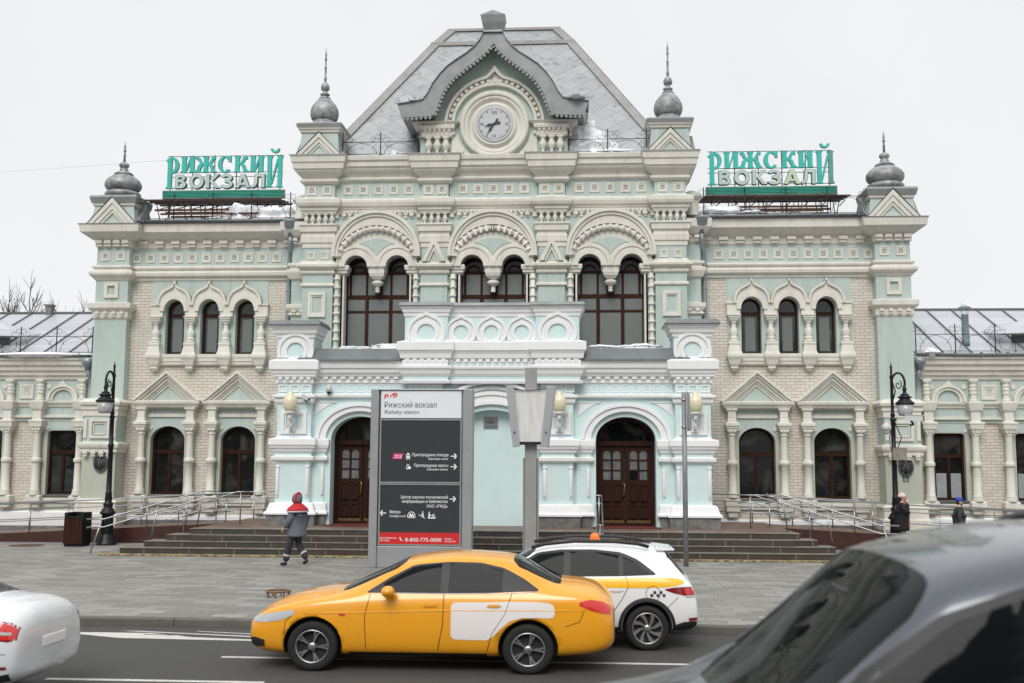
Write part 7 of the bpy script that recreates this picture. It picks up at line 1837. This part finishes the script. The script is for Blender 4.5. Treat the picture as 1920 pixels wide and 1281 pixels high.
def person(label, P, arms, coat, trousers, boots, top, facing, loc, scale=1.0, headyaw=0.0, extras=None, coatlen=.72, bulk=1.0):
    t = thing('person', label, 'person', (0,0,0))
    H = Vector((.03,0,1.61))
    N = {'pelvis':(0,0,.94,.10),'waist':(0,0,1.12,.10),'chest':(0,0,1.32,.12),'neck':(.01,0,1.47,.052),'skull':(.02,0,1.56,.06)}
    E = [('pelvis','waist'),('waist','chest'),('chest','neck'),('neck','skull')]
    for s, nm in ((1,'l'),(-1,'r')):
        k, a = P[nm][:2]; N['hip'+nm] = (0,s*.09,.90,.085); N['kn'+nm] = (*k,.055); N['an'+nm] = (*a,.038); E += [('pelvis','hip'+nm),('hip'+nm,'kn'+nm),('kn'+nm,'an'+nm)]
        e, w = arms[nm]; N['sh'+nm] = (0,s*.175,1.40,.055); N['el'+nm] = (*e,.042); N['wr'+nm] = (*w,.028); E += [('chest','sh'+nm),('sh'+nm,'el'+nm),('el'+nm,'wr'+nm)]
    parts = [skin(N, E), head_mesh(H, headyaw)]
    for nm, sg in (('l',1),('r',-1)):
        e, w = Vector(arms[nm][0]), Vector(arms[nm][1]); parts.append(hand_mesh(w, (w-e), (0,-sg,0) if abs((w-e).normalized().y) < .8 else (1,0,0), .5))
    merge('body', parts, [skin_m], t)
    eye = MB()
    for s in (-1,1):
        q = Matrix.Rotation(headyaw,3,'Z') @ Vector((.088,s*.032,.015)); eye.ball(tuple(H+q), .011, 8, 6)
    eye.build('eyes', [blackplastic], t)
    # coat
    N = {'pelvis':(0,0,.98,.20),'hem':(-.01,0,coatlen,.235),'waist':(0,0,1.14,(.19,.145)),'chest':(0,0,1.32,(.20,.15)),'collar':(.0,0,1.46,(.085,.085))}
    E = [('pelvis','hem'),('pelvis','waist'),('waist','chest'),('chest','collar')]
    for s, nm in ((1,'l'),(-1,'r')):
        e, w = Vector(arms[nm][0]), Vector(arms[nm][1]); N['sh'+nm] = (0,s*.18,1.39,.085); N['el'+nm] = (*e,.072); N['cu'+nm] = (*(w-(w-e).normalized()*.01),.058); E += [('chest','sh'+nm),('sh'+nm,'el'+nm),('el'+nm,'cu'+nm)]
    N = {k: (*v[:3], (v[3][0]*bulk, v[3][1]*bulk) if isinstance(v[3], tuple) else v[3]*bulk) for k, v in N.items()}
    merge('coat', [skin(N, E)], [coat], t)
    N = {'pelvis':(0,0,.92,(.15,.12))}; E = []
    for s, nm in ((1,'l'),(-1,'r')):
        k, a = Vector(P[nm][0]), Vector(P[nm][1]); N['hip'+nm] = (0,s*.08,.86,.092); N['kn'+nm] = (*k,.092); N['an'+nm] = (*(a-(k-a).normalized()*.01),.078); E += [('pelvis','hip'+nm),('hip'+nm,'kn'+nm),('kn'+nm,'an'+nm)]
    merge('trousers', [skin(N, E)], [trousers], t)
    bs = []
    for nm in ('l','r'):
        a = Vector(P[nm][1]); toe = Vector(P[nm][2]) if len(P[nm]) > 2 else a+Vector((.17,0,-.05))
        bs.append(skin({'pelvis':(*a,.052),'heel':(*(a+Vector((-.01,0,-.05))),.045),'ball':(*((a+toe)/2+Vector((0,0,-.02))),.045),'toe':(*toe,.036)}, [('pelvis','heel'),('heel','ball'),('ball','toe')]))
    merge('boots', bs, [boots], t)
    if extras: extras(t, H)
    t.rotation_euler = (0,0,facing); t.location = loc; t.scale = (scale,)*3
    return t
greyblue = mat('grey_blue_work_jacket', (.13,.14,.18), .85, noise=.15, nscale=8, bump=.15)
workred = mat('red_work_cloth', (.45,.015,.02), .8, bump=.1)
darkcloth = mat('dark_charcoal_cloth', (.035,.036,.045), .9, noise=.2, nscale=8, bump=.15)
blackcoat = mat('black_coat_cloth', (.010,.010,.011), .9, noise=.2, nscale=9, bump=.2)
reflstrip = mat('reflective_strip', (.45,.46,.48), .4)
def worker_x(t, H):
    h = MB(); c = H
    h.ball((c.x-.012,0,c.z+.015), .128, 20, 14, 0, (1.02,.92,1.15)); hood = h.build('hood', [greyblue], t)
    h = MB()
    h.tube([(c.x-.05,.124*math.cos(R(a)),c.z+.02+.145*math.sin(R(a))) for a in range(-50,231,20)], .03, 8); h.build('hood_stripe', [workred], t)
    k = MB(); rings = ((1.335,.225,.312),(1.35,.228,.318),(1.39,.215,.305),(1.44,.18,.24),(1.485,.135,.155),(1.52,.11,.12))
    v = [(rx_*math.cos(2*PI*i/24)-.01, ry_*math.sin(2*PI*i/24), z) for z, rx_, ry_ in rings for i in range(24)]
    k.add(v, [(j*24+i, j*24+(i+1)%24, (j+1)*24+(i+1)%24, (j+1)*24+i) for j in range(5) for i in range(24)], 0, True); k.build('red_yoke', [workred], t)
    q = MB()
    q.tube([(.222*math.cos(R(a))-.01,.312*math.sin(R(a)),1.325) for a in range(0,360,15)], .02, 6, closed=True); q.build('reflective_band', [reflstrip], t)
    q = MB()
    for a, kk in ((Vector((.24,.10,.14)),Vector((.15,.10,.50))),(Vector((-.24,-.10,.20)),Vector((.02,-.10,.52)))):
        p = a.lerp(kk, .35); d = (kk-a).normalized(); q.tube([p-d*.025, p+d*.025], .086, 12)
    q.build('trouser_band', [reflstrip], t)
person('worker in grey hooded jacket with red shoulders, walking left before the steps',
       {'l':((.15,.10,.50),(.24,.10,.10),(.40,.10,.04)), 'r':((.02,-.10,.52),(-.24,-.10,.17),(-.14,-.10,.05))},
       {'l':((.02,.27,1.12),(.20,.24,.92)), 'r':((-.08,-.27,1.12),(-.02,-.25,.86))}, greyblue, darkcloth, blackplastic, None, R(158), (-4.22,-9.25,0), 1.02, .2, worker_x, .70, 1.22)
pinkwool = mat('pale_pink_wool', (.66,.47,.44), .95, bump=.3, bscale=120)
pinkscarf = mat('pink_scarf', (.42,.17,.17), .95, noise=.3, nscale=12)
hairdark = mat('dark_hair', (.02,.014,.01), .7)
def woman_x(t, H):
    h = MB(); h.lathe(H.x-.01, 0, [(H.z+.015,.112),(H.z+.03,.119),(H.z+.07,.118),(H.z+.075,.112),(H.z+.115,.095),(H.z+.145,.06),(H.z+.158,.01)], 20); h.build('knit_hat', [pinkwool], t)
    h = MB(); h.ball((H.x-.06,0,H.z-.03), .085, 14, 10, 0, (.7,.95,1.0)); h.build('hair', [hairdark], t)
    s = skin({'pelvis':(.0,0,1.455,.085),'a':(.09,-.05,1.42,.04),'b':(.16,-.08,1.28,.035),'c':(.20,-.08,1.0,(.035,.02)),'d':(.20,-.09,.72,(.04,.018))}, [('pelvis','a'),('a','b'),('b','c'),('c','d')]); merge('scarf', [s], [pinkscarf], t)
    s = skin({'pelvis':(-.03,0,1.49,(.12,.14)),'b':(-.10,0,1.45,(.09,.12))}, [('pelvis','b')]); merge('coat_hood', [s], [blackcoat], t)
person('woman in pink knit hat and black coat with her hand at her face',
       {'l':((.04,.10,.50),(.0,.10,.10)), 'r':((.0,-.10,.50),(-.04,-.10,.10))},
       {'l':((.12,.25,1.16),(.14,.12,1.42)), 'r':((.13,-.24,1.16),(.155,-.055,1.46))}, blackcoat, darkcloth, blackplastic, None, R(-12), (12.38,-3.45,0), 1.0, 0.0, woman_x, .62, 1.15)
capblue = mat('blue_cap_cloth', (.02,.06,.42), .85, bump=.15)
def man_x(t, H):
    h = MB(); h.lathe(H.x-.005, 0, [(H.z+.035,.110),(H.z+.06,.114),(H.z+.10,.105),(H.z+.135,.075),(H.z+.15,.02)], 20)
    h.add([(H.x+.08,-.075,H.z+.045),(H.x+.17,-.05,H.z+.035),(H.x+.19,0,H.z+.035),(H.x+.17,.05,H.z+.035),(H.x+.08,.075,H.z+.045),(H.x+.08,-.075,H.z+.03),(H.x+.17,-.05,H.z+.022),(H.x+.19,0,H.z+.022),(H.x+.17,.05,H.z+.022),(H.x+.08,.075,H.z+.03)], [(0,1,2,3,4),(9,8,7,6,5),(0,1,6,5),(1,2,7,6),(2,3,8,7),(3,4,9,8)])
    h.build('cap', [capblue], t)
    h = MB(); h.ball((H.x-.045,0,H.z-.005), .09, 14, 10, 0, (.75,.95,.9)); h.ball((H.x+.055,0,H.z-.085), .052, 12, 8, 0, (.85,1.0,.8)); h.build('hair', [hairdark], t)
person('man in bright blue cap and dark jacket facing right at the ramp',
       {'l':((.14,.10,.50),(.16,.10,.10)), 'r':((.0,-.10,.50),(-.24,-.10,.16),(-.13,-.10,.05))},
       {'l':((-.02,.26,1.12),(.12,.25,.90)), 'r':((-.05,-.26,1.12),(.02,-.26,.86))}, darkcloth, darkcloth, blackplastic, None, R(-5), (14.05,-3.4,0), .93, 0.0, man_x, .74)

# ------------------------------------------------------------------ trees
bark = mat('grey_brown_bark', (.10,.085,.07), .9, noise=.4, nscale=8)
def bare_tree(x, y, h, seed, label, spread=.32):
    random.seed(seed); t = thing('bare_tree', label, 'tree', (x,y,0), 'bare trees behind the station')
    tr = MB(); cr_ = MB()
    def grow(mb, p, d, L_, r, depth):
        q = p; pts = [p]; n = 4
        for i in range(n):
            d = (d + Vector((random.uniform(-.12,.12),random.uniform(-.12,.12),.10))).normalized(); q = q + d*L_/n; pts.append(q)
        mb.tube(pts, max(r,.012), 5 if depth > 1 else 3, taper=max(r*.55,.009))
        if depth == 0: return
        for k in range(random.randint(5,6) if depth > 1 else 6):
            u = random.uniform(.4,1.0); b = pts[min(n,int(u*n))]
            a = random.uniform(0,2*PI); nd = (d + Vector((math.cos(a),math.sin(a),random.uniform(.1,.6)))*random.uniform(.5,.95)).normalized()
            grow(cr_, b, nd, L_*random.uniform(.45,.68), r*.5, depth-1)
        grow(cr_, pts[-1], d, L_*.62, r*.55, depth-1)
    grow(tr, Vector((x,y,0)), Vector((random.uniform(-.05,.05),0,1)), h*.42, h*.014, 4)
    tr.build('trunk', [bark], t); cr_.build('crown', [bark], t)
for i, (x, h, nm) in enumerate(((-29.6,12.6,'bare tree at the left edge behind the low wing'),(-28.0,12.2,'second bare tree from the left edge behind the low wing'),(-26.6,12.9,'tall bare tree in the middle of the treetops above the left roof'),(-24.6,12.1,'bare tree nearest the roof chimney of the left wing'))):
    bare_tree(x, 19+i*.7, h, 20+i, nm)
bare_tree(-30.6, 21, 13.0, 41, 'bare tree cut by the left edge behind the low wing')
bare_tree(-25.9, 24, 12.9, 42, 'thin bare tree set back among the treetops above the left roof')
bare_tree(23.6, 19, 11.0, 33, 'small bare treetop just showing above the right roof beside the flue')
# dark spruce across the street whose mirror image shows in the near car's window
needle = mat('dark_spruce_needles', (.010,.014,.010), .9, noise=.4, nscale=3)
t = thing('spruce_tree', 'tall dark spruce with a star, mirrored in the near car window', 'tree', SPR)
m = MB(); m.lathe(SPR[0], SPR[1], [(.6,.25),(SPRH,.03)], 8); m.build('trunk', [bark], t)
m = MB(); random.seed(5)
for k in range(2600):
    u = random.random()**.75; z = SPRH - u*(SPRH-1.4); rr = .12+u*SPRR*(1+.12*math.sin(z*5)); a = random.uniform(0,2*PI); r1 = rr*random.uniform(.5,1.05)
    c = Vector((SPR[0]+r1*math.cos(a), SPR[1]+r1*math.sin(a), z-.18*r1)); d = Vector((math.cos(a),math.sin(a),-.35)); s = Vector((-math.sin(a),math.cos(a),0))
    L_ = .28+.35*u; w = .10+.12*u
    m.add([tuple(c-d*L_-s*w*.6),tuple(c-d*L_+s*w*.6),tuple(c+s*w),tuple(c+d*L_),tuple(c-s*w)], [(0,1,2,3,4)])
m.build('crown', [needle], t, weld=False, recalc=False)
m = MB()
for k in range(9):
    a = 2*PI*k/9; L_ = .75 if k % 2 == 0 else .5
    m.add([(SPR[0]+.12*math.cos(a+.4),SPR[1]-.02,SPRH+.25+.12*math.sin(a+.4)),(SPR[0]+L_*math.cos(a),SPR[1],SPRH+.25+L_*math.sin(a)),(SPR[0]+.12*math.cos(a-.4),SPR[1]-.02,SPRH+.25+.12*math.sin(a-.4)),(SPR[0],SPR[1]-.1,SPRH+.25)], [(0,1,3),(1,2,3),(0,1,2)])
m.build('star', [needle], t)

# ------------------------------------------------------------------ houses across the street: out of frame, mirrored in windows and car paint
hw_ = mat('ochre_house_wall', (.27,.25,.21), .9, noise=.3, nscale=.4)
for i, (x0, x1, h, y, lab) in enumerate(((-62,-22,15,-88,'long low ochre house across the street, mirrored in the left windows'),(-17,22,21,-96,'tall ochre house across the street, mirrored in the middle windows'),(28,70,17,-90,'wide ochre house across the street, mirrored in the right windows'))):
    t = thing('apartment_building', lab, 'building', ((x0+x1)/2, y, 0), 'houses across the street')
    m = MB(); m.box(x0, x1, y-9, y, .5, h); m.build('wall', [hw_], t)
    m = MB(); m.add([(x0-.3,y+.3,h),(x1+.3,y+.3,h),(x1+.3,y-9.3,h),(x0-.3,y-9.3,h),(x0+2,y-4.5,h+2.6),(x1-2,y-4.5,h+2.6)], [(0,1,5,4),(1,2,5),(2,3,4,5),(3,0,4)]); m.build('roof', [hoodgrey], t)
    m = MB(); n = int((x1-x0)/3)
    for k in range(n):
        for q in range(int((h-3)/3.2)): m.box(x0+1+k*(x1-x0-2)/n, x0+2.4+k*(x1-x0-2)/n, y-.1, y+.05, 2.4+q*3.2, 4.4+q*3.2)
    w = m.build('window', [glassdark], t); w['kind'] = 'stuff'
